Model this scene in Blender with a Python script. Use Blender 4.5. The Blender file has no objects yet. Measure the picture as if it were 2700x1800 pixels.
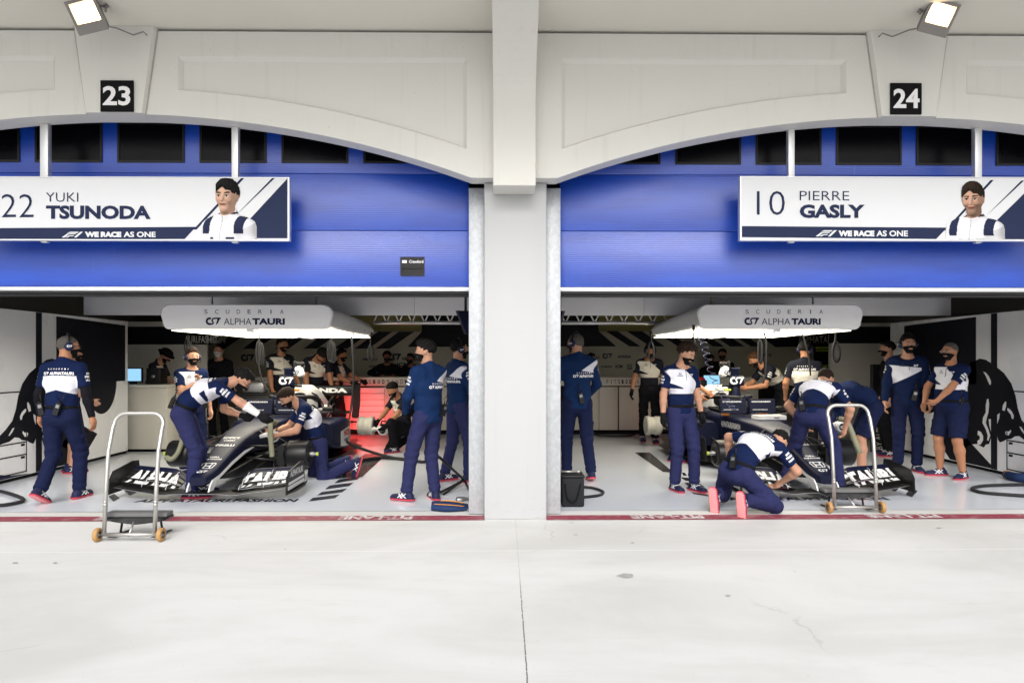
import bpy, bmesh, math, random
import numpy as np
from mathutils import Vector, Matrix, Quaternion
from mathutils.bvhtree import BVHTree
R = math.radians
SC = bpy.context.scene
COL = SC.collection
random.seed(7)

# ------------------------------------------------------------------ camera
CAM_H, CAM_Y, CAM_X, YAW = 1.55, -6.67, -0.115, R(0.7)
cam_data = bpy.data.cameras.new("camera")
cam_data.sensor_width = 36.0
cam_data.lens = 24.0
cam_data.shift_y = 50 / 2700
cam_data.clip_start = 0.05
cam_data.clip_end = 2000.0
cam = bpy.data.objects.new("camera", cam_data)
cam.location = (CAM_X, CAM_Y, CAM_H)
cam.rotation_euler = (R(90), 0, -YAW)
COL.objects.link(cam)
SC.camera = cam

# ------------------------------------------------------------------ sky and sun
SUN_EL = R(38)
world = bpy.data.worlds.new("World")
SC.world = world
world.use_nodes = True
wn = world.node_tree.nodes
wl = world.node_tree.links
wn.clear()
w_out = wn.new("ShaderNodeOutputWorld")
w_bg = wn.new("ShaderNodeBackground")
w_hs = wn.new("ShaderNodeHueSaturation")
w_sky = wn.new("ShaderNodeTexSky")
w_sky.sky_type = 'NISHITA'
w_sky.sun_disc = False
w_sky.sun_elevation = SUN_EL
w_sky.sun_rotation = math.pi
w_sky.air_density = 1.0
w_sky.dust_density = 4.0
w_sky.ozone_density = 1.0
w_hs.inputs["Saturation"].default_value = 0.3
w_bg.inputs["Strength"].default_value = 0.15
wl.new(w_sky.outputs[0], w_hs.inputs["Color"])
wl.new(w_hs.outputs[0], w_bg.inputs["Color"])
wl.new(w_bg.outputs[0], w_out.inputs["Surface"])

sun_data = bpy.data.lights.new("sun", 'SUN')
sun_data.energy = 1.05
sun_data.angle = R(28)
sun_data.color = (1.0, 0.98, 0.95)
sun = bpy.data.objects.new("sun", sun_data)
sun.rotation_euler = (R(90) - SUN_EL, 0, 0)      # light travels towards +Y and down
COL.objects.link(sun)

SC.view_settings.view_transform = 'Standard'
SC.view_settings.look = 'None'
SC.view_settings.exposure = 0.56
SC.view_settings.gamma = 1.0
SC.view_settings.use_curve_mapping = False
SC.cycles.use_denoising = True
SC.cycles.max_bounces = 8
SC.cycles.diffuse_bounces = 5
SC.cycles.glossy_bounces = 4
SC.cycles.sample_clamp_indirect = 6.0

# ------------------------------------------------------------------ measuring helpers (photograph pixel -> place)
_f = Vector((math.sin(YAW), math.cos(YAW), 0))
_r = Vector((math.cos(YAW), -math.sin(YAW), 0))
_c = Vector((CAM_X, CAM_Y, CAM_H))
def ray(px, py):
    return _f + _r * ((px - 1350) / 1800) + Vector((0, 0, (950 - py) / 1800))
def at(px, py, Y):
    d = ray(px, py); return _c + d * ((Y - CAM_Y) / d.y)
def on_floor(px, py, z=0.0):
    d = ray(px, py); return _c + d * ((z - CAM_H) / d.z)
def on_x(px, py, X):
    d = ray(px, py); return _c + d * ((X - CAM_X) / d.x)

# ------------------------------------------------------------------ materials
MATS = {}
def pmat(name, col, rough=0.5, metal=0.0, var=0.06, scale=6.0, bump=0.0, bscale=60.0, coat=0.0, spec=0.22, stretch=(1, 1, 1)):
    if name in MATS: return MATS[name]
    m = bpy.data.materials.new(name); m.use_nodes = True
    nt = m.node_tree; b = nt.nodes["Principled BSDF"]
    b.inputs["Roughness"].default_value = rough
    b.inputs["Metallic"].default_value = metal
    b.inputs["Specular IOR Level"].default_value = spec
    b.inputs["Coat Weight"].default_value = coat
    tc = nt.nodes.new("ShaderNodeTexCoord"); mp = nt.nodes.new("ShaderNodeMapping")
    mp.inputs["Scale"].default_value = stretch
    nt.links.new(tc.outputs["Object"], mp.inputs[0])
    n = nt.nodes.new("ShaderNodeTexNoise"); n.inputs["Scale"].default_value = scale; n.inputs["Detail"].default_value = 5
    nt.links.new(mp.outputs[0], n.inputs["Vector"])
    rp = nt.nodes.new("ShaderNodeMix"); rp.data_type = 'RGBA'
    rp.inputs["A"].default_value = (*[c * (1 - var) for c in col], 1)
    rp.inputs["B"].default_value = (*[min(1, c * (1 + var)) for c in col], 1)
    nt.links.new(n.outputs["Fac"], rp.inputs["Factor"])
    nt.links.new(rp.outputs["Result"], b.inputs["Base Color"])
    rr = nt.nodes.new("ShaderNodeMapRange")
    rr.inputs["To Min"].default_value = max(0, rough - 0.08); rr.inputs["To Max"].default_value = min(1, rough + 0.08)
    nt.links.new(n.outputs["Fac"], rr.inputs["Value"]); nt.links.new(rr.outputs[0], b.inputs["Roughness"])
    if bump:
        n2 = nt.nodes.new("ShaderNodeTexNoise"); n2.inputs["Scale"].default_value = bscale; n2.inputs["Detail"].default_value = 4
        nt.links.new(mp.outputs[0], n2.inputs["Vector"])
        bp = nt.nodes.new("ShaderNodeBump"); bp.inputs["Strength"].default_value = bump; bp.inputs["Distance"].default_value = 0.01
        nt.links.new(n2.outputs["Fac"], bp.inputs["Height"]); nt.links.new(bp.outputs[0], b.inputs["Normal"])
    MATS[name] = m
    return m
def emat(name, col, strength):
    m = bpy.data.materials.new(name); m.use_nodes = True
    nt = m.node_tree; b = nt.nodes["Principled BSDF"]; b.inputs["Specular IOR Level"].default_value = 0.1
    b.inputs["Base Color"].default_value = (*[c * 0.5 for c in col], 1)
    b.inputs["Emission Color"].default_value = (*col, 1)
    b.inputs["Emission Strength"].default_value = strength
    MATS[name] = m
    return m
class NT:
    """small node-graph helper"""
    def __init__(self, name):
        self.m = bpy.data.materials.new(name); self.m.use_nodes = True
        self.t = self.m.node_tree; self.b = self.t.nodes["Principled BSDF"]
        MATS[name] = self.m; self.b.inputs["Specular IOR Level"].default_value = 0.2
    def n(self, typ, **kw):
        x = self.t.nodes.new(typ)
        for k, v in kw.items(): setattr(x, k, v)
        return x
    def l(self, a, b): self.t.links.new(a, b)
    def setin(self, sock, v):
        if isinstance(v, bpy.types.NodeSocket): self.l(v, sock)
        else: sock.default_value = v
    def math(self, op, a, b=0.0, c=None):
        x = self.n("ShaderNodeMath", operation=op)
        self.setin(x.inputs[0], a); self.setin(x.inputs[1], b)
        if c is not None: self.setin(x.inputs[2], c)
        return x.outputs[0]
    def mix(self, f, a, b):
        x = self.n("ShaderNodeMix", data_type='RGBA')
        self.setin(x.inputs["Factor"], f)
        self.setin(x.inputs["A"], a if isinstance(a, bpy.types.NodeSocket) else (*a, 1))
        self.setin(x.inputs["B"], b if isinstance(b, bpy.types.NodeSocket) else (*b, 1))
        return x.outputs["Result"]
    def noise(self, vec, scale, detail=4, rough=0.5, dist=0.0):
        x = self.n("ShaderNodeTexNoise"); x.inputs["Scale"].default_value = scale; x.inputs["Detail"].default_value = detail
        x.inputs["Roughness"].default_value = rough; x.inputs["Distortion"].default_value = dist
        if vec is not None: self.l(vec, x.inputs["Vector"])
        return x.outputs["Fac"]
    def obj(self): return self.n("ShaderNodeTexCoord").outputs["Object"]
    def map(self, vec, scale=(1, 1, 1), loc=(0, 0, 0)):
        x = self.n("ShaderNodeMapping"); x.inputs["Scale"].default_value = scale; x.inputs["Location"].default_value = loc
        self.l(vec, x.inputs[0]); return x.outputs[0]
    def xyz(self, vec):
        x = self.n("ShaderNodeSeparateXYZ"); self.l(vec, x.inputs[0]); return x.outputs
    def smooth(self, v, a, b):
        x = self.n("ShaderNodeMapRange", interpolation_type='SMOOTHSTEP')
        self.setin(x.inputs["Value"], v); x.inputs["From Min"].default_value = a; x.inputs["From Max"].default_value = b
        return x.outputs[0]
    def bump(self, h, s, d=0.01, nrm=None):
        x = self.n("ShaderNodeBump"); x.inputs["Strength"].default_value = s; x.inputs["Distance"].default_value = d
        self.l(h, x.inputs["Height"])
        if nrm: self.l(nrm, x.inputs["Normal"])
        return x.outputs[0]

# painted concrete of the pit building
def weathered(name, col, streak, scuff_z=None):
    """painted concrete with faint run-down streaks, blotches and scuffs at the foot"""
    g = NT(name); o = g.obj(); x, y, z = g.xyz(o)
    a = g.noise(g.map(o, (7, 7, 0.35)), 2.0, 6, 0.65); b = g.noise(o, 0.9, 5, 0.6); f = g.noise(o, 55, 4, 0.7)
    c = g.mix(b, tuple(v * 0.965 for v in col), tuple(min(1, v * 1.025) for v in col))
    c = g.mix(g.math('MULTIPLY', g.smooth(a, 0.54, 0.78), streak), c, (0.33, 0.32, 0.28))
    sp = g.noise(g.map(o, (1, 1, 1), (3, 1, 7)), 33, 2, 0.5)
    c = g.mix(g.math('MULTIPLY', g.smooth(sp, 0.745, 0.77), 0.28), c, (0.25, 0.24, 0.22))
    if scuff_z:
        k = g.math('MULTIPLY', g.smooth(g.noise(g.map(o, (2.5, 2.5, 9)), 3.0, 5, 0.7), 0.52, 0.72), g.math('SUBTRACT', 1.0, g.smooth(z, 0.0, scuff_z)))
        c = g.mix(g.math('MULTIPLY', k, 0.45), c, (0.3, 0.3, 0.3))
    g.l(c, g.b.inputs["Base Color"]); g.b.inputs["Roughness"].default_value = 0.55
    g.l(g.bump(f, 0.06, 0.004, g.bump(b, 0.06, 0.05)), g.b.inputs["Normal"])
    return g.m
WALL = weathered("wall_paint", (0.63, 0.625, 0.59), 0.16)
CEIL = pmat("ceiling_paint", (0.66, 0.64, 0.585), 0.7, var=0.05, scale=0.9, bump=0.05, bscale=40)
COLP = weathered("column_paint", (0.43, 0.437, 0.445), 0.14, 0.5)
TRIMG = pmat("cornice_shade_grey", (0.2, 0.2, 0.19), 0.6)
NAVY = pmat("navy_paint", (0.012, 0.017, 0.05), 0.3, var=0.1)
BLACK = pmat("black_satin", (0.008, 0.008, 0.009), 0.45, var=0.2, spec=0.3)
BLACKM = pmat("black_matte", (0.007, 0.007, 0.008), 0.75, var=0.2, spec=0.1)
RUBBER = pmat("black_rubber", (0.018, 0.018, 0.02), 0.6, var=0.3, scale=20)
WHITE = pmat("white_print", (0.78, 0.78, 0.79), 0.4, var=0.02)
PANELW = pmat("white_panel", (0.80, 0.80, 0.82), 0.28, var=0.03, scale=1.5)
CREAM = pmat("cream_cabinet", (0.58, 0.56, 0.5), 0.35, var=0.03, scale=1.5)
GREYP = pmat("grey_header", (0.80, 0.80, 0.84), 0.5, var=0.03, scale=2)
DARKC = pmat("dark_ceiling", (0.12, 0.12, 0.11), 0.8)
OLIVE = pmat("olive_wall", (0.34, 0.32, 0.12), 0.7)
CARBON = pmat("carbon_black", (0.007, 0.007, 0.008), 0.38, var=0.25, scale=30, spec=0.3)
CARNAVY = pmat("car_navy", (0.005, 0.007, 0.025), 0.42, var=0.05, spec=0.2)
CARWHITE = pmat("car_white", (0.72, 0.72, 0.72), 0.35, var=0.02)
STEEL = pmat("stainless_tube", (0.50, 0.49, 0.465), 0.42, metal=0.85, var=0.06, scale=6)
ALU = pmat("aluminium", (0.68, 0.69, 0.7), 0.4, metal=0.7, var=0.08, scale=12)
RED = pmat("red_print", (0.5, 0.02, 0.03), 0.4)
GREYMETAL = pmat("grey_metal", (0.25, 0.25, 0.26), 0.4, metal=0.8, var=0.2, scale=20)
AMBER = pmat("amber_wheel", (0.40, 0.23, 0.09), 0.55, var=0.15, scale=30)
HOSE = pmat("olive_hose", (0.22, 0.22, 0.15), 0.6, var=0.1)
ORANGE = pmat("orange_print", (0.65, 0.25, 0.03), 0.5)
YELLOW = pmat("lime_print", (0.5, 0.6, 0.05), 0.5)
MAROON = None

# ------------------------------------------------------------------ mesh helpers
class MB:
    def __init__(s): s.v = []; s.f = []; s.m = []; s.sm = []
    def add(s, verts, faces, mi=0, smooth=False):
        o = len(s.v)
        s.v.extend([tuple(p) for p in verts])
        for f in faces:
            s.f.append(tuple(i + o for i in f)); s.m.append(mi); s.sm.append(smooth)
        return s
    def box(s, c, size, rot=None, bev=0.0, mi=0, seg=2):
        bm = bmesh.new(); bmesh.ops.create_cube(bm, size=1.0)
        for v in bm.verts: v.co = Vector((v.co.x * size[0], v.co.y * size[1], v.co.z * size[2]))
        if bev > 0:
            bmesh.ops.bevel(bm, geom=bm.edges[:], offset=min(bev, min(size) * 0.45), segments=seg, affect='EDGES', profile=0.5)
        M = Matrix.Identity(3)
        if rot is not None: M = rot if isinstance(rot, Matrix) else Matrix.Rotation(rot, 3, 'Z')
        bm.verts.index_update()
        vs = [M @ v.co + Vector(c) for v in bm.verts]
        s.add(vs, [[v.index for v in f.verts] for f in bm.faces], mi, bev > 0 and seg > 1)
        bm.free(); return s
    def span(s, a, b, bev=0.0, mi=0):
        a = Vector(a); b = Vector(b)
        return s.box((a + b) / 2, [abs(b[i] - a[i]) for i in range(3)], None, bev, mi)
    def tube(s, pts, r, n=8, mi=0, closed=False, caps=True):
        pts = [Vector(p) for p in pts]
        if len(pts) < 2: return s
        N = len(pts); rs = r if isinstance(r, (list, tuple)) else [r] * N
        tang = []
        for i in range(N):
            if closed: t = pts[(i + 1) % N] - pts[i - 1]
            else: t = pts[min(i + 1, N - 1)] - pts[max(i - 1, 0)]
            tang.append(t.normalized() if t.length > 1e-9 else Vector((0, 0, 1)))
        u = tang[0].orthogonal().normalized()
        vs = []
        for i in range(N):
            t = tang[i]
            u = (u - t * u.dot(t))
            u = u.normalized() if u.length > 1e-6 else t.orthogonal().normalized()
            w = t.cross(u)
            for k in range(n):
                a = 2 * math.pi * k / n
                vs.append(pts[i] + (u * math.cos(a) + w * math.sin(a)) * rs[i])
        fs = []
        for i in range(N if closed else N - 1):
            j = (i + 1) % N
            for k in range(n):
                l = (k + 1) % n
                fs.append((i * n + k, i * n + l, j * n + l, j * n + k))
        if caps and not closed:
            fs.append(tuple(range(n - 1, -1, -1))); fs.append(tuple((N - 1) * n + k for k in range(n)))
        return s.add(vs, fs, mi, True)
    def lathe(s, prof, o=(0, 0, 0), axis=(0, 0, 1), n=24, mi=0, smooth=True):
        a = Vector(axis).normalized(); u = a.orthogonal().normalized(); w = a.cross(u); o = Vector(o)
        vs = []
        for (r, z) in prof:
            for k in range(n):
                t = 2 * math.pi * k / n
                vs.append(o + a * z + (u * math.cos(t) + w * math.sin(t)) * r)
        fs = []
        for i in range(len(prof) - 1):
            for k in range(n):
                l = (k + 1) % n
                fs.append((i * n + k, i * n + l, (i + 1) * n + l, (i + 1) * n + k))
        return s.add(vs, fs, mi, smooth)
    def loft(s, rings, caps=True, mi=0, smooth=True, closed_ring=True):
        n = len(rings[0]); vs = [p for r_ in rings for p in r_]; fs = []
        for i in range(len(rings) - 1):
            for k in range(n if closed_ring else n - 1):
                l = (k + 1) % n
                fs.append((i * n + k, i * n + l, (i + 1) * n + l, (i + 1) * n + k))
        s.add(vs, fs, mi, smooth)
        if caps and closed_ring:
            s.add(rings[0], [tuple(range(n - 1, -1, -1))], mi, False); s.add(rings[-1], [tuple(range(n))], mi, False)
        return s
    def prism(s, poly, fn, d, mi=0, smooth=False):
        """poly 2D points, fn maps (u,v) to a point, d = thickness vector"""
        d = Vector(d); n = len(poly)
        a = [Vector(fn(*p)) for p in poly]; b = [p + d for p in a]
        fs = [tuple(range(n)), tuple(range(2 * n - 1, n - 1, -1))]
        fs += [(i, i + n, (i + 1) % n + n, (i + 1) % n) for i in range(n)]
        return s.add(a + b, fs, mi, smooth)
    def sheet(s, pts, mi=0): return s.add(pts, [tuple(range(len(pts)))], mi)
    def build(s, name, mats, parent=None, fix=True):
        me = bpy.data.meshes.new(name); me.from_pydata(s.v, [], s.f)
        for m in (mats if isinstance(mats, (list, tuple)) else [mats]): me.materials.append(m)
        me.polygons.foreach_set("material_index", s.m); me.polygons.foreach_set("use_smooth", s.sm)
        if fix:
            bm = bmesh.new(); bm.from_mesh(me); bmesh.ops.recalc_face_normals(bm, faces=bm.faces[:]); bm.to_mesh(me); bm.free()
        me.update()
        o = bpy.data.objects.new(name, me); COL.objects.link(o)
        if parent: o.parent = parent
        return o
def tag(o, label=None, cat=None, group=None, kind="thing"):
    if label: o["label"] = label
    if cat: o["category"] = cat
    if group: o["group"] = group
    if kind: o["kind"] = kind
    return o
def thing(name, label, cat, loc=(0, 0, 0), rz=0.0, group=None):
    o = bpy.data.objects.new(name, None); COL.objects.link(o)
    o.empty_display_size = 0.1; o.location = loc; o.rotation_euler = (0, 0, rz)
    return tag(o, label, cat, group)
def copy_tree(o, parent=None):
    c = o.copy(); COL.objects.link(c)
    if parent: c.parent = parent
    for ch in list(o.children): copy_tree(ch, c)
    return c

# lettering: a flat mesh from the built-in font, cap height 1, mapped onto a surface
_TX = {}
def glyphs(s, weight=0.0, spacing=1.0, shear=0.0):
    key = (s, weight, spacing, shear)
    if key in _TX: return _TX[key]
    cu = bpy.data.curves.new("lettering", 'FONT'); cu.body = s; cu.size = 1.0; cu.offset = weight
    cu.space_character = spacing; cu.shear = shear; cu.resolution_u = 3; cu.fill_mode = 'FRONT'
    ob = bpy.data.objects.new("lettering", cu); COL.objects.link(ob)
    bpy.context.view_layer.update()
    dg = bpy.context.evaluated_depsgraph_get()
    me = bpy.data.meshes.new_from_object(ob.evaluated_get(dg))
    v = np.array([p.co[:2] for p in me.vertices]); f = [tuple(p.vertices) for p in me.polygons]
    bpy.data.objects.remove(ob); bpy.data.curves.remove(cu); bpy.data.meshes.remove(me)
    if len(v):
        v[:, 0] -= v[:, 0].min(); v[:, 1] -= v[:, 1].min()
        v /= max(v[:, 1].max(), 1e-6)
    _TX[key] = (v, f)
    return _TX[key]
def lettering(mb, s, o, ux, uy, h, w=None, weight=0.0, spacing=1.0, shear=0.0, anchor=0.5, mi=0, fn=None):
    """o = centre-bottom (anchor along x), ux/uy unit vectors, h = cap height, w = fitted width"""
    v, f = glyphs(s, weight, spacing, shear)
    if not len(v): return mb
    W = v[:, 0].max(); kx = (w / W) if w else h
    o = Vector(o); ux = Vector(ux); uy = Vector(uy)
    pts = []
    for (a, b) in v:
        X = (a - W * anchor) * kx; Yy = b * h
        pts.append(fn(X, Yy) if fn else o + ux * X + uy * Yy)
    return mb.add(pts, f, mi)
def stroke2d(pts, w):
    """polygon strip for a flat stroke; returns verts, quads"""
    vs = []; fs = []
    n = len(pts)
    for i in range(n):
        a = Vector(pts[max(i - 1, 0)]); b = Vector(pts[min(i + 1, n - 1)])
        t = (b - a).normalized(); nn = Vector((-t.y, t.x))
        ww = w[i] if isinstance(w, (list, tuple)) else w
        p = Vector(pts[i]); vs += [p + nn * ww / 2, p - nn * ww / 2]
    for i in range(n - 1): fs.append((2 * i, 2 * i + 1, 2 * i + 3, 2 * i + 2))
    return vs, fs
def team_mark(mb, o, ux, uy, h, mi=0, fn=None):
    """the team emblem: a C, a slanted S and a T run together; o = centre-bottom"""
    o = Vector(o); ux = Vector(ux); uy = Vector(uy)
    st = []
    st.append(([(0.44 + 0.36 * math.cos(R(a)), 0.5 + 0.37 * math.sin(R(a))) for a in range(60, 301, 15)], 0.26))
    st.append(([(0.58, 0.13), (0.8, 0.14), (0.92, 0.27), (0.86, 0.42), (0.78, 0.55), (0.78, 0.7), (0.92, 0.84), (1.1, 0.87)], 0.2))
    st.append(([(1.1, 0.87), (1.4, 0.87), (1.86, 0.87)], 0.2))
    st.append(([(1.62, 0.8), (1.5, 0.55), (1.42, 0.3), (1.28, 0.1)], [0.26, 0.24, 0.2, 0.1]))
    for pts, w in st:
        vs, fs = stroke2d(pts, w)
        P = []
        for p in vs:
            X = (p[0] - 0.95) * h; Yy = p[1] * h
            P.append(fn(X, Yy) if fn else o + ux * X + uy * Yy)
        mb.add(P, fs, mi)
    return mb
def maker_mark(mb, o, ux, uy, h, mi=0, fn=None):
    """rounded trapezoid ring with an H inside"""
    o = Vector(o); ux = Vector(ux); uy = Vector(uy)
    ring = [(-0.62, 0.12), (-0.5, 0.03), (0.5, 0.03), (0.62, 0.12), (0.74, 0.85), (0.64, 0.97), (-0.64, 0.97), (-0.74, 0.85), (-0.62, 0.12), (-0.5, 0.03)]
    st = [(ring, 0.11), ([(-0.36, 0.9), (-0.29, 0.5), (-0.34, 0.1)], 0.15), ([(0.36, 0.9), (0.29, 0.5), (0.34, 0.1)], 0.15), ([(-0.3, 0.48), (0.3, 0.48)], 0.14)]
    for pts, w in st:
        vs, fs = stroke2d(pts, w)
        P = [(fn(p[0] * h, p[1] * h) if fn else o + ux * (p[0] * h) + uy * (p[1] * h)) for p in vs]
        mb.add(P, fs, mi)
    return mb
EX, EY, EZ = Vector((1, 0, 0)), Vector((0, 1, 0)), Vector((0, 0, 1))
# ================================================================== ground and floors
def make_ground_mat():
    g = NT("pit_lane_concrete"); o = g.obj(); x, y, z = g.xyz(o)
    big = g.noise(g.map(o, (0.35, 0.8, 1)), 1.1, 5, 0.6, 0.6)
    med = g.noise(g.map(o, (1, 2.2, 1)), 2.6, 6, 0.65)
    fine = g.noise(o, 90, 3, 0.7)
    c = g.mix(g.smooth(big, 0.35, 0.68), (0.62, 0.62, 0.612), (0.52, 0.518, 0.50))
    c = g.mix(g.math('MULTIPLY', g.smooth(med, 0.52, 0.78), 0.35), c, (0.5, 0.49, 0.465))
    c = g.mix(g.math('MULTIPLY', g.smooth(fine, 0.55, 0.8), 0.10), c, (0.35, 0.34, 0.32))
    # hairline cracks
    vx = g.n("ShaderNodeTexVoronoi", feature='DISTANCE_TO_EDGE'); vx.inputs["Scale"].default_value = 0.36
    dist = g.n("ShaderNodeTexNoise"); dist.inputs["Scale"].default_value = 1.7; dist.inputs["Detail"].default_value = 6
    vm = g.n("ShaderNodeVectorMath", operation='ADD'); sc = g.n("ShaderNodeVectorMath", operation='SCALE'); sc.inputs["Scale"].default_value = 0.7
    g.l(o, dist.inputs["Vector"]); g.l(dist.outputs["Color"], sc.inputs[0]); g.l(o, vm.inputs[0]); g.l(sc.outputs[0], vm.inputs[1]); g.l(vm.outputs[0], vx.inputs["Vector"])
    crack = g.math('MULTIPLY', g.math('SUBTRACT', 1.0, g.smooth(vx.outputs["Distance"], 0.0, 0.0045)), g.smooth(g.noise(o, 0.9, 2), 0.52, 0.62))
    c = g.mix(g.math('MULTIPLY', crack, 0.35), c, (0.3, 0.28, 0.25))
    # expansion joints: one along the column line, one across
    wob = g.math('MULTIPLY', g.math('SUBTRACT', g.noise(g.map(o, (0, 3, 0)), 3.0, 3), 0.5), 0.012)
    jx = g.math('SUBTRACT', 1.0, g.smooth(g.math('ABSOLUTE', g.math('ADD', x, wob)), 0.002, 0.0045))
    brk = g.noise(g.map(o, (0.01, 5, 0.01)), 4.0, 4, 0.7)
    dark = g.math('MULTIPLY', jx, g.math('MULTIPLY', g.smooth(brk, 0.40, 0.5), g.smooth(y, -1.5, -2.4)))
    c = g.mix(g.math('MULTIPLY', jx, 0.55), c, (0.40, 0.395, 0.38))
    c = g.mix(g.math('MULTIPLY', dark, 0.85), c, (0.035, 0.035, 0.035))
    jy = g.math('SUBTRACT', 1.0, g.smooth(g.math('ABSOLUTE', g.math('ADD', y, 1.1)), 0.004, 0.009))
    c = g.mix(g.math('MULTIPLY', jy, 0.7), c, (0.75, 0.75, 0.74))
    # scuffs by the threshold
    sc1 = g.math('MULTIPLY', g.smooth(g.noise(g.map(o, (1.6, 7, 1)), 1.6, 6, 0.7), 0.58, 0.75), g.smooth(y, -1.2, 0.1))
    c = g.mix(g.math('MULTIPLY', sc1, 0.35), c, (0.24, 0.23, 0.22))
    ps = g.noise(g.map(o, (1, 1, 1), (5, 2, 0)), 48, 2, 0.5)
    c = g.mix(g.math('MULTIPLY', g.smooth(ps, 0.72, 0.76), 0.35), c, (0.22, 0.215, 0.2))
    ty = g.noise(g.map(o, (0.25, 2.6, 1), (9, 4, 0)), 1.3, 6, 0.7)
    c = g.mix(g.math('MULTIPLY', g.smooth(ty, 0.6, 0.78), 0.22), c, (0.36, 0.355, 0.34))
    g.l(c, g.b.inputs["Base Color"]); g.b.inputs["Roughness"].default_value = 0.7
    g.l(g.bump(fine, 0.12, 0.004), g.b.inputs["Normal"])
    return g.m
GROUND = make_ground_mat()
m = MB(); m.sheet([(-900, -900, 0), (900, -900, 0), (900, 900, 0), (-900, 900, 0)])
tag(m.build("ground", GROUND), kind="structure")

def make_epoxy():
    g = NT("epoxy_floor"); o = g.obj()
    n = g.noise(o, 0.8, 4); n2 = g.noise(o, 14, 5, 0.7)
    c = g.mix(n, (0.58, 0.62, 0.70), (0.66, 0.69, 0.74))
    c = g.mix(g.math('MULTIPLY', g.smooth(n2, 0.56, 0.8), 0.35), c, (0.3, 0.31, 0.33))
    g.l(c, g.b.inputs["Base Color"])
    rr = g.n("ShaderNodeMapRange"); rr.inputs["To Min"].default_value = 0.08; rr.inputs["To Max"].default_value = 0.24
    g.l(n2, rr.inputs["Value"]); g.l(rr.outputs[0], g.b.inputs["Roughness"])
    g.b.inputs["Specular IOR Level"].default_value = 0.55
    g.l(g.bump(g.noise(o, 3.0, 2), 0.03, 0.01), g.b.inputs["Normal"])
    return g.m
EPOXY = make_epoxy()
m = MB(); m.sheet([(-7.4, 0.36, 0.004), (-0.31, 0.36, 0.004), (-0.31, 9.1, 0.004), (-7.4, 9.1, 0.004)])
m.sheet([(0.31, 0.36, 0.004), (7.35, 0.36, 0.004), (7.35, 9.1, 0.004), (0.31, 9.1, 0.004)])
tag(m.build("floor", EPOXY), kind="structure")

g = NT("worn_red_paint"); o_ = g.obj()
w_ = g.noise(g.map(o_, (1, 3, 1)), 7, 7, 0.7)
g.l(g.mix(g.smooth(w_, 0.50, 0.72), (0.25, 0.045, 0.07), (0.46, 0.33, 0.33)), g.b.inputs["Base Color"]); g.b.inputs["Roughness"].default_value = 0.6
REDLINE = g.m
g = NT("worn_white_paint"); o_ = g.obj(); w_ = g.noise(o_, 12, 6, 0.7)
g.l(g.mix(g.smooth(w_, 0.40, 0.64), (0.66, 0.64, 0.64), (0.36, 0.14, 0.16)), g.b.inputs["Base Color"])
WORNWHITE = g.m
g = NT("floor_decal_black"); o_ = g.obj(); w_ = g.noise(o_, 18, 6, 0.7)
g.l(g.mix(g.smooth(w_, 0.55, 0.75), (0.022, 0.022, 0.026), (0.06, 0.06, 0.065)), g.b.inputs["Base Color"]); g.b.inputs["Roughness"].default_value = 0.25
DECALB = g.m
for (x0, x1) in ((-7.2, -0.30), (0.30, 7.2)):
    m = MB(); m.sheet([(x0, -0.045, 0.004), (x1, -0.045, 0.004), (x1, 0.155, 0.004), (x0, 0.155, 0.004)])
    ln = tag(m.build("pit_line_marking", REDLINE), kind="structure")
    t = MB()
    for cx in (-6.1, -3.74, -1.37, 1.5, 3.85, 6.2):
        if x0 < cx < x1:
            lettering(t, "PIT-LANE", (cx, 0.135, 0.008), (-1, 0, 0), (0, -1, 0), 0.155, w=0.72, weight=0.045)
    t.build("marking_lettering", WORNWHITE, ln)

# floor graphics inside the garages
def floor_poly(mb, pts):
    mb.sheet([(p.x, p.y, 0.008) for p in (on_floor(*q, 0.008) for q in pts)])
def c3(pts): return [(280 + x / 3.459, 1130 + y / 3.459) for x, y in pts]
def c4(pts): return [(1440 + x / 2.529, 780 + y / 2.529) for x, y in pts]
def c6(pts): return [(2000 + x / 4.9, 1130 + y / 4.9) for x, y in pts]
m = MB()
floor_poly(m, [(963, 1196), (1020, 1196), (955, 1256), (868, 1262)])
for q in ([(2080, 495), (2120, 462), (2320, 432), (2290, 462)], [(1995, 550), (2040, 515), (2255, 488), (2215, 520)],
          [(1920, 607), (1965, 575), (2195, 543), (2150, 577)], [(1845, 660), (1885, 628), (2130, 597), (2085, 630)],
          [(20, 615), (70, 590), (125, 630), (65, 660)], [(160, 560), (215, 555), (280, 580), (215, 605)]):
    floor_poly(m, c3(q))
tag(m.build("floor_marking", DECALB), kind="structure")
m = MB()
for q in ([(590, 1042), (690, 1042), (850, 1175), (780, 1172)], [(905, 1175), (925, 1178), (940, 1197), (915, 1195)],
          [(895, 1208), (970, 1212), (1000, 1233), (930, 1230)], [(920, 1243), (1025, 1250), (1060, 1273), (950, 1266)],
          [(930, 1275), (1060, 1290), (1090, 1308), (950, 1291)], [(965, 1307), (1075, 1322), (1100, 1338), (985, 1318)]):
    floor_poly(m, c4(q))
for q in ([(1675, 770), (1740, 730), (1835, 745), (1770, 805)], [(1900, 845), (1955, 780), (2045, 810), (1985, 878)]):
    floor_poly(m, c6(q))
tag(m.build("floor_marking", DECALB), kind="structure")
for (xa, xb, yb) in ((352, 776, 1325), (1925, 2352, 1320)):
    a = on_floor(xa, yb); b = on_floor(xb, yb); m = MB()
    lettering(m, "ALPHATAURI.FASHION", ((a.x + b.x) / 2, a.y, 0.008), EX, EY, 0.16, w=b.x - a.x, weight=0.03)
    tag(m.build("floor_lettering", DECALB), kind="structure")

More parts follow.
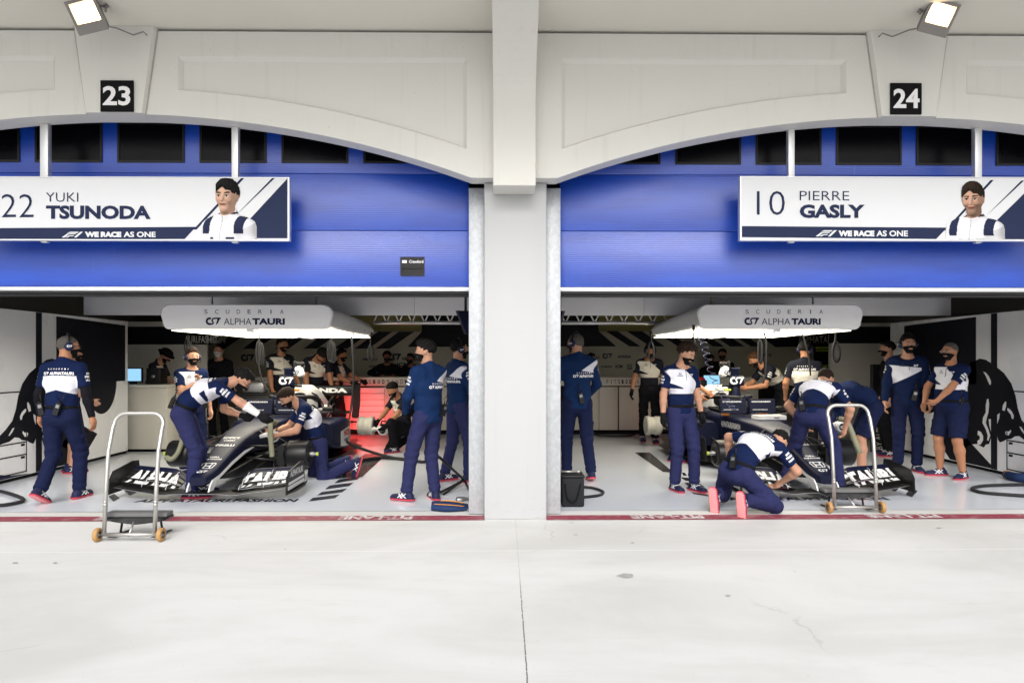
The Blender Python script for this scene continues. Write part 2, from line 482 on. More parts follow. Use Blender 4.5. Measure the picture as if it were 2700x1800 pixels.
# ================================================================== the pit building
ZC = 4.69                                  # underside of the canopy
bld = thing("pit_building", "off-white pit building front with two wide arched garage bays under a canopy", "building")
bayL = at(307, 304, -0.17).x; bayR = at(2390, 308, -0.17).x
edgeL, edgeR = 2 * bayL, 2 * bayR
zap = at(1328, 305, -0.17).z; zsp = at(1328, 469, -0.17).z
half = at(1242, 469, -0.17).x - bayL
sag = zap - zsp; Rr = (half * half + sag * sag) / (2 * sag)
ztop = at(1328, 88, -0.17).z
def zarch(u, off=0.0):
    """bottom edge of the arch at distance u from the bay's middle"""
    u = abs(u); r = Rr + off
    zc = zap - Rr
    z = zc + math.sqrt(max(r * r - u * u, 0.0))
    if u > half: return max(zsp + 0.0, zsp) if off == 0 else zc + math.sqrt(max(r * r - half * half, 0))
    return max(z, zsp) if off == 0 else z
GROOVE = pmat("groove_shade_grey", (0.36, 0.355, 0.33), 0.7)
for (xc, x0, x1, nm) in ((bayL, edgeL, 0.0, 0), (bayR, 0.0, edgeR, 1)):
    m = MB(); YF, YR, YB = -0.17, -0.128, 0.06
    pa = [(xc + 0.58, xc + at(1231, 0, -0.17).x - bayL)]
    pa = [(xc - pa[0][1] + xc, xc - 0.58), pa[0]]
    zpt = at(1328, 154, -0.17).z
    xs = sorted(set([x0 + (x1 - x0) * i / 96 for i in range(97)] + [e for q in pa for e in q] + [xc - half, xc + half]))
    def zpb(x): return min(zarch(x - xc, 0.245), zpt - 0.02)
    for i in range(len(xs) - 1):
        a, b = xs[i], xs[i + 1]; mid = (a + b) / 2
        za, zb = zarch(a - xc), zarch(b - xc)
        if any(q[0] <= mid <= q[1] for q in pa):
            m.add([(a, YF, za), (b, YF, zb), (b, YF, zpb(b)), (a, YF, zpb(a))], [(0, 1, 2, 3)])
            m.add([(a, YF, zpt), (b, YF, zpt), (b, YF, ztop), (a, YF, ztop)], [(0, 1, 2, 3)])
        else:
            m.add([(a, YF, za), (b, YF, zb), (b, YF, ztop), (a, YF, ztop)], [(0, 1, 2, 3)])
        m.add([(a, YF, za), (b, YF, zb), (b, YB, zb), (a, YB, za)], [(3, 2, 1, 0)])
        m.add([(a, YB, za), (b, YB, zb), (b, YB, ztop), (a, YB, ztop)], [(3, 2, 1, 0)])
    m.add([(x0, YF, ztop), (x1, YF, ztop), (x1, YB, ztop), (x0, YB, ztop)], [(0, 1, 2, 3)])
    for (pa0, pa1) in pa:                                     # recessed panels with sloping sides
        xp = [pa0 + (pa1 - pa0) * i / 40 for i in range(41)]
        outer = [(x, zpb(x)) for x in xp] + [(pa1, zpt), (pa0, zpt)]
        bv = 0.035
        inner = [(min(max(x, pa0 + bv), pa1 - bv), zpb(x) + bv * 0.6) for x in xp] + [(pa1 - bv, zpt - bv), (pa0 + bv, zpt - bv)]
        n = len(outer); vs = [(x, YF, z) for x, z in outer] + [(x, YR, z) for x, z in inner]
        m.add(vs, [(i, (i + 1) % n, (i + 1) % n + n, i + n) for i in range(n)])
        for i in range(40):
            a, b = inner[i], inner[i + 1]
            m.add([(a[0], YR, a[1]), (b[0], YR, b[1]), (b[0], YR, zpt - bv), (a[0], YR, zpt - bv)], [(0, 1, 2, 3)])
    m.build("arch_beam", WALL, bld)
    k = MB()                                                   # keystone
    wt, wb = 0.385, 0.272
    zb = zap - 0.004
    poly = [(-wb, zb), (wb, zb), (wt, ZC - 0.002), (-wt, ZC - 0.002)]
    front = [(p[0] * 0.955, p[1]) for p in poly]
    A = [(xc + u, -0.215, z) for u, z in front]; B = [(xc + u, -0.172, z) for u, z in poly]; Cc = [(xc + u, 0.058, z) for u, z in poly]
    k.add(A + B + Cc, [(0, 1, 2, 3)] + [(i, (i + 1) % 4, (i + 1) % 4 + 4, i + 4) for i in range(4)] + [(i + 4, (i + 1) % 4 + 4, (i + 1) % 4 + 8, i + 8) for i in range(4)])
    k.build("keystone", WALL, bld)
    for sg in (-1, 1):                                         # grey strips painting in the shade of the joint grooves beside the keystone
        j = MB(); p0, p1 = Vector((xc + sg * (wb + 0.006), 0, zb)), Vector((xc + sg * (wt + 0.006), 0, ztop))
        j.add([(p.x + q, y, p.z) for p in (p0, p1) for q in (-0.007, 0.007) for y in (-0.1735, -0.165)], [(0, 2, 6, 4), (1, 5, 7, 3), (0, 4, 5, 1), (2, 3, 7, 6), (4, 6, 7, 5), (0, 1, 3, 2)]); j.build("groove_shade_strip", GROOVE, bld)
    # cornice in the gap under the canopy, its dark grey painting in the shade
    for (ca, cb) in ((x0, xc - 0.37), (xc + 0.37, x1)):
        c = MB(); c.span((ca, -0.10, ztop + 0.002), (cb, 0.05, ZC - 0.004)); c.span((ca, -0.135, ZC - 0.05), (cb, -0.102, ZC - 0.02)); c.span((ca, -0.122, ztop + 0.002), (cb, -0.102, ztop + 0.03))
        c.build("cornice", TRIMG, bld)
# canopy, roof and outer shell
m = MB(); m.span((-9, -2.5, ZC), (9, 10.5, ZC + 0.35)); m.build("canopy", CEIL, bld)
m = MB()
for a, b in (((-9, 9.75, 0), (9, 10.0, ZC)), ((-9, 0.3, 0), (-7.75, 9.7, ZC)), ((7.7, 0.3, 0), (9, 9.7, ZC))): m.span(a, b)
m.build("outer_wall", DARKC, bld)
# columns
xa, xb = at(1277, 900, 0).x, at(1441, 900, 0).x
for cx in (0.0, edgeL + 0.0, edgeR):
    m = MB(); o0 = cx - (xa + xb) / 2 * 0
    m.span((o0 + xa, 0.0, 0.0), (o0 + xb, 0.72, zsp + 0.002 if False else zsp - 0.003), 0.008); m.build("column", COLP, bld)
# bracket rib flaring forward under the canopy
def rib(cx):
    m = MB(); w = at(1413, 400, -0.30).x - at(1300, 400, -0.30).x; xm = cx + (at(1413, 400, -0.3).x + at(1300, 400, -0.3).x) / 2
    z0 = at(1328, 489, -0.30).z; prof = []
    zst = at(1328, 270, -0.30).z
    for i in range(15):
        t = i / 14; z = zst + (ZC - 0.002 - zst) * t
        prof.append((-0.30 - 0.82 * t ** 1.9, z))
    pts = [(0.0 - 0.002, z0 + 0.0), (-0.30, z0)] + prof + [(-0.002, ZC - 0.002)]
    pts[0] = (-0.002, z0 - 0.012)
    m.prism([(-p[0], p[1]) for p in pts], lambda u, v: (xm - w / 2, -u, v), (w, 0, 0))
    o = m.build("bracket_rib", WALL, bld)
    bv = o.modifiers.new("edge", 'BEVEL'); bv.width = 0.008; bv.segments = 2; bv.limit_method = 'ANGLE'
rib(0.0); rib(edgeL); rib(edgeR)
# galvanised door jambs
g = NT("galvanised_steel"); o_ = g.obj()
s1 = g.noise(g.map(o_, (1, 1, 0.7)), 26, 7, 0.75); s2 = g.noise(o_, 95, 3, 0.8)
c_ = g.mix(g.smooth(s1, 0.35, 0.7), (0.40, 0.42, 0.44), (0.50, 0.52, 0.54))
c_ = g.mix(g.math('MULTIPLY', g.smooth(s2, 0.6, 0.75), 0.3), c_, (0.7, 0.81, 0.82))
c_ = g.mix(g.math('MULTIPLY', g.smooth(s2, 0.28, 0.2), 0.4), c_, (0.16, 0.17, 0.18))
g.l(c_, g.b.inputs["Base Color"]); g.b.inputs["Roughness"].default_value = 0.5; g.b.inputs["Metallic"].default_value = 0.35
GALV = g.m
jl, jr = at(1236, 900, 0.2).x, at(1478, 900, 0.2).x
for (a, b) in ((jl, xa - 0.002), (xb + 0.002, jr), (edgeL + xb + 0.002, edgeL + jr), (edgeR + jl, edgeR + xa - 0.002)):
    m = MB(); m.span((a, 0.2, 0.009), (b, 0.62, zsp - 0.003), 0.004); m.build("door_jamb", GALV, bld)
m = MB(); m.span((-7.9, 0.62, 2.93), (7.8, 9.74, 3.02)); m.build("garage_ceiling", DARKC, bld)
m = MB(); m.span((-0.14, 0.75, 0.005), (0.16, 9.74, 2.92)); m.build("party_wall", PANELW, bld)

# ================================================================== sectional doors
def door_mat():
    g = NT("blue_door_panel"); o = g.obj(); x, y, z = g.xyz(o)
    n = g.noise(g.map(o, (0.6, 1, 3.0)), 2.2, 5, 0.6)
    c = g.mix(g.smooth(n, 0.3, 0.7), (0.0005, 0.042, 0.37), (0.002, 0.06, 0.46))
    st = g.noise(g.map(o, (9, 9, 0.5)), 2.0, 4, 0.7)
    c = g.mix(g.math('MULTIPLY', g.smooth(st, 0.64, 0.8), 0.18), c, (0.25, 0.33, 0.6))
    g.l(c, g.b.inputs["Base Color"])
    g.b.inputs["Roughness"].default_value = 0.36; g.b.inputs["Specular IOR Level"].default_value = 0.9
    w = g.math('SINE', g.math('MULTIPLY', z, 2 * math.pi / 0.0195))
    g.l(g.bump(w, 0.12, 0.004, g.bump(g.noise(g.map(o, (1.2, 1, 5)), 2.0, 3), 0.05, 0.02)), g.b.inputs["Normal"])
    return g.m
DOORB = door_mat()
GLASS = pmat("dark_glazing", (0.002, 0.002, 0.003), 0.25, var=0.1, spec=0.12)
ZD0 = at(1328, 768, 0.34).z
def make_door(xl, xr, label, wx):
    d = thing("garage_door", label, "garage door", (0, 0, 0), 0, "blue sectional garage doors half raised in the bays")
    YD = 0.34
    zs = [at(1328, p, YD).z for p in (757, 609, 460, 311)] ; zs.append(zs[-1] + (zs[2] - zs[1]))
    for i in range(4):
        m = MB(); m.span((xl, YD, zs[i] + 0.0025), (xr, YD + 0.045, zs[i + 1] - 0.0025), 0.003); m.build("door_panel", DOORB, d)
    m = MB(); m.span((xl, YD - 0.01, at(1328, 768, YD - 0.01).z), (xr, YD + 0.05, zs[0] - 0.002), 0.003); m.build("bottom_rail", ALU, d)
    m = MB(); zr = at(1328, 768, YD - 0.01).z - 0.002
    m.span((xl, YD + 0.0, zr - 0.028), (xr, YD + 0.05, zr), 0.006); m.span((xl, YD + 0.008, zr - 0.055), (xr, YD + 0.042, zr - 0.03), 0.01)
    m.build("rubber_seal", RUBBER, d)
    w0, w1 = at(1328, 427, YD).z, at(1328, 334, YD).z
    for cx in wx:
        f = MB(); hw = 0.318
        f.span((cx - hw - 0.022, YD - 0.012, w0 - 0.022), (cx + hw + 0.022, YD - 0.002, w0)); f.span((cx - hw - 0.022, YD - 0.012, w1), (cx + hw + 0.022, YD - 0.002, w1 + 0.022))
        f.span((cx - hw - 0.022, YD - 0.012, w0 + 0.0005), (cx - hw, YD - 0.002, w1 - 0.0005)); f.span((cx + hw, YD - 0.012, w0 + 0.0005), (cx + hw + 0.022, YD - 0.002, w1 - 0.0005))
        wf = f.build("window", BLACK, d)
        p = MB(); p.span((cx - hw + 0.0005, YD - 0.005, w0 + 0.0005), (cx + hw - 0.0005, YD - 0.003, w1 - 0.0005)); p.build("pane", GLASS, wf)
    return d
pL = at(399, 380, 0.34).x; stepL = 0.833
dl = make_door(edgeL + jr + 0.004, jl - 0.004, "blue sectional garage door under arch 23, half raised, with black recessed handle plate",
               [x for x in (pL + stepL * k for k in range(-4, 4)) if edgeL + 0.8 < x < -0.75])
pR = at(2290, 388, 0.34).x
dr = make_door(jr + 0.004, edgeR + jl - 0.004, "blue sectional garage door under arch 24, half raised behind a white banner",
               [x for x in (pR + stepL * k for k in range(-4, 5)) if 0.75 < x < edgeR - 0.8])
# recessed handle plate on the left door
a = at(1056, 727, 0.33); b = at(1119, 678, 0.33)
m = MB(); x0, x1, z0, z1 = a.x, b.x, a.z, b.z
px0, px1, pz0, pz1 = x0 + 0.024, x1 - 0.024, z0 + 0.025, z0 + 0.092
for q in (((x0, 0.318, z0), (x1, 0.336, pz0)), ((x0, 0.318, pz1), (x1, 0.336, z1)), ((x0, 0.318, pz0 + .0002), (px0, 0.336, pz1 - .0002)), ((px1, 0.318, pz0 + .0002), (x1, 0.336, pz1 - .0002))): m.span(*q)
m.span((px0, 0.334, pz0), (px1, 0.3365, pz1)); m.span((px0 + 0.004, 0.322, pz1 - 0.02), (px1 - 0.004, 0.333, pz1 - 0.0005))
hp = m.build("handle_plate", BLACK, dl)
t = MB(); lettering(t, "Crawford", ((x0 * 0.30 + x1 * 0.70) - 0.008, 0.3165, z1 - 0.062), EX, EZ, 0.03, w=0.145, weight=0.02)
t.span((x0 + 0.018, 0.3165, z1 - 0.062), (x0 + 0.066, 0.3175, z1 - 0.034)); t.build("plate_lettering", WHITE, hp)

# ================================================================== number plates on the keystones
for (n, pxa, pya, pxb, pyb) in (("23", 264, 294, 351, 212), ("24", 2349, 301, 2431, 219)):
    a = at(pxa, pya, -0.235); b = at(pxb, pyb, -0.235)
    p = thing("number_plate", "square black plate with white number %s on the keystone" % n, "number plate", ((a.x + b.x) / 2, -0.217, a.z), 0, "numbered plates on the keystones")
    w, h = b.x - a.x, b.z - a.z
    m = MB(); m.box((0, -0.009, h / 2), (w, 0.016, h), None, 0.003); m.build("plate", BLACKM, p)
    t = MB(); lettering(t, n, (0, -0.0195, h * 0.19), EX, EZ, h * 0.62, w=w * 0.84, weight=0.028); t.build("numeral", WHITE, p)

# ================================================================== floodlights under the canopy
LAMP = emat("lamp_glass", (1.0, 0.78, 0.5), 2.2)
HOUS = pmat("lamp_housing", (0.22, 0.21, 0.2), 0.45, metal=0.4)
def floodlight(px, py, sgn, label):
    c = at(px, py, -0.62)
    r = thing("floodlight", label, "floodlight", tuple(c), 0, "lit floodlights under the canopy"); r.scale = (0.88, 0.88, 0.88)
    tl = Matrix.Rotation(R(-14 * sgn), 3, 'Y') @ Matrix.Rotation(R(28), 3, 'X')
    def X(p): return tl @ Vector(p)
    m = MB()
    A = [X(p) for p in ((-0.15, -0.07, 0.155), (0.15, -0.07, 0.155), (0.15, -0.07, -0.155), (-0.15, -0.07, -0.155))]
    I = [X(p) for p in ((-0.118, -0.07, 0.125), (0.118, -0.07, 0.125), (0.118, -0.07, -0.06), (-0.118, -0.07, -0.06))]
    J = [X(p) for p in ((-0.1, 0.0, 0.105), (0.1, 0.0, 0.105), (0.1, 0.0, -0.045), (-0.1, 0.0, -0.045))]
    B = [X(p) for p in ((-0.11, 0.09, 0.11), (0.11, 0.09, 0.11), (0.11, 0.09, -0.11), (-0.11, 0.09, -0.11))]
    m.add(I + J, [(0, 1, 5, 4), (1, 2, 6, 5), (2, 3, 7, 6), (3, 0, 4, 7)], 1)
    m.add(A + I + B, [(0, 1, 5, 4), (1, 2, 6, 5), (2, 3, 7, 6), (3, 0, 4, 7), (0, 8, 9, 1), (1, 9, 10, 2), (2, 10, 11, 3), (3, 11, 8, 0), (8, 11, 10, 9)])
    m.build("housing", [HOUS, STEEL], r)
    g_ = MB(); g_.sheet([X((p[0], -0.002, p[1])) for p in ((-0.1, -0.045), (0.1, -0.045), (0.1, 0.105), (-0.1, 0.105))]); g_.build("lamp_glass", LAMP, r)
    t_ = MB(); zt = (ZC - c.z) / 0.88
    for s_ in (-1, 1):
        p0 = X((0.165 * s_, 0.0, 0.0)); t_.tube([p0, p0 + Vector((0, 0.02, min(0.12, zt - 0.02))), (p0.x * 0.9, 0.05, zt - 0.004)], 0.012, 6)
    t_.tube([(-0.16, 0.05, zt - 0.006), (0.16, 0.05, zt - 0.006)], 0.012, 6); t_.build("yoke", HOUS, r)
    c_ = MB()
    c_.tube([X((0.12 * -sgn * -1, 0.05, -0.13)), X((0.16 * sgn, 0.1, -0.15)), (0.24 * sgn, 0.36, -0.02), (0.33 * sgn, 0.39, 0.03), (0.36 * sgn, 0.41, 0.0)], 0.008, 6); c_.build("cable", GREYMETAL, r)
    pl = bpy.data.lights.new("floodlight_glow", 'SPOT'); pl.energy = 55; pl.color = (1.0, 0.72, 0.42); pl.spot_size = R(150); pl.spot_blend = 0.6; pl.shadow_soft_size = 0.08
    po = bpy.data.objects.new("floodlight_glow", pl); po.location = X((0, -0.03, 0.03)); po.rotation_euler = (tl @ Matrix.Rotation(R(90), 3, 'X')).to_euler(); COL.objects.link(po); po.parent = r
floodlight(236, 42, 1, "lit floodlight hanging from the canopy above plate 23")
floodlight(2468, 48, -1, "lit floodlight hanging from the canopy above plate 24")

# ================================================================== driver banners hung before the doors
SKIN1 = pmat("print_skin", (0.55, 0.36, 0.27), 0.4, var=0.02); SKIN2 = pmat("print_skin_shade", (0.36, 0.2, 0.15), 0.4, var=0.02)
HAIRP = pmat("print_hair", (0.025, 0.02, 0.02), 0.4); INK = pmat("print_navy", (0.016, 0.024, 0.062), 0.5, var=0.02, spec=0.1)
BOARDW = pmat("banner_white", (0.64, 0.65, 0.67), 0.5, var=0.015, spec=0.1); GREYINK = pmat("print_grey", (0.45, 0.46, 0.5), 0.4)
def ell(cx, cy, rx, ry, n=28, a0=0, a1=360):
    return [(cx + rx * math.cos(R(a0 + (a1 - a0) * i / n)), cy + ry * math.sin(R(a0 + (a1 - a0) * i / n))) for i in range(n if a1 - a0 == 360 else n + 1)]
BANNERS = []
def banner(label, conv, xl, xr, yt, yb, items, texts, posts, portrait):
    Yf = -0.03; a = at(xl, yb, Yf); b = at(xr, yt, Yf)
    r = thing("driver_banner", label, "banner", (0, 0, 0), 0, "driver name banners hung before the doors")
    m = MB(); m.span((a.x, Yf, a.z), (b.x, Yf + 0.05, b.z), 0.004); bd = m.build("board", [BOARDW], r)
    f = MB(); e = 0.012
    f.span((a.x - e, Yf - 0.006, a.z - e), (b.x + e, Yf + 0.056, a.z - 0.0005)); f.span((a.x - e, Yf - 0.006, b.z + 0.0005), (b.x + e, Yf + 0.056, b.z + e * 0.6))
    f.span((a.x - e, Yf - 0.006, a.z), (a.x - 0.0005, Yf + 0.056, b.z)); f.span((b.x + 0.0005, Yf - 0.006, a.z), (b.x + e, Yf + 0.056, b.z)); f.build("frame", ALU, r)
    def P(q, lay): p = at(*conv(q), Yf); return (p.x, Yf - 0.0015 - 0.0008 * lay, p.z)
    pm = [INK, BOARDW, SKIN1, SKIN2, HAIRP, GREYINK]; g_ = MB(); q_ = MB()
    for lay, mi, poly in items:
        g_.sheet([P(p, lay) for p in poly], mi)
    g_.build("graphic_print", pm, r)
    BANNERS.append((r, P(portrait, 5), a.z))
    for (s, x0, x1, y0, y1, wt, mi, sh) in texts:
        t = MB()
        p0 = P((x0, y0), 3); p1 = P((x1, y1), 3)
        if s == "EMBLEM":
            h = p1[2] - p0[2]; w = p1[0] - p0[0]
            for poly in ([(0, 0), (0.16, 0), (0.42, 0.55), (0.78, 0.55), (0.86, 0.68), (0.42, 0.68), (0.3, 0.62)], [(0.2, 0), (0.36, 0), (0.46, 0.22), (0.66, 0.22), (0.74, 0.36), (0.45, 0.36)],
                         [(0.3, 0.75), (0.42, 0.78), (0.9, 0.78), (1.0, 1), (0.5, 1)], [(0.72, 0), (0.86, 0), (1.24, 1), (1.08, 1)]):
                t.sheet([(p0[0] + u * w / 1.24 + 0.15 * v * 0, p0[1], p0[2] + v * h) for u, v in poly], mi)
        else:
            lettering(t, s, ((p0[0] + p1[0]) / 2, p0[1], p0[2]), EX, EZ, p1[2] - p0[2], w=p1[0] - p0[0], weight=wt, shear=sh, mi=mi)
        t.build("emblem" if s == "EMBLEM" else "banner_lettering", pm, r)
    for (xp, w) in posts:
        p = at(xp, 500, Yf + 0.06); zt = zarch(p.x - (bayL if p.x < 0 else bayR)) - 0.001
        m = MB(); m.span((p.x - w / 2, Yf + 0.03, b.z + 0.008), (p.x + w / 2, 0.058, zt), 0.004); m.build("hanger_post", ALU, r)
        m = MB(); m.box((p.x, Yf + 0.05, a.z - 0.02), (0.06, 0.05, 0.014), None, 0.004); m.build("clip", ALU, r)
def k4(p): return (p[0] / 2.94, 420 + p[1] / 2.94)
def k5(p): return (1900 + p[0] / 2.94, 420 + p[1] / 2.94)
banner("white banner with number 22 and a dark haired driver portrait", k4, -146, 760, 470, 630,
       [(1, 0, [(-420, 536), (-420, 626), (1432, 618), (1520, 524)]), (1, 0, [(1500, 545), (1870, 146), (1895, 146), (1525, 545)]), (1, 0, [(1845, 418), (2110, 146), (2132, 146), (1860, 405)]),
        (1, 0, [(2228, 150), (2228, 612), (1800, 612)])],
       [("22", 14, 262, 450, 272, -0.012, 0, 0), ("YUKI", 358, 608, 330, 260, -0.008, 0, 0), ("TSUNODA", 358, 1170, 464, 360, 0.045, 0, 0),
        ("EMBLEM", 480, 645, 606, 563, 0, 1, 0), ("WE RACE", 660, 942, 604, 562, 0.07, 1, 0), ("AS ONE", 960, 1208, 604, 562, 0.03, 1, 0)],
       ((121, 0.078), (622, 0.064)), (1762, 290))
banner("white banner with number 10 and a bearded driver portrait", k5, 1954, 2825, 470, 631,
       [(1, 0, [(165, 518), (165, 604), (1670, 618), (1755, 530)]), (1, 0, [(1735, 552), (2092, 162), (2116, 162), (1760, 548)]), (1, 0, [(2058, 440), (2330, 166), (2352, 166), (2075, 424)]),
        (1, 0, [(2460, 160), (2460, 620), (1990, 620)])],
       [("10", 280, 497, 432, 247, -0.012, 0, 0), ("PIERRE", 612, 996, 318, 248, -0.008, 0, 0), ("GASLY", 612, 1116, 456, 352, 0.045, 0, 0),
        ("EMBLEM", 735, 900, 598, 551, 0, 1, 0), ("WE RACE", 912, 1190, 598, 553, 0.07, 1, 0), ("AS ONE", 1206, 1450, 598, 553, 0.03, 1, 0)],
       ((2084, 0.062), (2575, 0.07)), (1955, 312))

# ================================================================== inside the garages
XWL, XWR = -6.39, 6.62
EMB = pmat("emblem_black", (0.005, 0.006, 0.011), 0.5, spec=0.2)
def q2(p): return (2380 + p[0] / 3.1375, 800 + p[1] / 3.1375)
def wallyz(p): w = on_x(*q2(p), XWR); return (w.y, w.z)
bull = [(560, 490), (640, 455), (690, 465), (760, 510), (840, 575), (900, 660), (935, 760), (955, 870), (985, 960), (1040, 1030), (1100, 1090), (1130, 1170), (1075, 1150), (1010, 1130), (965, 1095), (930, 1098), (900, 1118), (860, 1122), (835, 1138), (805, 1148), (788, 1118), (780, 1080), (765, 1072),
        (778, 1010), (800, 950), (805, 905), (790, 915), (760, 940), (735, 955), (712, 955), (718, 1010), (732, 1060), (735, 1100), (716, 1160), (690, 1165), (672, 1190), (640, 1175), (612, 1160), (560, 1165), (500, 1200), (455, 1130), (490, 1040), (540, 940), (540, 700)]
cuts = [[(668, 562), (690, 570), (715, 600), (733, 640), (733, 670), (722, 672), (712, 650), (690, 600)],
        [(700, 790), (712, 788), (718, 830), (712, 900), (700, 940), (690, 985), (712, 1040), (728, 1090), (712, 1135), (700, 1130), (706, 1090), (690, 1040), (662, 985), (668, 940), (690, 900), (690, 840)],
        [(826, 880), (832, 840), (850, 810), (860, 812), (858, 850), (846, 888)], [(862, 862), (880, 866), (905, 890), (922, 925), (918, 955), (905, 950), (898, 920), (870, 885)],
        [(850, 1062), (862, 1052), (880, 1058), (896, 1042), (900, 1058), (880, 1090), (858, 1088)], [(968, 1015), (985, 1022), (1020, 1080), (1010, 1082), (985, 1050)],
        [(625, 1050), (650, 1060), (668, 1095), (668, 1130), (648, 1165), (622, 1168), (620, 1135), (640, 1120), (640, 1095), (622, 1085)]]
for (XW, sg, lab) in ((XWL, 1, "long white partition wall with black bull emblem in the left garage"), (XWR, -1, "long white partition wall with black bull emblem in the right garage")):
    w = thing("partition_wall", lab, "partition wall", (0, 0, 0), 0, "white side partitions with bull emblems")
    ye = on_x(337, 1000, XWL).y if sg > 0 else on_x(2378, 1000, XWR).y + 0.35
    m = MB(); m.span((XW - 0.09 if sg > 0 else XW, 0.5, 0.05), (XW if sg > 0 else XW + 0.09, ye, 2.2), 0.004); m.build("panel", PANELW, w)
    m = MB(); m.span((XW - 0.07 if sg > 0 else XW + 0.02, 0.5, 0.006), (XW - 0.02 if sg > 0 else XW + 0.07, ye, 0.048)); m.build("plinth", BLACKM, w)
    def S(y, z, lay): return (XW + sg * 0.002 * lay, y, z)
    def PX(px, py): 
        p = on_x(px, py, XW); return (p.y, p.z)
    e = MB()
    for poly, lay, mi in [(bull, 1, 0)] + [(c, 2, 1) for c in cuts]:
        e.sheet([S(*wallyz(p), lay) for p in poly], mi)
    ys0, ys1 = (on_x(94, 1000, XWL).y, on_x(110, 1000, XWL).y)
    e.sheet([S(ys0, 0.055, 1.5), S(ys1, 0.055, 1.5), S(ys1, 2.195, 1.5), S(ys0, 2.195, 1.5)], 0)
    # black field with a rounded tongue further in
    y0, y1 = on_x(148, 1000, XWL).y, on_x(330, 1000, XWL).y
    zb = on_x(250, 1008, XWL).z; ta, tb = on_x(228, 1000, XWL).y, on_x(307, 1000, XWL).y; zt_ = on_x(265, 1092, XWL).z
    e.sheet([S(y0, zb, 1), S(y1, zb, 1), S(y1, 2.13, 1), S(y0, 2.17, 1)], 0)
    tong = [((ta + tb) / 2 + (tb - ta) / 2 * math.cos(R(a)), zb + 0.004 + (zb - zt_) * math.sin(R(a))) for a in range(180, 361, 10)]
    e.sheet([S(y, z, 1) for y, z in tong], 0)
    # navy sweep along the foot
    e.sheet([S(y, z, 2.5) for y, z in ((0.55, 0.055), (0.55, 0.62), (1.0, 0.4), (1.6, 0.19), (2.1, 0.085), (2.45, 0.058))], 2)
    e.sheet([S(2.6, 0.06, 1), S(3.55, 0.06, 1), S(3.95, 0.42, 1), S(3.5, 0.62, 1)], 0)
    for (pa, pb) in (((2656, 1030), (2656, 1238)), ((2656, 1030), (2800, 1042)), ((2656, 1160), (2800, 1178)), ((2656, 1192), (2800, 1212)), ((2656, 1236), (2800, 1262))):
        A_, B_ = on_x(*pa, XWR), on_x(*pb, XWR); tk = 0.008
        if abs(A_.y - B_.y) < 0.02: e.sheet([S(A_.y - tk, A_.z, 3), S(A_.y + tk, A_.z, 3), S(A_.y + tk, B_.z, 3), S(A_.y - tk, B_.z, 3)], 0)
        else: e.sheet([S(A_.y, A_.z - tk, 3.2), S(B_.y, A_.z - tk, 3.2), S(B_.y, A_.z + tk, 3.2), S(A_.y, A_.z + tk, 3.2)], 0)
    for py in (1160, 1192):
        A_ = on_x(2658, py + 4, XWR); e.sheet([S(A_.y - 0.02, A_.z - 0.03, 3.4), S(A_.y - 0.09, A_.z - 0.03, 3.4), S(A_.y - 0.09, A_.z, 3.4), S(A_.y - 0.02, A_.z, 3.4)], 0)
    e.build("bull_emblem", [EMB, WHITE, NAVY], w)

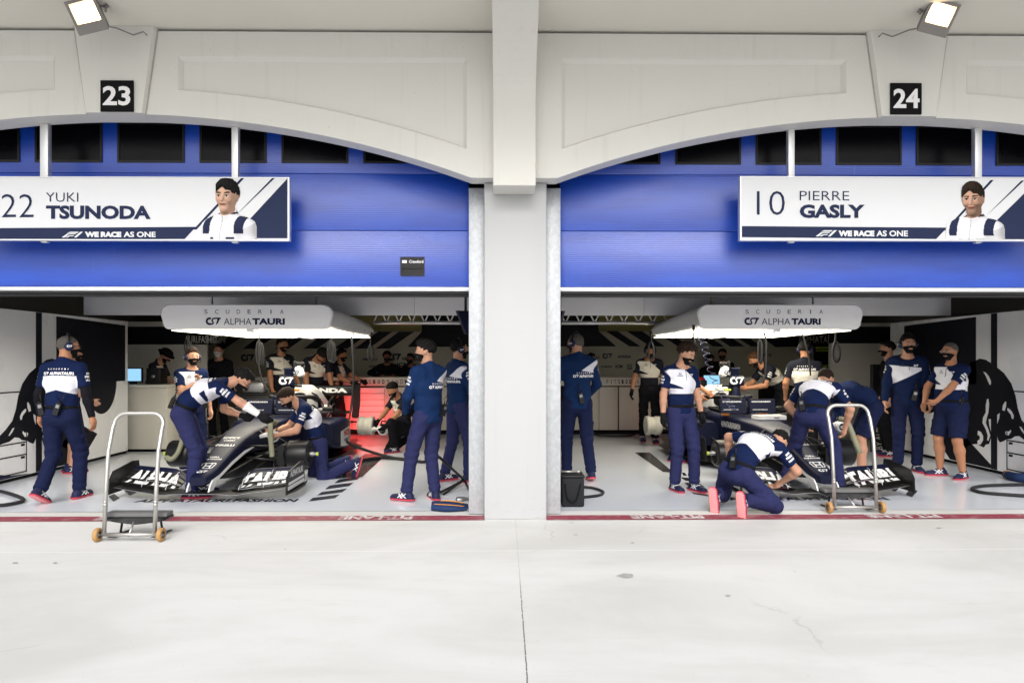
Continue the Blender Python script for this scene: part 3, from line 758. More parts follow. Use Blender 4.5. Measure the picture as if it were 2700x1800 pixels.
# back walls with striped frieze and sponsor lettering
YBK = 9.03
g = NT("back_wall_print"); o_ = g.obj(); x_, y_, z_ = g.xyz(o_)
g.l(g.mix(g.noise(o_, 1.2, 3), (0.40, 0.385, 0.30), (0.45, 0.43, 0.335)), g.b.inputs["Base Color"]); g.b.inputs["Roughness"].default_value = 0.3
BACKW = g.m
def backwall(side, x0, x1, label):
    w = thing("back_wall", label, "back wall", (0, 0, 0), 0, "white back walls with a striped frieze")
    m = MB(); m.span((x0, YBK, 0.006), (x1, YBK + 0.08, 2.22)); m.build("panel", BACKW, w)
    m = MB(); m.span((x0, YBK + 0.12, 2.0), (x1, YBK + 0.2, 2.92)); m.build("upper_panel", OLIVE, w)
    s = MB(); YS = YBK - 0.004
    def Q(px, py, dy=0.0): p = at(px, py, YS); return (p.x, YS - dy, p.z)
    t = MB()
    if side < 0:
        for (a, b) in ((560, 606), (640, 692), (725, 775), (800, 850), (880, 930), (935, 985), (990, 1042)):
            s.sheet([Q(a, 919), Q(a + (b - a) * 0.72, 919), Q(b + 50, 874), Q(a + 62, 874)])
        s.sheet([Q(1075, 914), Q(1300, 914), Q(1300, 790), Q(1112, 790), Q(1112, 874)])
        s.sheet([Q(333, 908), Q(560, 908), Q(600, 874), Q(600, 862), Q(333, 862)])
        lettering(t, "ALPHATAURI.FASHION", Q(500, 905, .006), EX, EZ, 0.17, w=1.62, weight=0.02)
        team_mark(t, Q(654, 952, .006), EX, EZ, 0.16, 1)
        for (sx, px, py, hh, ww) in (("PIRELLI", 975, 950, .05, .32), ("HONDA", 1085, 950, .08, .42), ("ICM", 1062, 966, .09, .26), ("HONDA", 705, 947, .05, .3), ("vodafed", 990, 968, .05, .32)):
            lettering(t, sx, Q(px, py, .006), EX, EZ, hh, w=ww, weight=0.04, mi=1)
        team_mark(t, Q(1040, 951, .006), EX, EZ, 0.17, 1)
    else:
        for (a, b) in ((1660, 1690), (1715, 1755), (1788, 1820), (1880, 1910), (1925, 1965), (1980, 2010)):
            s.sheet([Q(a, 913), Q(a + (b - a) * 0.95, 913), Q(b - 62, 873), Q(a - 62, 873)])
        s.sheet([Q(1380, 913), Q(1625, 913), Q(1578, 873), Q(1578, 790), Q(1380, 790)])
        s.sheet([Q(2045, 915), Q(2395, 905), Q(2395, 860), Q(2340, 858), Q(1985, 872)])
        lettering(t, "ALPHATAURI.FASHION", Q(2196, 905, .006), EX, EZ, 0.17, w=1.62, weight=0.02)
        for (sx, px, py, hh, ww) in (("PIRELLI", 1563, 944, .05, .3), ("HONDA", 1646, 944, .07, .3), ("ICM", 1632, 970, .075, .16), ("vodafed", 1598, 968, .04, .26), ("HONDA", 2018, 939, .06, .3)):
            lettering(t, sx, Q(px, py, .006), EX, EZ, hh, w=ww, weight=0.04, mi=1)
        team_mark(t, Q(1602, 945, .006), EX, EZ, 0.12, 1)
        bx = [Q(1653, 973, .006), Q(1665, 973, .006), Q(1665, 960, .006), Q(1653, 960, .006)]
        t.tube(bx, 0.008, 4, 1, closed=True); lettering(t, "DA", Q(1659, 967, .006), EX, EZ, .04, w=.07, weight=0.05, mi=1); lettering(t, "ZN", Q(1659, 972.3, .006), EX, EZ, .036, w=.07, weight=0.05, mi=1)
    s.build("frieze", EMB, w); t.build("wall_lettering", [CREAM, INK], w)
backwall(-1, -7.6, -0.2, "white back wall of the left garage with black diagonal stripes")
backwall(1, 0.2, 7.6, "white back wall of the right garage with black diagonal stripes")

# counters in front of the back walls
def counter(x0, x1, pxt, label, drawers=None, doors=()):
    c = thing("counter", label, "counter", (0, 0, 0), 0, "long white counters at the rear of the garages")
    Y0, Y1 = 7.55, 8.25; zt, zb = at(1328, 994, Y0).z, at(1328, 1017, Y0).z
    m = MB(); m.span((x0, Y0, zb), (x1, Y1, zt), 0.008); m.build("band", CREAM, c)
    m = MB(); m.span((x0, Y0 + 0.04, 0.09), (x1, Y1 - 0.02, zb - 0.016)); m.build("carcass", BLACKM, c)
    m = MB(); m.span((x0, Y0 + 0.1, 0.006), (x1, Y1 - 0.05, 0.088)); m.build("plinth", BLACKM, c)
    for (a, b) in doors:
        m = MB(); m.span((a + 0.004, Y0 + 0.015, 0.1), (b - 0.004, Y0 + 0.038, zb - 0.025), 0.004); d_ = m.build("cabinet_door", CREAM, c)
        m = MB(); m.lathe([(0.0, -0.012), (0.018, -0.012), (0.02, 0)], (b - 0.06, Y0 + 0.014, zb - 0.09), (0, 1, 0), 12); m.build("lock", STEEL, d_)
    if drawers:
        a, b, n = drawers; hh = (zb - 0.03 - 0.1) / n
        for k in range(n):
            z0 = 0.1 + k * hh
            m = MB(); m.span((a, Y0 + 0.012, z0 + 0.004), (b, Y0 + 0.038, z0 + hh - 0.004), 0.004); m.span((a + 0.02, Y0 - 0.004, z0 + hh - 0.03), (b - 0.02, Y0 + 0.011, z0 + hh - 0.014)); m.build("drawer", PANELW, c)
    t = MB(); xm, w = pxt; p = at(xm, 1012, Y0); wm = at(xm + w / 2, 1012, Y0).x - at(xm - w / 2, 1012, Y0).x
    xs = p.x - wm / 2
    for s_, wt in (("FITS", 0.0), ("BODY", 0.05), ("AND", 0.0), ("MIND", 0.05)):
        n = len(s_); ww = wm * n / 15
        for ch in s_:
            lettering(t, ch, (xs + wm / 15 / 2, Y0 - 0.003, zb + 0.045), EX, EZ, 0.085, w=None if ch == "I" else wm / 15 * 0.55, weight=wt); xs += wm / 15
    t.build("counter_lettering", INK, c)
xq = lambda px: at(px, 1080, 7.56).x
counter(xq(640), -0.16, (1023, 180), "long white counter with drawers at the rear of the left garage", (xq(930), xq(1013), 7), ((xq(1013), xq(1100)), (xq(1100), xq(1190)), (xq(820), xq(930)), (xq(640), xq(820))))
counter(0.18, xq(2140), (1672, 150), "long white counter with doors at the rear of the right garage", None, ((xq(1500), xq(1580)), (xq(1580), xq(1630)), (xq(1632), xq(1690)), (xq(1690), xq(1775)), (xq(1775), xq(1880)), (xq(1880), xq(2000))))

# header panels, trusses
for sx, (x0, x1) in enumerate(((-6.6, -0.15), (0.17, 6.9))):
    h = thing("header_panel", ("pale grey header panel above the car in the left garage", "pale grey header panel above the car in the right garage")[sx], "header panel", (0, 0, 0), 0, "grey header panels across the garages")
    zb = at(1328, 831, 3.95).z
    xs = at(1093, 800, 3.95).x if sx == 0 else at(1698, 800, 3.95).x
    for a, b in ((x0, xs - 0.003), (xs + 0.003, x1)):
        m = MB(); m.span((a, 3.95, zb), (b, 4.0, 2.92), 0.003); m.build("panel", GREYP, h)
    t = thing("roof_truss", ("silver lattice truss in the left garage, beside the column", "silver lattice truss in the right garage, beside the column")[sx], "truss", (0, 0, 0), 0, "lattice trusses under the garage roofs")
    xa_, xb_ = (at(985, 850, 4.6).x, -0.16) if sx == 0 else (0.18, at(1760, 850, 4.6).x)
    zt_, zb_ = at(1328, 828, 4.6).z, at(1328, 851, 4.6).z
    m = MB(); m.tube([(xa_, 4.6, zb_), (xb_, 4.6, zb_)], 0.03, 8); m.build("bottom_chord", ALU, t)
    m = MB(); m.tube([(xa_, 4.6, zt_ + 0.1), (xb_, 4.6, zt_ + 0.1)], 0.03, 8); m.build("top_chord", ALU, t)
    m = MB(); n = 10
    for i in range(n):
        u0 = xa_ + (xb_ - xa_) * i / n; u1 = xa_ + (xb_ - xa_) * (i + 0.5) / n; u2 = xa_ + (xb_ - xa_) * (i + 1) / n
        m.tube([(u0, 4.6, zb_), (u1, 4.6, zt_ + 0.1)], 0.013, 6); m.tube([(u1, 4.6, zt_ + 0.1), (u2, 4.6, zb_)], 0.013, 6)
    m.build("lattice", ALU, t)

# overhead light boxes
PANLIT = emat("light_panel", (1.0, 0.92, 0.74), 5.4)
BOXM = pmat("light_box_shell", (0.92, 0.92, 0.93), 0.25, var=0.02)
BOXSHADE = pmat("light_box_body_shade", (0.58, 0.58, 0.59), 0.3, var=0.04)  # darker copy of the shell white, shade of the box sides put into the colour
def lightbox(pxl, pxr, label, txl):
    Yf = 8.63 - 6.67; a, b = at(pxl, 868, Yf), at(pxr, 803, Yf)
    r = thing("overhead_light_box", label, "light box", (0, 0, 0), 0, "overhead light boxes above the cars")
    w, h = b.x - a.x, b.z - a.z; xm = (a.x + b.x) / 2; Yb = Yf + 3.05
    def ring(y, sx, sz, dz=0.0):
        pts = []; rad = 0.115
        for (cx, cz, a0) in ((w / 2 * sx - rad, h / 2 * sz - rad, 0), (-w / 2 * sx + rad, h / 2 * sz - rad, 90), (-w / 2 * sx + rad, -h / 2 * sz + rad * 0.75, 180), (w / 2 * sx - rad, -h / 2 * sz + rad * 0.75, 270)):
            for k in range(7):
                t = R(a0 + 15 * k); q = rad if a0 < 180 else rad * 0.75
                pts.append((xm + cx + math.cos(t) * (rad if a0 < 180 else q) - (0 if a0 < 180 else (0)), y, a.z + h / 2 + dz + cz + math.sin(t) * q))
        return pts
    m = MB(); m.loft([ring(Yf, 0.985, 0.96), ring(Yf + 0.012, 1, 1), ring(Yf + 0.075, 1, 1), ring(Yf + 0.085, 0.985, 0.96)]); m.build("front_plate", BOXM, r)
    m = MB(); m.loft([ring(Yf + 0.086, 0.93, 0.90, -0.01), ring(Yf + 0.5, 0.985, 0.94, -0.005), ring(Yf + 1.2, 1.0, 0.84, -0.022), ring(Yb - 0.5, 1.0, 0.72, -0.04), ring(Yb, 0.95, 0.56, -0.055)]); m.build("body", BOXSHADE, r)
    for s in (-1, 1):
        for k in range(2):
            y0 = Yf + 0.16 + k * 1.38; x0 = xm + s * (w / 4 - 0.01)
            p = MB(); p.span((x0 - w / 4 + 0.06, y0, a.z - 0.012), (x0 + w / 4 - 0.07, y0 + 1.3, a.z - 0.004)); p.build("light_panel", PANLIT, r)
    f = MB(); f.span((xm - 0.04, Yf + 0.1, a.z - 0.03), (xm + 0.04, Yb - 0.1, a.z + 0.02), 0.004)
    for y in (Yf + 1.5,): f.span((xm - w / 2 + 0.06, y - 0.03, a.z - 0.022), (xm - 0.05, y + 0.03, a.z + 0.01)); f.span((xm + 0.05, y - 0.03, a.z - 0.022), (xm + w / 2 - 0.06, y + 0.03, a.z + 0.01))
    f.build("underside_bar", GREYP, r)
    s_ = MB()
    for (sx, y) in ((-0.7, 2.6), (0.7, 2.6), (-0.7, 4.2), (0.7, 4.2)): s_.tube([(xm + sx, y, b.z - 0.03), (xm + sx, y, 2.93)], 0.012, 6)
    s_.build("suspension_rod", STEEL, r)
    t = MB(); P = lambda px, py: at(px, py, Yf - 0.004)
    sc0, sc1, mk, al0, al1, ta0, ta1 = txl
    for i, ch in enumerate("SCUDERIA"):
        p = P(sc0 + (sc1 - sc0) * i / 7, 827); lettering(t, ch, tuple(p), EX, EZ, 0.052, w=(0.012 if ch == "I" else 0.042), weight=-0.006)
    t.build("box_lettering", INK, r); t = MB()
    p = P(mk, 857); team_mark(t, tuple(p), EX, EZ, 0.098); t.build("box_emblem", INK, r)
    for s2, x0, x1, wt in (("ALPHA", al0, al1, -0.004), ("TAURI", ta0, ta1, 0.05)):
        t = MB(); p0, p1 = P(x0, 856), P(x1, 856); lettering(t, s2, ((p0.x + p1.x) / 2, p0.y, p0.z), EX, EZ, 0.082, w=p1.x - p0.x, weight=wt); t.build("box_lettering", INK, r)
    return r
lightbox(422, 877, "white overhead light box above the car in the left garage", (543, 743, 563, 590, 663, 665, 751))
lightbox(1840, 2277, "white overhead light box above the car in the right garage", (1970, 2165, 1983, 2008, 2084, 2087, 2164))
# ================================================================== open-wheel race cars, wheels off, on stands
def lerp(a, b, t): return a + (b - a) * t
def rrect(cx, y, cz, w, h, r, n=4, skew=0.0):
    """rounded rectangle ring in the XZ plane at y"""
    pts = []
    r = min(r, w / 2 * 0.98, h / 2 * 0.98)
    for (sx, sz, a0) in ((1, 1, 0), (-1, 1, 90), (-1, -1, 180), (1, -1, 270)):
        for k in range(n + 1):
            t = R(a0 + 90 * k / n)
            x = cx + sx * (w / 2 - r) + r * math.cos(t); z = cz + sz * (h / 2 - r) + r * math.sin(t)
            pts.append((x * (1 + skew * (z - cz) / h), y, z))
    return pts
def foil(chord, thick, camber, inc, n=9):
    """closed aerofoil outline (y back, z up), leading edge at 0,0; negative lift"""
    up, lo = [], []
    for i in range(n):
        t = i / (n - 1); x = t
        yt = thick * 5 * (0.2969 * math.sqrt(x) - 0.126 * x - 0.3516 * x * x + 0.2843 * x ** 3 - 0.1 * x ** 4)
        yc = -camber * 4 * x * (1 - x)
        up.append((x, yc + yt)); lo.append((x, yc - yt))
    pts = lo + up[::-1][1:-1]
    ca, sa = math.cos(R(inc)), math.sin(R(inc))
    return [((x * ca - z * sa) * chord, (x * sa + z * ca) * chord) for x, z in pts]
def make_car(label):
    c = thing("race_car", label, "race car", (0, 0, 0), 0, "race cars with their wheels off")
    ZB = 0.06
    # --- nose and survival cell
    def hull(y):
        K = [(0.05, 0, 0.160, 0.19, 0.09), (0.12, 0, 0.172, 0.225, 0.125), (0.27, 0, 0.20, 0.25, 0.165), (0.74, 0, 0.37, 0.29, 0.20), (1.0, 0, 0.445, 0.35, 0.24), (1.3, 0, 0.485, 0.42, 0.30), (1.75, 0, 0.475, 0.49, 0.38), (2.25, 0, 0.455, 0.55, 0.46), (2.7, 0, 0.42, 0.62, 0.54)]
        for i in range(len(K) - 1):
            if K[i][0] <= y <= K[i + 1][0]:
                t = (y - K[i][0]) / (K[i + 1][0] - K[i][0]); return [lerp(K[i][j], K[i + 1][j], t) for j in range(1, 5)]
        return K[-1][1:]
    ys = [0.05, 0.07, 0.12, 0.19, 0.27, 0.36, 0.5, 0.7, 0.95, 1.2, 1.5, 1.75, 2.0, 2.25, 2.5, 2.7]
    m = MB(); m.loft([rrect(0, y, hull(y)[1] + ZB, hull(y)[2], hull(y)[3], 0.055 if y > 0.1 else 0.06) for y in ys]); m.build("nose", [CARNAVY], c)
    def top(x, y, up=0.004): h = hull(y); return (x, y, h[1] + h[3] / 2 + ZB + up)
    def NL(nm, draw):
        t = MB(); draw(t); t.build(nm, CARWHITE, c)
    def lt(s, y, hh, w, wt=0.03): NL("nose_lettering", lambda t: lettering(t, s, (0, 0, 0), EX, EY, hh, w=w, weight=wt, fn=lambda X, Y: top(X, y + Y)))
    NL("nose_emblem", lambda t: maker_mark(t, (0, 0, 0), EX, EY, 0.105, fn=lambda X, Y: top(X, 0.235 + Y * 1.1)))
    NL("nose_emblem", lambda t: team_mark(t, (0, 0, 0), EX, EY, 0.06, fn=lambda X, Y: top(X, 0.13 + Y)))
    lt("myWorld", 0.41, 0.035, 0.19); lt("GRL", 0.46, 0.03, 0.12); lt("PIRELLI", 0.72, 0.04, 0.22); lt("EDIFICE", 0.90, 0.05, 0.2); lt("CASIO", 0.84, 0.035, 0.14)
    # white side flashes and pylons
    for s in (-1, 1):
        f = MB(); pts = []
        for (y, zf0, zf1) in ((0.13, -0.42, -0.12), (0.3, -0.36, -0.1), (0.6, -0.34, -0.1), (0.9, -0.30, -0.12), (1.15, -0.22, -0.16)):
            h = hull(y); pts.append([(s * (h[2] / 2 + 0.004), y, h[1] + ZB + h[3] * zf0), (s * (h[2] / 2 + 0.004), y, h[1] + ZB + h[3] * zf1)])
        for i in range(len(pts) - 1): f.add([pts[i][0], pts[i][1], pts[i + 1][1], pts[i + 1][0]], [(0, 1, 2, 3)])
        f.build("nose_flash", CARWHITE, c)
        p = MB(); x0 = s * 0.122
        p.prism([(0.05, 0.102), (0.16, 0.106), (0.2, 0.16), (0.26, 0.215), (0.14, 0.215), (0.08, 0.16)], lambda u, v: (x0 - 0.008, u, v), (0.016, 0, 0)); p.build("wing_pylon", CARWHITE, c)
    # --- front wing
    w = thing("front_wing", None, None); w.parent = c; del w["kind"]
    def LE(x):
        a = abs(x); tt = max(0.0, min(1.0, (a - 0.3) / 0.65))
        return 0.02 + 0.10 * tt * tt, 0.088 - 0.014 * math.exp(-((a - 0.42) / 0.1) ** 2) + 0.05 * tt ** 1.6
    xs = [-0.985 + 1.97 * i / 40 for i in range(41)]
    m = MB(); rg = []
    for x in xs:
        y0, z0 = LE(x); ch = 0.24
        rg.append([(x, y0 + a, z0 + b) for a, b in foil(ch, 0.10, 0.05, 4 if abs(x) > 0.28 else 1)])
    m.loft(rg); m.build("main_plane", CARBON, w)
    e_ = MB(); e_.tube([(x, LE(x)[0] - 0.004, LE(x)[1] - 0.002) for x in xs], 0.0045, 5); e_.build("leading_edge", CARWHITE if False else GREYMETAL, w)
    def flap(k, s):
        out = []
        for i in range(15):
            u = i / 14; x = s * lerp(0.32, 0.965, u)
            y0, z0 = LE(x)
            inn = min(1.0, u / 0.22)                       # inboard ends curl down towards the main plane
            dz = (0.045, 0.088, 0.125, 0.16)[k] * (0.45 + 0.55 * math.sin(inn * math.pi / 2)) * (1 - 0.22 * u)
            dy = (0.155, 0.245, 0.325, 0.40)[k] - 0.05 * u
            inc = (14, 20, 27, 34)[k] * (0.4 + 0.6 * inn); ch = (0.12, 0.11, 0.105, 0.10)[k]
            out.append((x, y0 + dy, z0 + dz, ch, inc))
        return out
    for s in (-1, 1):
        FL = [flap(k, s) for k in range(4)]
        for k in range(4):
            m = MB(); m.loft([[(x, y + a, z + b) for a, b in foil(ch, 0.09, 0.06, inc)] for (x, y, z, ch, inc) in FL[k]]); m.build("flap", [CARBON if k < 3 else CARNAVY], w)
        # white lettering laid over the stack of flaps: u across the span, v from lowest to topmost flap
        def surf(u, v):
            u = max(0.0, min(0.999, u)); v = max(0.0, min(0.999, v)); k = min(3, int(v * 4)); tv = v * 4 - k
            fl = FL[k]; i = min(13, int(u * 14)); tu = u * 14 - i
            A, B = fl[i], fl[i + 1]; q = [lerp(A[j], B[j], tu) for j in range(5)]
            a = q[3] * (0.1 + 0.85 * tv); inc = R(q[4]); zc = -0.24 * 0.1 * 0.35
            camb = -0.06 * 4 * (a / q[3]) * (1 - a / q[3]) * q[3] + 0.036 * q[3]
            return (q[0], q[1] + a * math.cos(inc) - camb * math.sin(inc), q[2] + a * math.sin(inc) + camb * math.cos(inc) + 0.004)
        def band(tb, txt, u0, u1, v0, v1):
            n = len(txt)
            v_, f_ = glyphs(txt, 0.05, 1.0, 0.0); W = v_[:, 0].max()
            # split into thin rows so that the print follows each flap
            for k in range(4):
                for r_ in range(3):
                    pass
            bm = bmesh.new(); vs = [bm.verts.new((p[0] / W, p[1], 0)) for p in v_]
            for q in f_:
                try: bm.faces.new([vs[i] for i in q])
                except ValueError: pass
            for cut in [i / 12 for i in range(1, 12)]:
                bmesh.ops.bisect_plane(bm, geom=bm.verts[:] + bm.edges[:] + bm.faces[:], plane_co=(0, cut, 0), plane_no=(0, 1, 0))
            for cut in [i / 16 for i in range(1, 16)]:
                bmesh.ops.bisect_plane(bm, geom=bm.verts[:] + bm.edges[:] + bm.faces[:], plane_co=(cut, 0, 0), plane_no=(1, 0, 0))
            bm.verts.index_update()
            cos = [surf(lerp(u0, u1, v.co.x) if s > 0 else 1 - lerp(u0, u1, v.co.x), lerp(v0, v1, v.co.y)) for v in bm.verts]
            fs = []
            for fa in bm.faces:
                vv = [lerp(v0, v1, v.co.y) for v in fa.verts]
                if int(min(vv) * 4 + 0.001) == int(max(vv) * 4 - 0.001): fs.append([v.index for v in fa.verts])
            tb.add(cos, fs); bm.free()
        tb = MB()
        band(tb, "TAURI" if s > 0 else "ALPHA", 0.06, 0.97, 0.02, 0.74); tb.build("wing_lettering", CARWHITE, w)
        st = MB()
        for k in range(4):
            for u in (0.2, 0.62):
                i = int(u * 14); q = FL[k][i]
                st.tube([(q[0], q[1] - 0.02, q[2] - 0.012), (q[0], q[1] + 0.01, q[2] + 0.03), (q[0], q[1] + 0.05, q[2] + 0.035)], 0.004, 5)
        st.build("flap_bracket", ALU, w)
        # endplate
        ex = s * 0.985
        ep = MB(); ep.prism([(0.04, 0.075), (0.62, 0.07), (0.66, 0.15), (0.62, 0.36), (0.5, 0.37), (0.12, 0.31), (0.05, 0.22)], lambda u, v: (ex - 0.006, u, v + 0.01), (0.012, 0, 0)); ob = ep.build("endplate", CARBON, w)
        fo = MB(); fo.loft([[(ex + s * 0.0, y, 0.07 + z), (ex + s * wd, y, 0.085 + z), (ex + s * wd, y, 0.097 + z), (ex, y, 0.085 + z)] for y, wd, z in ((0.03, 0.02, 0), (0.2, 0.055, 0.002), (0.5, 0.06, 0.01), (0.72, 0.02, 0.03))]); fo.build("footplate", CARBON, ob)
        et = MB(); xo = ex + s * 0.0085
        lettering(et, "ALPHATAURI", (xo, 0.37, 0.25), (0, s, 0), EZ, 0.075, w=0.42, weight=0.03)
        et.add([(xo, 0.1, 0.17), (xo, 0.62, 0.185), (xo, 0.62, 0.215), (xo, 0.1, 0.2)], [(0, 1, 2, 3)]); et.add([(xo, 0.08, 0.115), (xo, 0.63, 0.125), (xo, 0.63, 0.17), (xo, 0.08, 0.158)], [(0, 1, 2, 3)])
        et.build("endplate_lettering", CARWHITE, ob)
    # --- cockpit sides, headrest, airbox, engine cover
    def loftrings(K, r=0.08, skew=0.0): return [rrect(k[1], k[0], k[2] + ZB, k[3], k[4], r, 4, skew) for k in K]
    m = MB(); m.loft(loftrings([(2.55, 0, 0.42, 0.62, 0.54), (2.9, 0, 0.42, 0.74, 0.56), (3.3, 0, 0.42, 0.78, 0.6), (3.7, 0, 0.42, 0.7, 0.62)], 0.1)); m.build("survival_cell", CARNAVY, c)
    m = MB(); m.loft([rrect(0, y, z + ZB, w_, 0.03, 0.014) for y, z, w_ in ((2.62, 0.715, 0.3), (2.72, 0.72, 0.46), (3.2, 0.735, 0.5), (3.42, 0.74, 0.42))]); m.build("cockpit_opening", BLACKM, c)
    m = MB(); m.tube([(0.0, 2.42, 0.72 + ZB), (0.0, 2.52, 0.86 + ZB), (0, 2.62, 0.93 + ZB)], [0.03, 0.025, 0.03], 8)
    for s in (-1, 1): m.tube([(0, 2.6, 0.93 + ZB), (s * 0.2, 2.72, 0.945 + ZB), (s * 0.3, 2.95, 0.935 + ZB), (s * 0.33, 3.2, 0.91 + ZB), (s * 0.32, 3.4, 0.86 + ZB), (s * 0.3, 3.5, 0.74 + ZB)], 0.032, 8)
    m.build("halo", BLACK, c)
    m = MB(); m.loft(loftrings([(3.42, 0, 0.86, 0.26, 0.40), (3.5, 0, 0.87, 0.32, 0.46), (3.75, 0, 0.85, 0.34, 0.48), (4.1, 0, 0.77, 0.30, 0.48), (4.5, 0, 0.66, 0.22, 0.44), (5.0, 0, 0.54, 0.1, 0.30)], 0.1))
    m.build("engine_cover", [CARWHITE], c)
    m = MB()
    for s in (-1, 1):
        for (q0, q1) in ((0.1, 0.22), (0.42, 0.6)):
            pts = []
            for (y, zc, w_, h_) in ((3.5, 0.87, 0.32, 0.46), (3.75, 0.85, 0.34, 0.48), (4.1, 0.77, 0.30, 0.48), (4.5, 0.66, 0.22, 0.44)):
                tt = (y - 3.5); pts.append([(s * (w_ / 2 + 0.004), y, zc + ZB + h_ * (0.30 - q0 * 0.5 - tt * 0.32)), (s * (w_ / 2 + 0.004), y, zc + ZB + h_ * (0.30 - q1 * 0.5 - tt * 0.36))])
            for i in range(3): m.add([pts[i][0], pts[i][1], pts[i + 1][1], pts[i + 1][0]], [(0, 1, 2, 3)])
    m.build("cover_stripe", CARNAVY, c)
    m = MB(); m.loft([rrect(0, 3.40, 0.87 + ZB, 0.22, 0.2, 0.08), rrect(0, 3.46, 0.87 + ZB, 0.25, 0.24, 0.09)]); m.build("air_intake", BLACKM, c)
    # --- side pods
    for s in (-1, 1):
        m = MB(); m.loft(loftrings([(2.62, s * 0.53, 0.40, 0.42, 0.34), (2.75, s * 0.56, 0.38, 0.5, 0.42), (3.3, s * 0.55, 0.35, 0.52, 0.5), (3.9, s * 0.47, 0.32, 0.42, 0.46), (4.4, s * 0.32, 0.28, 0.28, 0.36), (4.8, s * 0.2, 0.25, 0.14, 0.24)], 0.1)); m.build("side_pod", CARNAVY, c)
        xo = lambda y: s * (0.815 if y < 3.3 else lerp(0.815, 0.685, (y - 3.3) / 0.6))
        f = MB(); q = [(2.85, 0.2, 0.42), (3.3, 0.16, 0.46), (3.6, 0.16, 0.44), (3.85, 0.2, 0.38)]
        for i in range(len(q) - 1): f.add([(xo(q[i][0]), q[i][0], q[i][1] + ZB), (xo(q[i + 1][0]), q[i + 1][0], q[i + 1][1] + ZB), (xo(q[i + 1][0]), q[i + 1][0], q[i + 1][2] + ZB), (xo(q[i][0]), q[i][0], q[i][2] + ZB)], [(0, 1, 2, 3)])
        f.build("pod_flash", CARWHITE, c)
        t = MB(); fn = lambda X, Y: (xo(3.32 + s * X) + s * 0.004, 3.32 + s * X, 0.33 + ZB + Y)
        lettering(t, "HONDA", (0, 0, 0), EX, EZ, 0.1, w=0.62, weight=0.05, fn=fn); t.build("pod_lettering", RED, c)
        t = MB(); fn2 = lambda X, Y: (xo(3.3 + s * X) + s * 0.004, 3.3 + s * X, 0.24 + ZB + Y)
        lettering(t, "POWERED by TECHNOLOGY", (0, 0, 0), EX, EZ, 0.05, w=0.56, weight=0.03, fn=fn2)
        t.build("pod_lettering", INK, c)
        t = MB(); lettering(t, "ALPHATAURI.FASHION", (s * 0.318, 2.25, 0.52 + ZB), (0.13 * s * s, s * 1.0, 0.0), EZ, 0.085, w=0.62, weight=0.02, fn=lambda X, Y: (s * ((hull(2.25 + s * X)[2] / 2) + 0.005), 2.25 + s * X, 0.52 + ZB + Y)); t.build("chassis_lettering", CARWHITE, c)
        t = MB(); fn3 = lambda X, Y: (xo(3.8 + s * X) + s * 0.004, 3.8 + s * X, 0.44 + ZB + Y * 1.0); lettering(t, "ICM", (0, 0, 0), EX, EZ, 0.06, w=0.14, weight=0.04, fn=fn3); t.build("pod_lettering", CARWHITE, c)
        # barge boards
        b = MB()
        for k, (y, h_) in enumerate(((1.95, 0.3), (2.12, 0.36), (2.3, 0.36))):
            b.prism([(0, 0.02), (0.18, 0.0), (0.2, h_), (0.05, h_ * 0.9)], lambda u, v: (s * (0.42 + 0.09 * k + 0.1 * u), y + u, ZB + 0.03 + v), (s * 0.008, 0, 0))
        b.build("barge_board", CARBON, c)
        mi = MB(); mi.box((s * 0.66, 2.7, 0.83), (0.16, 0.05, 0.065), None, 0.02); mi.tube([(s * 0.58, 2.72, 0.81), (s * 0.42, 2.8, 0.7)], 0.008, 5); mi.build("mirror", BLACK, c)
    # --- service hoses, radiators and wiring exposed around the engine
    rnd = random.Random(11)
    for s in (-1, 1):
        for k in range(6):
            x0 = s * rnd.uniform(0.18, 0.5); y0 = rnd.uniform(3.0, 4.0); a = [(x0, y0, rnd.uniform(0.6, 0.85)), (x0 + s * rnd.uniform(0.0, 0.12), y0 + 0.25, rnd.uniform(0.72, 0.95)), (x0 + s * rnd.uniform(-0.05, 0.1), y0 + 0.55, rnd.uniform(0.62, 0.8)), (s * rnd.uniform(0.2, 0.45), y0 + 0.8, rnd.uniform(0.4, 0.6))]
            P_ = [Vector(q) for q in a]; Q_ = [P_[0].lerp(P_[1], t / 5) for t in range(5)] + [P_[1].lerp(P_[2], t / 5) for t in range(5)] + [P_[2].lerp(P_[3], t / 5) for t in range(6)]
            for _ in range(3): Q_ = [Q_[0]] + [(Q_[i - 1] + Q_[i] * 2 + Q_[i + 1]) / 4 for i in range(1, len(Q_) - 1)] + [Q_[-1]]
            m = MB(); m.tube(Q_, rnd.choice((0.012, 0.018, 0.026)), 7); m.build("service_hose", rnd.choice((RUBBER, RUBBER, GREYMETAL, BLACK)), c)
        m = MB(); m.box((s * 0.5, 3.1, 0.78), (0.18, 0.26, 0.08), None, 0.02); m.build("electronics_box", rnd.choice((BLACK, GREYMETAL)), c)
        m = MB(); m.lathe([(0.0, 0.0), (0.035, 0.0), (0.035, 0.12), (0.0, 0.12)], (s * 0.38, 3.55, 0.72), (0, 0, 1), 12); m.build("fluid_bottle", rnd.choice((STEEL, CARWHITE)), c)
        m = MB(); m.box((s * 0.28, 2.45, 0.77), (0.12, 0.1, 0.04), Matrix.Rotation(0.4 * s, 3, 'Z'), 0.01); m.build("clip_board", rnd.choice((ORANGE, GREYMETAL)), c)
    m = MB(); m.loft([rrect(0, y, z, w_, h_, 0.02) for y, z, w_, h_ in ((0.42, 0.20, 0.2, 0.03), (0.7, 0.21, 0.34, 0.12), (1.1, 0.23, 0.46, 0.22), (1.5, 0.24, 0.56, 0.26), (1.95, 0.24, 0.62, 0.28), (2.5, 0.26, 0.66, 0.3))]); m.build("nose_cape", CARBON, c)
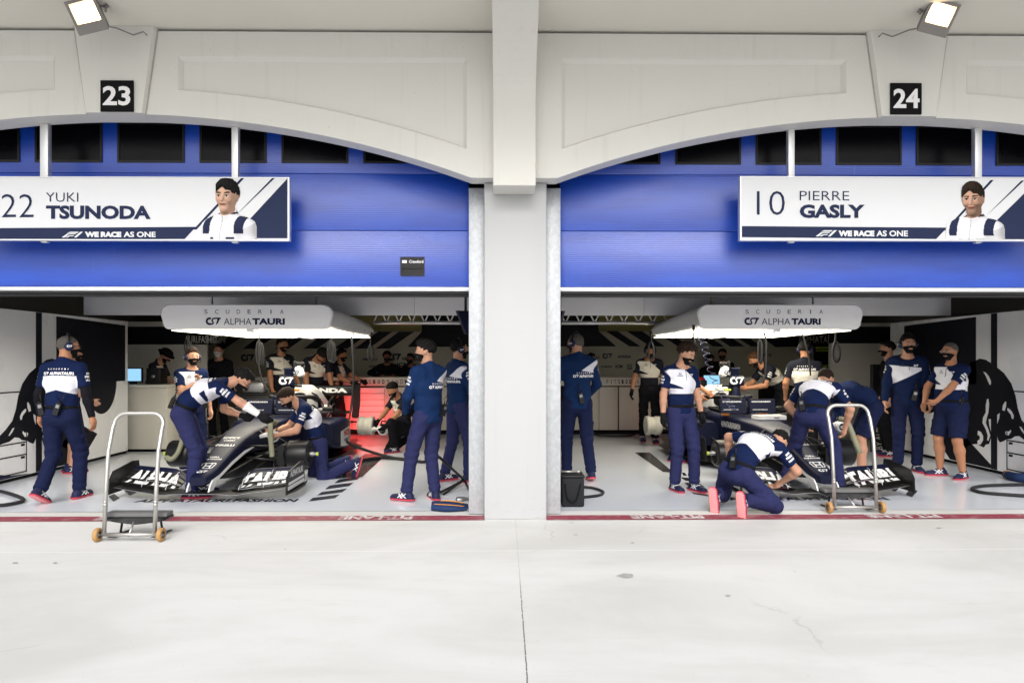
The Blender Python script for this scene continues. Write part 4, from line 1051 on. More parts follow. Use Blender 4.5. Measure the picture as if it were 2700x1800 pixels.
    for s in (-1, 1):
        for k, (x_, y_, l_, h_) in enumerate(((0.34, 0.75, 0.45, 0.2), (0.44, 1.05, 0.5, 0.26), (0.53, 1.45, 0.5, 0.3))):
            m = MB(); m.prism([(0, 0.0), (l_, -0.02), (l_ + 0.05, h_), (0.08, h_ * 0.75)], lambda u, v: (s * (x_ + 0.12 * u), y_ + u, 0.12 + v), (s * 0.008, 0, 0)); m.build("turning_vane", CARBON, c)
        m = MB(); m.loft([rrect(s * x_, 1.17, 0.36, 0.05 + 0.1 * (i == 1), h_, 0.03) if False else [(s * x_, 1.17 + dy, 0.36 + dz * h_) for dy, dz in ((-0.1, -0.5), (0.1, -0.5), (0.1, 0.5), (-0.1, 0.5))] for i, (x_, h_) in enumerate(((0.5, 0.2), (0.55, 0.28), (0.6, 0.26)))], smooth=False); m.build("brake_duct", CARBON, c)
    # --- floor
    m = MB(); m.prism([(-0.2, 1.9), (0.2, 1.9), (0.72, 2.5), (0.8, 2.9), (0.8, 4.2), (0.62, 4.5), (0.5, 5.1), (-0.5, 5.1), (-0.62, 4.5), (-0.8, 4.2), (-0.8, 2.9), (-0.72, 2.5)], lambda u, v: (u, v, ZB + 0.03), (0, 0, 0.02)); m.build("floor_pan", CARBON, c)
    # --- suspension, brake drums
    for s in (-1, 1):
        m = MB()
        for (y0, z0, y1, z1) in ((0.95, 0.47, 1.17, 0.47), (1.5, 0.58, 1.22, 0.47), (0.95, 0.33, 1.17, 0.27), (1.55, 0.34, 1.22, 0.27), (1.28, 0.62, 1.2, 0.27), (1.12, 0.36, 1.12, 0.36)):
            m.tube([(s * (hull(y0)[2] / 2 - 0.01), y0, z0 + ZB * 0.5), (s * 0.64, y1, z1)], [0.013, 0.012], 6)
        m.build("front_wishbone", CARBON, c)
        d = MB(); d.lathe([(0.03, -0.02), (0.12, -0.02), (0.165, 0.02), (0.168, 0.05), (0.168, 0.27), (0.16, 0.285), (0.1, 0.285), (0.09, 0.26), (0.0, 0.26)], (s * 0.60, 1.19, 0.37), (s, 0, 0), 36); do = d.build("brake_drum", CARBON, c)
        ax = MB(); ax.lathe([(0.028, 0), (0.028, 0.05), (0.02, 0.06), (0.02, 0.09), (0.012, 0.1), (0.0, 0.1)], (s * 0.875, 1.19, 0.37), (s, 0, 0), 12); ax.build("axle_stub", YELLOW if False else GREYMETAL, do)
        nb = MB(); nb.lathe([(0.022, 0), (0.024, 0.02), (0.0, 0.022)], (s * 0.965, 1.19, 0.37), (s, 0, 0), 10); nb.build("wheel_nut", YELLOW, do)
        rr = MB(); rr.lathe([(0.04, 0), (0.15, 0.0), (0.17, 0.03), (0.17, 0.1), (0.155, 0.11), (0.155, 0.2), (0.172, 0.21), (0.172, 0.27), (0.14, 0.28), (0.1, 0.24), (0, 0.24)], (s * 0.6, 4.8, 0.38), (s, 0, 0), 36); ro = rr.build("brake_drum", CREAM, c)
        m = MB()
        for (y0, z0, z1) in ((4.5, 0.4, 0.45), (5.0, 0.42, 0.45), (4.45, 0.25, 0.3), (5.0, 0.26, 0.3)): m.tube([(s * 0.12, y0, z0 + 0.04), (s * 0.62, 4.8, z1)], 0.013, 6)
        m.build("rear_wishbone", CARBON, c)
    # --- rear wing
    rw = thing("rear_wing", None, None); rw.parent = c; del rw["kind"]
    m = MB(); m.loft([[(x, 4.72 + a, 0.93 + b) for a, b in foil(0.26, 0.08, 0.07, 12)] for x in (-0.53, 0.53)]); m.build("main_plane", CARBON, rw)
    m = MB(); m.loft([[(x, 4.90 + a, 1.00 + b) for a, b in foil(0.15, 0.07, 0.05, 42)] for x in (-0.53, 0.53)]); m.build("drs_flap", CARBON, rw)
    p_ = MB(); p_.span((-0.53, 4.70, 0.96), (0.53, 4.708, 1.09), 0.003); p_.build("wing_band", BLACK, rw)
    t = MB(); lettering(t, "HONDA", (0, 4.697, 0.975), EX, EZ, 0.085, w=0.84, weight=0.06); t.build("wing_lettering", CARWHITE, rw)
    for s in (-1, 1):
        m = MB(); m.prism([(4.55, 0.55), (5.0, 0.5), (5.12, 0.8), (5.12, 1.12), (4.66, 1.12), (4.62, 0.9)], lambda u, v: (s * 0.545 - 0.006, u, v), (0.012, 0, 0)); m.build("endplate", CARNAVY, rw)
    m = MB(); m.tube([(0, 4.75, 0.55), (0, 4.78, 0.93)], 0.025, 8); m.loft([[(x, 4.9 + a, 0.6 + b) for a, b in foil(0.2, 0.08, 0.06, 8)] for x in (-0.4, 0.4)]); m.build("swan_neck", CARBON, rw)
    m = MB(); m.box((0, 5.12, 0.38), (0.12, 0.2, 0.16), None, 0.02); cr = m.build("crash_box", CARBON, c)
    m = MB(); m.box((0, 5.235, 0.4), (0.1, 0.02, 0.13), None, 0.005); m.build("rain_light", RAINLT, cr)
    return c
RAINLT = emat("rain_light_red", (1.0, 0.03, 0.02), 16.0)
car1 = make_car("navy and white race car without wheels in the left garage, red light glowing behind it")
car2 = copy_tree(car1)
car2["label"] = "navy and white race car without wheels in the right garage, tray on its chassis"
def place_car(c, xf, xr):
    yaw = math.atan2(xf - xr, 4.75)
    c.location = (CAM_X + xf, 0.83, 0.0); c.rotation_euler = (0, 0, yaw)
place_car(car1, -3.37, -3.2); place_car(car2, 3.617, 3.43)
# red glow thrown back by the lit rear light of the left car
ld = bpy.data.lights.new("rain_light_glow", 'AREA'); ld.energy = 6; ld.spread = R(78); ld.color = (1, 0.03, 0.03); ld.size = 0.25
lo = bpy.data.objects.new("rain_light_glow", ld); lo.location = (-3.02, 6.2, 0.5); lo.rotation_euler = (R(80), 0, R(2)); COL.objects.link(lo)

def stand(c, yl, w, label):
    M_ = Matrix.Translation(c.location) @ Matrix.Rotation(c.rotation_euler.z, 4, 'Z')
    o = M_ @ Vector((0, yl, 0))
    r = thing("car_stand", label, "stand", (o.x, o.y, 0.004), c.rotation_euler.z, "low stands holding up the cars")
    m = MB(); m.box((0, 0, 0.07), (w, 0.1, 0.03), None, 0.006); m.build("top_beam", BLACK, r)
    for s in (-1, 1):
        m = MB(); m.tube([(s * w * 0.4, -0.02, 0.055), (s * w * 0.45, -0.14, 0.008)], 0.014, 6); m.tube([(s * w * 0.4, 0.02, 0.055), (s * w * 0.45, 0.14, 0.008)], 0.014, 6); m.build("leg", BLACK, r)
stand(car1, 2.2, 0.4, "low black stand under the front of the car in the left garage")
stand(car2, 2.2, 0.4, "low black stand under the front of the car in the right garage")
# ================================================================== people: bodies grown from distance fields
def _n(v): v = np.asarray(v, float); return v / max(np.linalg.norm(v), 1e-9)
def rcone(p, a, b, ra, rb, side=None, ratio=1.0):
    a = np.asarray(a, np.float32); b = np.asarray(b, np.float32)
    ba = b - a; L = float(ba @ ba) + 1e-12
    pa = p - a; t = np.clip(pa @ ba / L, 0, 1)
    q = pa - t[:, None] * ba
    r = ra + (rb - ra) * t
    if side is not None:
        s = np.asarray(side, np.float32); qs = q @ s
        d2 = np.einsum('ij,ij->i', q, q) - qs * qs * (1 - 1 / ratio ** 2)
        return np.sqrt(np.maximum(d2, 0)) - r
    return np.sqrt(np.einsum('ij,ij->i', q, q)) - r
def ellip(p, c, F, rad):
    q = (p - np.asarray(c, np.float32)) @ np.asarray(F, np.float32).T / np.asarray(rad, np.float32)
    k = np.sqrt(np.einsum('ij,ij->i', q, q)); return (k - 1) * float(min(rad))
def smin(a, b, k):
    h = np.maximum(k - np.abs(a - b), 0) / k
    return np.minimum(a, b) - h * h * k * 0.25
def smax(a, b, k): return -smin(-a, -b, k)
def surface_nets(D, org, h):
    s = D < 0
    c = np.zeros(tuple(n - 1 for n in D.shape), np.int8)
    sl = [slice(None, -1), slice(1, None)]
    for i in (0, 1):
        for j in (0, 1):
            for k in (0, 1): c += s[sl[i], sl[j], sl[k]]
    mixed = (c > 0) & (c < 8)
    I, J, K = np.nonzero(mixed); n = len(I)
    if n == 0: return np.zeros((0, 3)), np.zeros((0, 4), int)
    idx = -np.ones(mixed.shape, np.int64); idx[mixed] = np.arange(n)
    pos = np.zeros((n, 3)); cnt = np.zeros(n)
    base = np.stack([I, J, K], 1)
    for ax in range(3):
        o = [a for a in range(3) if a != ax]
        for i in (0, 1):
            for j in (0, 1):
                off = np.zeros(3, int); off[o[0]] = i; off[o[1]] = j
                A = base + off; B = A.copy(); B[:, ax] += 1
                da = D[A[:, 0], A[:, 1], A[:, 2]]; db = D[B[:, 0], B[:, 1], B[:, 2]]
                m = (da < 0) != (db < 0)
                t = np.where(m, da / np.where(m, da - db, 1), 0)
                q = A.astype(float); q[:, ax] += t
                pos += q * m[:, None]; cnt += m
    pos = pos / cnt[:, None] * h + np.asarray(org)
    quads = []
    for ax in range(3):
        o = [a for a in range(3) if a != ax]
        sA = [slice(None)] * 3; sB = [slice(None)] * 3; sA[ax] = slice(None, -1); sB[ax] = slice(1, None)
        ch = s[tuple(sA)] != s[tuple(sB)]
        e = np.stack(np.nonzero(ch), 1)
        ok = np.all(e >= 1 * np.array([1 if a != ax else 0 for a in range(3)]), 1)
        for a in o: ok &= e[:, a] < D.shape[a] - 1
        e = e[ok]
        def cell(i, j):
            q = e.copy(); q[:, o[0]] -= i; q[:, o[1]] -= j
            return idx[q[:, 0], q[:, 1], q[:, 2]]
        f = np.stack([cell(1, 1), cell(0, 1), cell(0, 0), cell(1, 0)], 1)
        inside = s[e[:, 0], e[:, 1], e[:, 2]]
        flip = inside if ax != 1 else ~inside
        f[~flip] = f[~flip][:, ::-1]
        quads.append(f)
    return pos, np.concatenate(quads)
def sdf_mesh(fn, lo, hi, h):
    lo = np.asarray(lo) - 3 * h; hi = np.asarray(hi) + 3 * h
    nc = np.ceil((hi - lo) / (4 * h)).astype(int)
    g = [lo[a] + (np.arange(nc[a]) * 4 + 1.5) * h for a in range(3)]
    C = np.stack(np.meshgrid(*g, indexing='ij'), -1).reshape(-1, 3).astype(np.float32)
    Dc = fn(C).reshape(nc)
    near = np.abs(Dc) < 5.8 * h
    D = np.where(Dc < 0, -1.0, 1.0).repeat(4, 0).repeat(4, 1).repeat(4, 2).astype(np.float32)
    B = np.stack(np.nonzero(near), 1) * 4
    off = np.stack(np.meshgrid(*[np.arange(4)] * 3, indexing='ij'), -1).reshape(-1, 3)
    ix = (B[:, None, :] + off[None]).reshape(-1, 3)
    if len(ix) == 0: return np.zeros((0, 3)), np.zeros((0, 4), int)
    P = (lo + ix * h).astype(np.float32)
    D[ix[:, 0], ix[:, 1], ix[:, 2]] = fn(P)
    return surface_nets(D, lo, h)

def two_bone(S, T, l1, l2, hint):
    S = np.asarray(S, float); T = np.asarray(T, float); d = T - S; L = np.linalg.norm(d)
    if L > (l1 + l2) * 0.995: T = S + d / L * (l1 + l2) * 0.995; d = T - S; L = np.linalg.norm(d)
    u = d / L; a = (l1 * l1 - l2 * l2 + L * L) / (2 * L); hgt = math.sqrt(max(l1 * l1 - a * a, 0))
    hint = np.asarray(hint, float); w = hint - u * (hint @ u); w = _n(w)
    return S + u * a + w * hgt, T
def rotx(a): c, s = math.cos(a), math.sin(a); return np.array([[1, 0, 0], [0, c, -s], [0, s, c]])
def roty(a): c, s = math.cos(a), math.sin(a); return np.array([[c, 0, s], [0, 1, 0], [-s, 0, c]])
def rotz(a): c, s = math.cos(a), math.sin(a); return np.array([[c, -s, 0], [s, c, 0], [0, 0, 1]])

# ---- cloth, skin and hair materials
def attr(g, name): 
    a = g.n("ShaderNodeAttribute"); a.attribute_name = name; return a
def cloth_finish(g, col, rough=0.85, fold=0.25):
    o = g.obj()
    n = g.noise(g.map(o, (1, 1, 1.6)), 9, 4, 0.6, 0.8); n2 = g.noise(o, 240, 2)
    c = g.mix(g.math('MULTIPLY', g.smooth(n, 0.3, 0.75), 0.25), col, g.mix(0.5, col, (0.02, 0.02, 0.03)))
    g.l(c, g.b.inputs["Base Color"]); g.b.inputs["Roughness"].default_value = rough
    g.b.inputs["Specular IOR Level"].default_value = 0.08
    g.l(g.bump(n, fold, 0.03, g.bump(n2, 0.08, 0.002)), g.b.inputs["Normal"])
def plain_cloth(name, col, fold=0.3):
    g = NT(name); x = g.n("ShaderNodeRGB"); x.outputs[0].default_value = (*col, 1); cloth_finish(g, x.outputs[0], fold=fold); return g.m
def shirt_mat(name, base, pale, kind):
    g = NT(name); t = attr(g, "tor").outputs["Vector"]; x, y, z = g.xyz(t); slv = attr(g, "slv").outputs["Fac"]
    st = lambda v, e, w=0.004: g.smooth(v, e - w, e + w)
    body = g.math('SUBTRACT', 1.0, st(slv, 0.5, 0.08))
    M = lambda *a: __import__('functools').reduce(lambda p, q: g.math('MULTIPLY', p, q), a)
    inv = lambda v: g.math('SUBTRACT', 1.0, v)
    front = st(y, 0.0); back = inv(front)
    if kind == "polo":
        lower = st(z, 0.205)
        diag = g.math('ADD', g.math('MULTIPLY', x, 0.85), 0.485)             # navy yoke on the wearer's left
        yoke = st(g.math('SUBTRACT', z, diag), 0.0); left = inv(st(x, -0.005))
        yoke = M(yoke, left)
        collar = st(z, 0.50)
        wedge = M(st(x, 0.045), st(g.math('ADD', z, g.math('MULTIPLY', x, -0.05)), 0.262), inv(st(g.math('ADD', z, g.math('MULTIPLY', x, -0.42)), 0.258)))
        wf = M(front, lower, inv(yoke), inv(collar), inv(wedge))
        wb = M(back, st(g.math('ADD', z, g.math('MULTIPLY', g.math('ABSOLUTE', x), 0.25)), 0.235), inv(st(z, 0.385)))
        w = M(g.math('MAXIMUM', wf, wb), body)
    elif kind == "jacket":
        tri = M(back, st(x, 0.02), st(g.math('ADD', z, g.math('MULTIPLY', x, 0.15)), 0.375), inv(st(g.math('ADD', z, g.math('MULTIPLY', x, -0.62)), 0.362)))
        w = M(tri, body)
    else:                                                                     # jacket seen from the front: pale chest panel
        low = st(g.math('ADD', z, g.math('MULTIPLY', x, 0.55)), 0.285)
        w = M(front, low, inv(st(g.math('ADD', z, g.math('MULTIPLY', x, -0.1)), 0.415)), body, st(x, -0.15))
    b = g.n("ShaderNodeRGB"); b.outputs[0].default_value = (*base, 1)
    cloth_finish(g, g.mix(w, b.outputs[0], pale), fold=0.3)
    return g.m
TNAVY, TPALE = (0.005, 0.012, 0.05), (0.70, 0.70, 0.76)
SHIRT = {"polo": shirt_mat("polo_navy_white", TNAVY, TPALE, "polo"), "dark": shirt_mat("polo_black_cream", (0.012, 0.013, 0.02), (0.66, 0.62, 0.54), "polo"),
         "jacket": shirt_mat("fleece_navy", (0.006, 0.022, 0.078), TPALE, "jacket"), "jfront": shirt_mat("jacket_navy_panel", (0.006, 0.014, 0.05), TPALE, "front"),
         "black": plain_cloth("cloth_black", (0.008, 0.008, 0.011)), "navy": plain_cloth("cloth_navy", (0.007, 0.015, 0.055))}
TROUS = {"blue": plain_cloth("trouser_blue", (0.021, 0.024, 0.078), 0.5), "navy": plain_cloth("trouser_navy", (0.008, 0.012, 0.042), 0.45), "black": plain_cloth("trouser_black", (0.007, 0.007, 0.009), 0.4)}
def skin_mat(name, c):
    g = NT(name); o = g.obj(); n = g.noise(o, 18, 4)
    g.l(g.mix(n, tuple(v * 0.88 for v in c), tuple(min(1, v * 1.1) for v in c)), g.b.inputs["Base Color"])
    g.b.inputs["Roughness"].default_value = 0.5; g.b.inputs["Subsurface Weight"].default_value = 0.0
    return g.m
SKIN = {"fair": skin_mat("skin_fair", (0.44, 0.235, 0.155)), "tan": skin_mat("skin_tan", (0.36, 0.17, 0.095)), "brown": skin_mat("skin_brown", (0.24, 0.125, 0.08))}
def hair_mat(name, c):
    g = NT(name); o = g.obj(); n = g.noise(g.map(o, (60, 60, 25)), 2.0, 4, 0.7)
    g.l(g.mix(n, tuple(v * 0.5 for v in c), tuple(v * 1.5 for v in c)), g.b.inputs["Base Color"]); g.b.inputs["Roughness"].default_value = 0.75; g.b.inputs["Specular IOR Level"].default_value = 0.15
    g.l(g.bump(n, 0.8, 0.006), g.b.inputs["Normal"]); return g.m
HAIR = {"black": hair_mat("hair_black", (0.007, 0.006, 0.006)), "brown": hair_mat("hair_brown", (0.022, 0.012, 0.008)), "auburn": hair_mat("hair_auburn", (0.06, 0.027, 0.012)), "grey": hair_mat("hair_grey", (0.085, 0.078, 0.07))}
MASKM = plain_cloth("mask_black", (0.006, 0.006, 0.007), 0.2); MASKW = plain_cloth("mask_white", (0.55, 0.55, 0.55), 0.2); GLOVE = plain_cloth("glove_black", (0.009, 0.009, 0.01), 0.2)
BANDW = plain_cloth("wrist_bandage", (0.72, 0.72, 0.72), 0.2)
def shoe_mat():
    g = NT("running_shoe"); f = attr(g, "foot").outputs["Vector"]; x, y, z = g.xyz(f)
    st = lambda v, e, w=0.002: g.smooth(v, e - w, e + w)
    M = lambda a, b: g.math('MULTIPLY', a, b)
    s = g.math('SUBTRACT', 1.0, st(z, 0.023)); s2 = g.math('SUBTRACT', 1.0, st(z, 0.014))
    def line(a, b, c0, wd):
        d = g.math('ABSOLUTE', g.math('ADD', g.math('ADD', M(y, a), M(z, b)), c0)); return g.math('SUBTRACT', 1.0, st(d, wd))
    l = g.math('MAXIMUM', g.math('MAXIMUM', line(0.8, -1.0, 0.045, 0.006), line(0.8, -1.0, 0.012, 0.006)), g.math('MAXIMUM', line(0.8, 1.0, -0.075, 0.006), line(0.8, 1.0, -0.105, 0.006)))
    l = M(l, M(st(z, 0.034), M(st(y, -0.03), g.math('SUBTRACT', 1.0, st(y, 0.105)))))
    l = M(l, g.math('SUBTRACT', 1.0, st(z, 0.085)))
    c = g.mix(l, (0.012, 0.015, 0.05), (0.7, 0.7, 0.72))
    c = g.mix(s, c, (0.48, 0.022, 0.04)); 
    tread = g.math('SINE', g.math('MULTIPLY', g.math('ADD', y, g.math('MULTIPLY', g.math('ABSOLUTE', x), 0.4)), 300))
    c2 = g.mix(g.smooth(tread, -0.2, 0.2), (0.75, 0.12, 0.14), (0.8, 0.5, 0.5))
    c = g.mix(s2, c, g.mix(st(g.math('ABSOLUTE', z), 0.004), c2, (0.6, 0.1, 0.13)))
    g.l(c, g.b.inputs["Base Color"]); g.b.inputs["Roughness"].default_value = 0.6
    return g.m
SHOE = shoe_mat()

EYEW = pmat("eye_white", (0.34, 0.31, 0.29), 0.4)
class Figure:
    def __init__(s, root, face, height, sp):
        s.sp = sp; s.sc = height / 1.78; s.root = Vector(root); s.face = R(face)
        # local: x = person's right, y = forward, z = up
        fx, fy = math.sin(s.face), -math.cos(s.face)
        s.M = np.array([[fy, fx, 0], [-fx, fy, 0], [0, 0, 1]])    # columns: right, forward, up
        s.fat = sp.get("fat", 1.0)
        s.pose()
    def W(s, p): return np.asarray(p) @ s.M.T * s.sc
    def pose(s):
        g = s.sp.get
        px, py, pz = g("pel", (0, 0, 0.965)); P0 = np.array([px, py, pz], float)
        lean, side, curl, twist, pyaw = [R(g(k, 0)) for k in ("lean", "side", "curl", "twist", "pyaw")]
        F0 = rotz(-pyaw) @ rotx(-lean * g("ptilt", 0.55)) @ roty(side * 0.5)
        F1 = rotz(-pyaw) @ rotx(-lean) @ roty(side)
        F2 = F1 @ rotx(-curl) @ rotz(-twist)
        F3 = F2 @ rotx(-curl * 0.4)
        s.F = [F0, F1, F2, F3]
        P1 = P0 + F0[:, 2] * 0.12; P2 = P1 + F1[:, 2] * 0.21; P3 = P2 + F2[:, 2] * 0.21
        s.P = [P0, P1, P2, P3]
        sh = g("shrug", 0.0)
        s.S = [P2 + F2 @ np.array([k * 0.178, -0.005, 0.145 + sh]) for k in (1, -1)]
        s.H = [P0 + F0 @ np.array([k * 0.092, 0, -0.035]) for k in (1, -1)]
        # arms
        s.E, s.Wr, s.Hd = [], [], []
        for i, k in enumerate((1, -1)):
            key = "hr" if k > 0 else "hl"; t = g(key)
            hint = np.array(g("er" if k > 0 else "el", (0.45 * k, -0.75, -0.25)), float)
            if t is None: t = s.S[i] + np.array([k * 0.07, 0.06, -0.535])
            E, Wv = two_bone(s.S[i], t, 0.29, 0.255, hint)
            s.E.append(E); s.Wr.append(Wv)
            d = _n(Wv - E); hd = g("dr" if k > 0 else "dl")
            if hd is not None: d = _n(hd)
            th = np.array(g("tr" if k > 0 else "tl", (0, 0.8, 0.6)), float); th = th - d * (th @ d); th = _n(th)
            n = np.cross(th, d) if k > 0 else np.cross(d, th)
            s.Hd.append((d, th, n))
        # legs
        s.K, s.A, s.Ft = [], [], []
        for i, k in enumerate((1, -1)):
            fx, fy, fz, yw, pt = g("fr" if k > 0 else "fl", (0.11 * k, 0.0, 0.0, 8 * k, 0))
            Ff = rotz(-R(yw)) @ rotx(-R(pt))
            ank = np.array([fx, fy, fz + 0.085]) if not g("ank") else np.array([fx, fy, fz])
            K, A = two_bone(s.H[i], ank, 0.435, 0.425, g("kr" if k > 0 else "kl", (0.12 * k, 1, 0.15)))
            s.K.append(K); s.A.append(A); s.Ft.append(Ff)
        # head
        hy, hp, hr = [R(g("head", (0, 0, 0))[j]) for j in range(3)]
        FH = rotz(-hy) @ rotx(-hp) @ roty(hr)
        if g("headrel", True): 
            FH = F3 @ FH if abs(lean) < 0.3 else rotz(-pyaw - twist * 0.5) @ FH
        s.FH = FH
        nk = _n(F3[:, 2] * 0.6 + FH[:, 2] * 0.5 + F3[:, 1] * 0.12)
        s.NK = nk
        s.HC = P3 + nk * 0.085 + FH[:, 2] * 0.085 + FH[:, 1] * 0.02
    # ---- distance fields
    def torso(s, p, inf=0.0):
        P, F = s.P, s.F; f = s.fat
        d = rcone(p, P[0] - F[0][:, 2] * 0.05, P[1], 0.112 * f + inf, 0.098 * f + inf, F[0][:, 0], 1.42)
        d = smin(d, rcone(p, P[1], P[2] - F[1][:, 2] * 0.02, 0.098 * f + inf, 0.112 * (0.6 + 0.4 * f) + inf, F[1][:, 0], 1.4), 0.05)
        if f > 1.05: d = smin(d, rcone(p, P[0] + F[0][:, 1] * 0.05, P[1] + F[1] @ np.array([0, 0.055, 0.06]), 0.1 * f + inf, 0.1 * f + inf, F[0][:, 0], 1.3), 0.06)
        d = smin(d, rcone(p, P[2], P[2] + F[2][:, 2] * 0.09, 0.115 * (0.6 + 0.4 * f) + inf, 0.098 + inf, F[2][:, 0], 1.5), 0.05)
        c = P[2] + F[2][:, 2] * 0.125
        d = smin(d, rcone(p, c + F[2][:, 0] * 0.12, c - F[2][:, 0] * 0.12, 0.07 + inf, 0.07 + inf), 0.06)
        for S in s.S: d = smin(d, rcone(p, P[3] - F[3][:, 2] * 0.005, S + F[2][:, 2] * -0.01, 0.052 + inf, 0.055 + inf), 0.05)
        return d
    def cloth_noise(s, p, a, seed=0.0):
        x, y, z = p[:, 0], p[:, 1], p[:, 2]
        w1 = 17 * z + 22 * x + 3.2 * np.sin(9 * y + 7 * x + seed) + 2.0 * np.sin(11 * z - 8 * x + seed * 2) + seed
        w2 = 19 * z - 24 * x + 15 * y + 2.6 * np.sin(13 * z + 5 * y + seed * 2)
        w3 = 48 * z + 21 * y - 17 * x + 2.0 * np.sin(15 * x + seed * 3)
        rd = lambda w: 1 - 2 * np.abs(np.sin(w * 0.5)) ** 0.7          # sharp-crested folds
        m = 0.55 + 0.45 * np.sin(7 * z + 9 * x + 5 * y + seed * 1.7)
        return -a * (rd(w1) * m + 0.8 * rd(w2) * (1 - 0.6 * m) + 0.45 * rd(w3))
    def hand(s, p, i, inf=0.0):
        d_, th, n = s.Hd[i]; W = s.Wr[i]; cu = s.sp.get("curl_r" if i == 0 else "curl_l", 28)
        D = rcone(p, W, W + d_ * 0.05, 0.026 + inf, 0.03 + inf, th, 1.15)
        D = smin(D, rcone(p, W + d_ * 0.045, W + d_ * 0.085, 0.019 + inf, 0.018 + inf, th, 2.1), 0.02)
        fg = None
        for q, (o, L) in enumerate(((0.030, 0.072), (0.010, 0.080), (-0.010, 0.075), (-0.029, 0.060))):
            b = W + d_ * (0.09 - 0.004 * abs(q - 1)) + th * o
            a1 = R(cu * (0.8 + 0.12 * q)); a2 = R(cu * (1.9 + 0.25 * q))
            m = b + (d_ * math.cos(a1) + n * math.sin(a1) + th * o * 0.9) * L * 0.52
            e = m + (d_ * math.cos(a2) + n * math.sin(a2)) * L * 0.48
            f1 = np.minimum(rcone(p, b - d_ * 0.02, m, 0.0098 + inf, 0.0092 + inf), rcone(p, m, e, 0.0092 + inf, 0.0078 + inf))
            fg = f1 if fg is None else np.minimum(fg, f1)
        D = smin(D, fg, 0.008)
        b = W + d_ * 0.03 + th * 0.024; m = b + (d_ * 0.6 + th * 0.75 + n * 0.25) * 0.042; e = m + (d_ * 0.85 + th * 0.35 + n * 0.3) * 0.036
        D = smin(D, np.minimum(rcone(p, b, m, 0.0135 + inf, 0.011 + inf), rcone(p, m, e, 0.011 + inf, 0.009 + inf)), 0.012)
        return D
    def head(s, p, inf=0.0, face=True):
        c, F = s.HC, s.FH; r, f, u = F[:, 0], F[:, 1], F[:, 2]
        L = lambda x, y, z: c + r * x + f * y + u * z
        D = ellip(p, L(0, -0.008, 0.03), F.T, (0.077 + inf, 0.098 + inf, 0.088 + inf))
        D = smin(D, rcone(p, L(0, 0.02, -0.015), L(0, 0.05, -0.092), 0.066 + inf, 0.036 + inf, r, 1.08), 0.05)
        D = smin(D, rcone(p, L(0.03, 0.07, 0.0), L(-0.03, 0.07, 0.0), 0.022 + inf, 0.022 + inf), 0.03)
        D = smin(D, rcone(p, L(0.04, 0.062, -0.028), L(-0.04, 0.062, -0.028), 0.024 + inf, 0.024 + inf), 0.02)
        if face:
            for k in (1, -1):
                D = smax(D, -rcone(p, L(k * 0.032, 0.104, 0.002), L(k * 0.03, 0.104, 0.002), 0.013, 0.013), 0.014)
                D = smin(D, ellip(p, L(k * 0.079, -0.006, -0.006), F.T, (0.011, 0.019, 0.031)), 0.008)
            D = smin(D, rcone(p, L(0, 0.094, 0.008), L(0, 0.114, -0.03), 0.009, 0.014), 0.012)
            D = smin(D, rcone(p, L(0.018, 0.088, -0.058), L(-0.018, 0.088, -0.058), 0.009, 0.009), 0.008)
        return D
    def hairf(s, p, hs, lump=1.0):
        c, H = s.HC, s.FH; r_, f_, u_ = H[:, 0], H[:, 1], H[:, 2]
        thick = {"short": 0.014, "buzz": 0.005, "full": 0.015, "curly": 0.024, "tall": 0.018, "fade": 0.012}[hs]
        q = (p - c); y = q @ f_; z = q @ u_; x = q @ r_
        line = (0.068 if hs != "full" else 0.05) + (y - 0.075) * 0.74 - 0.012 * (np.abs(x) / 0.08) ** 2
        line = line + 0.004 * np.sin(70 * x + 3) * np.sin(45 * y)
        if hs == "full": line = line + 0.009 * np.sin(62 * x + 1.0) + 0.006 * np.sin(131 * x + 0.5)
        ramp = np.clip((z - line) / 0.085, 0, 1); ramp = ramp * ramp * (3 - 2 * ramp)
        D = s.head(p, 0.001, False) - (thick - 0.001) * (ramp if hs != "buzz" else 0.6 * np.ones(len(p)))
        if hs != "buzz":
            e = {"tall": (0.054, 0.074, 0.052, 0.03), "curly": (0.064, 0.082, 0.05, 0.03), "fade": (0.05, 0.072, 0.038, 0.024), "short": (0.055, 0.075, 0.036, 0.02), "full": (0.066, 0.084, 0.05, 0.026)}[hs]
            D = smin(D, ellip(p, c + u_ * 0.088 + f_ * e[3], H.T, e[:3]), 0.03)
        D = smax(D, (line - z), 0.008); D = np.maximum(D, -0.088 - z)
        amp = {"curly": 0.007, "tall": 0.006, "short": 0.0045, "fade": 0.0035, "full": 0.006, "buzz": 0.0012}[hs]
        return D + lump * amp * (np.sin(150 * x + 60 * z) * np.sin(130 * y - 50 * z) + 0.6 * np.sin(95 * z + 90 * y + 40 * x))
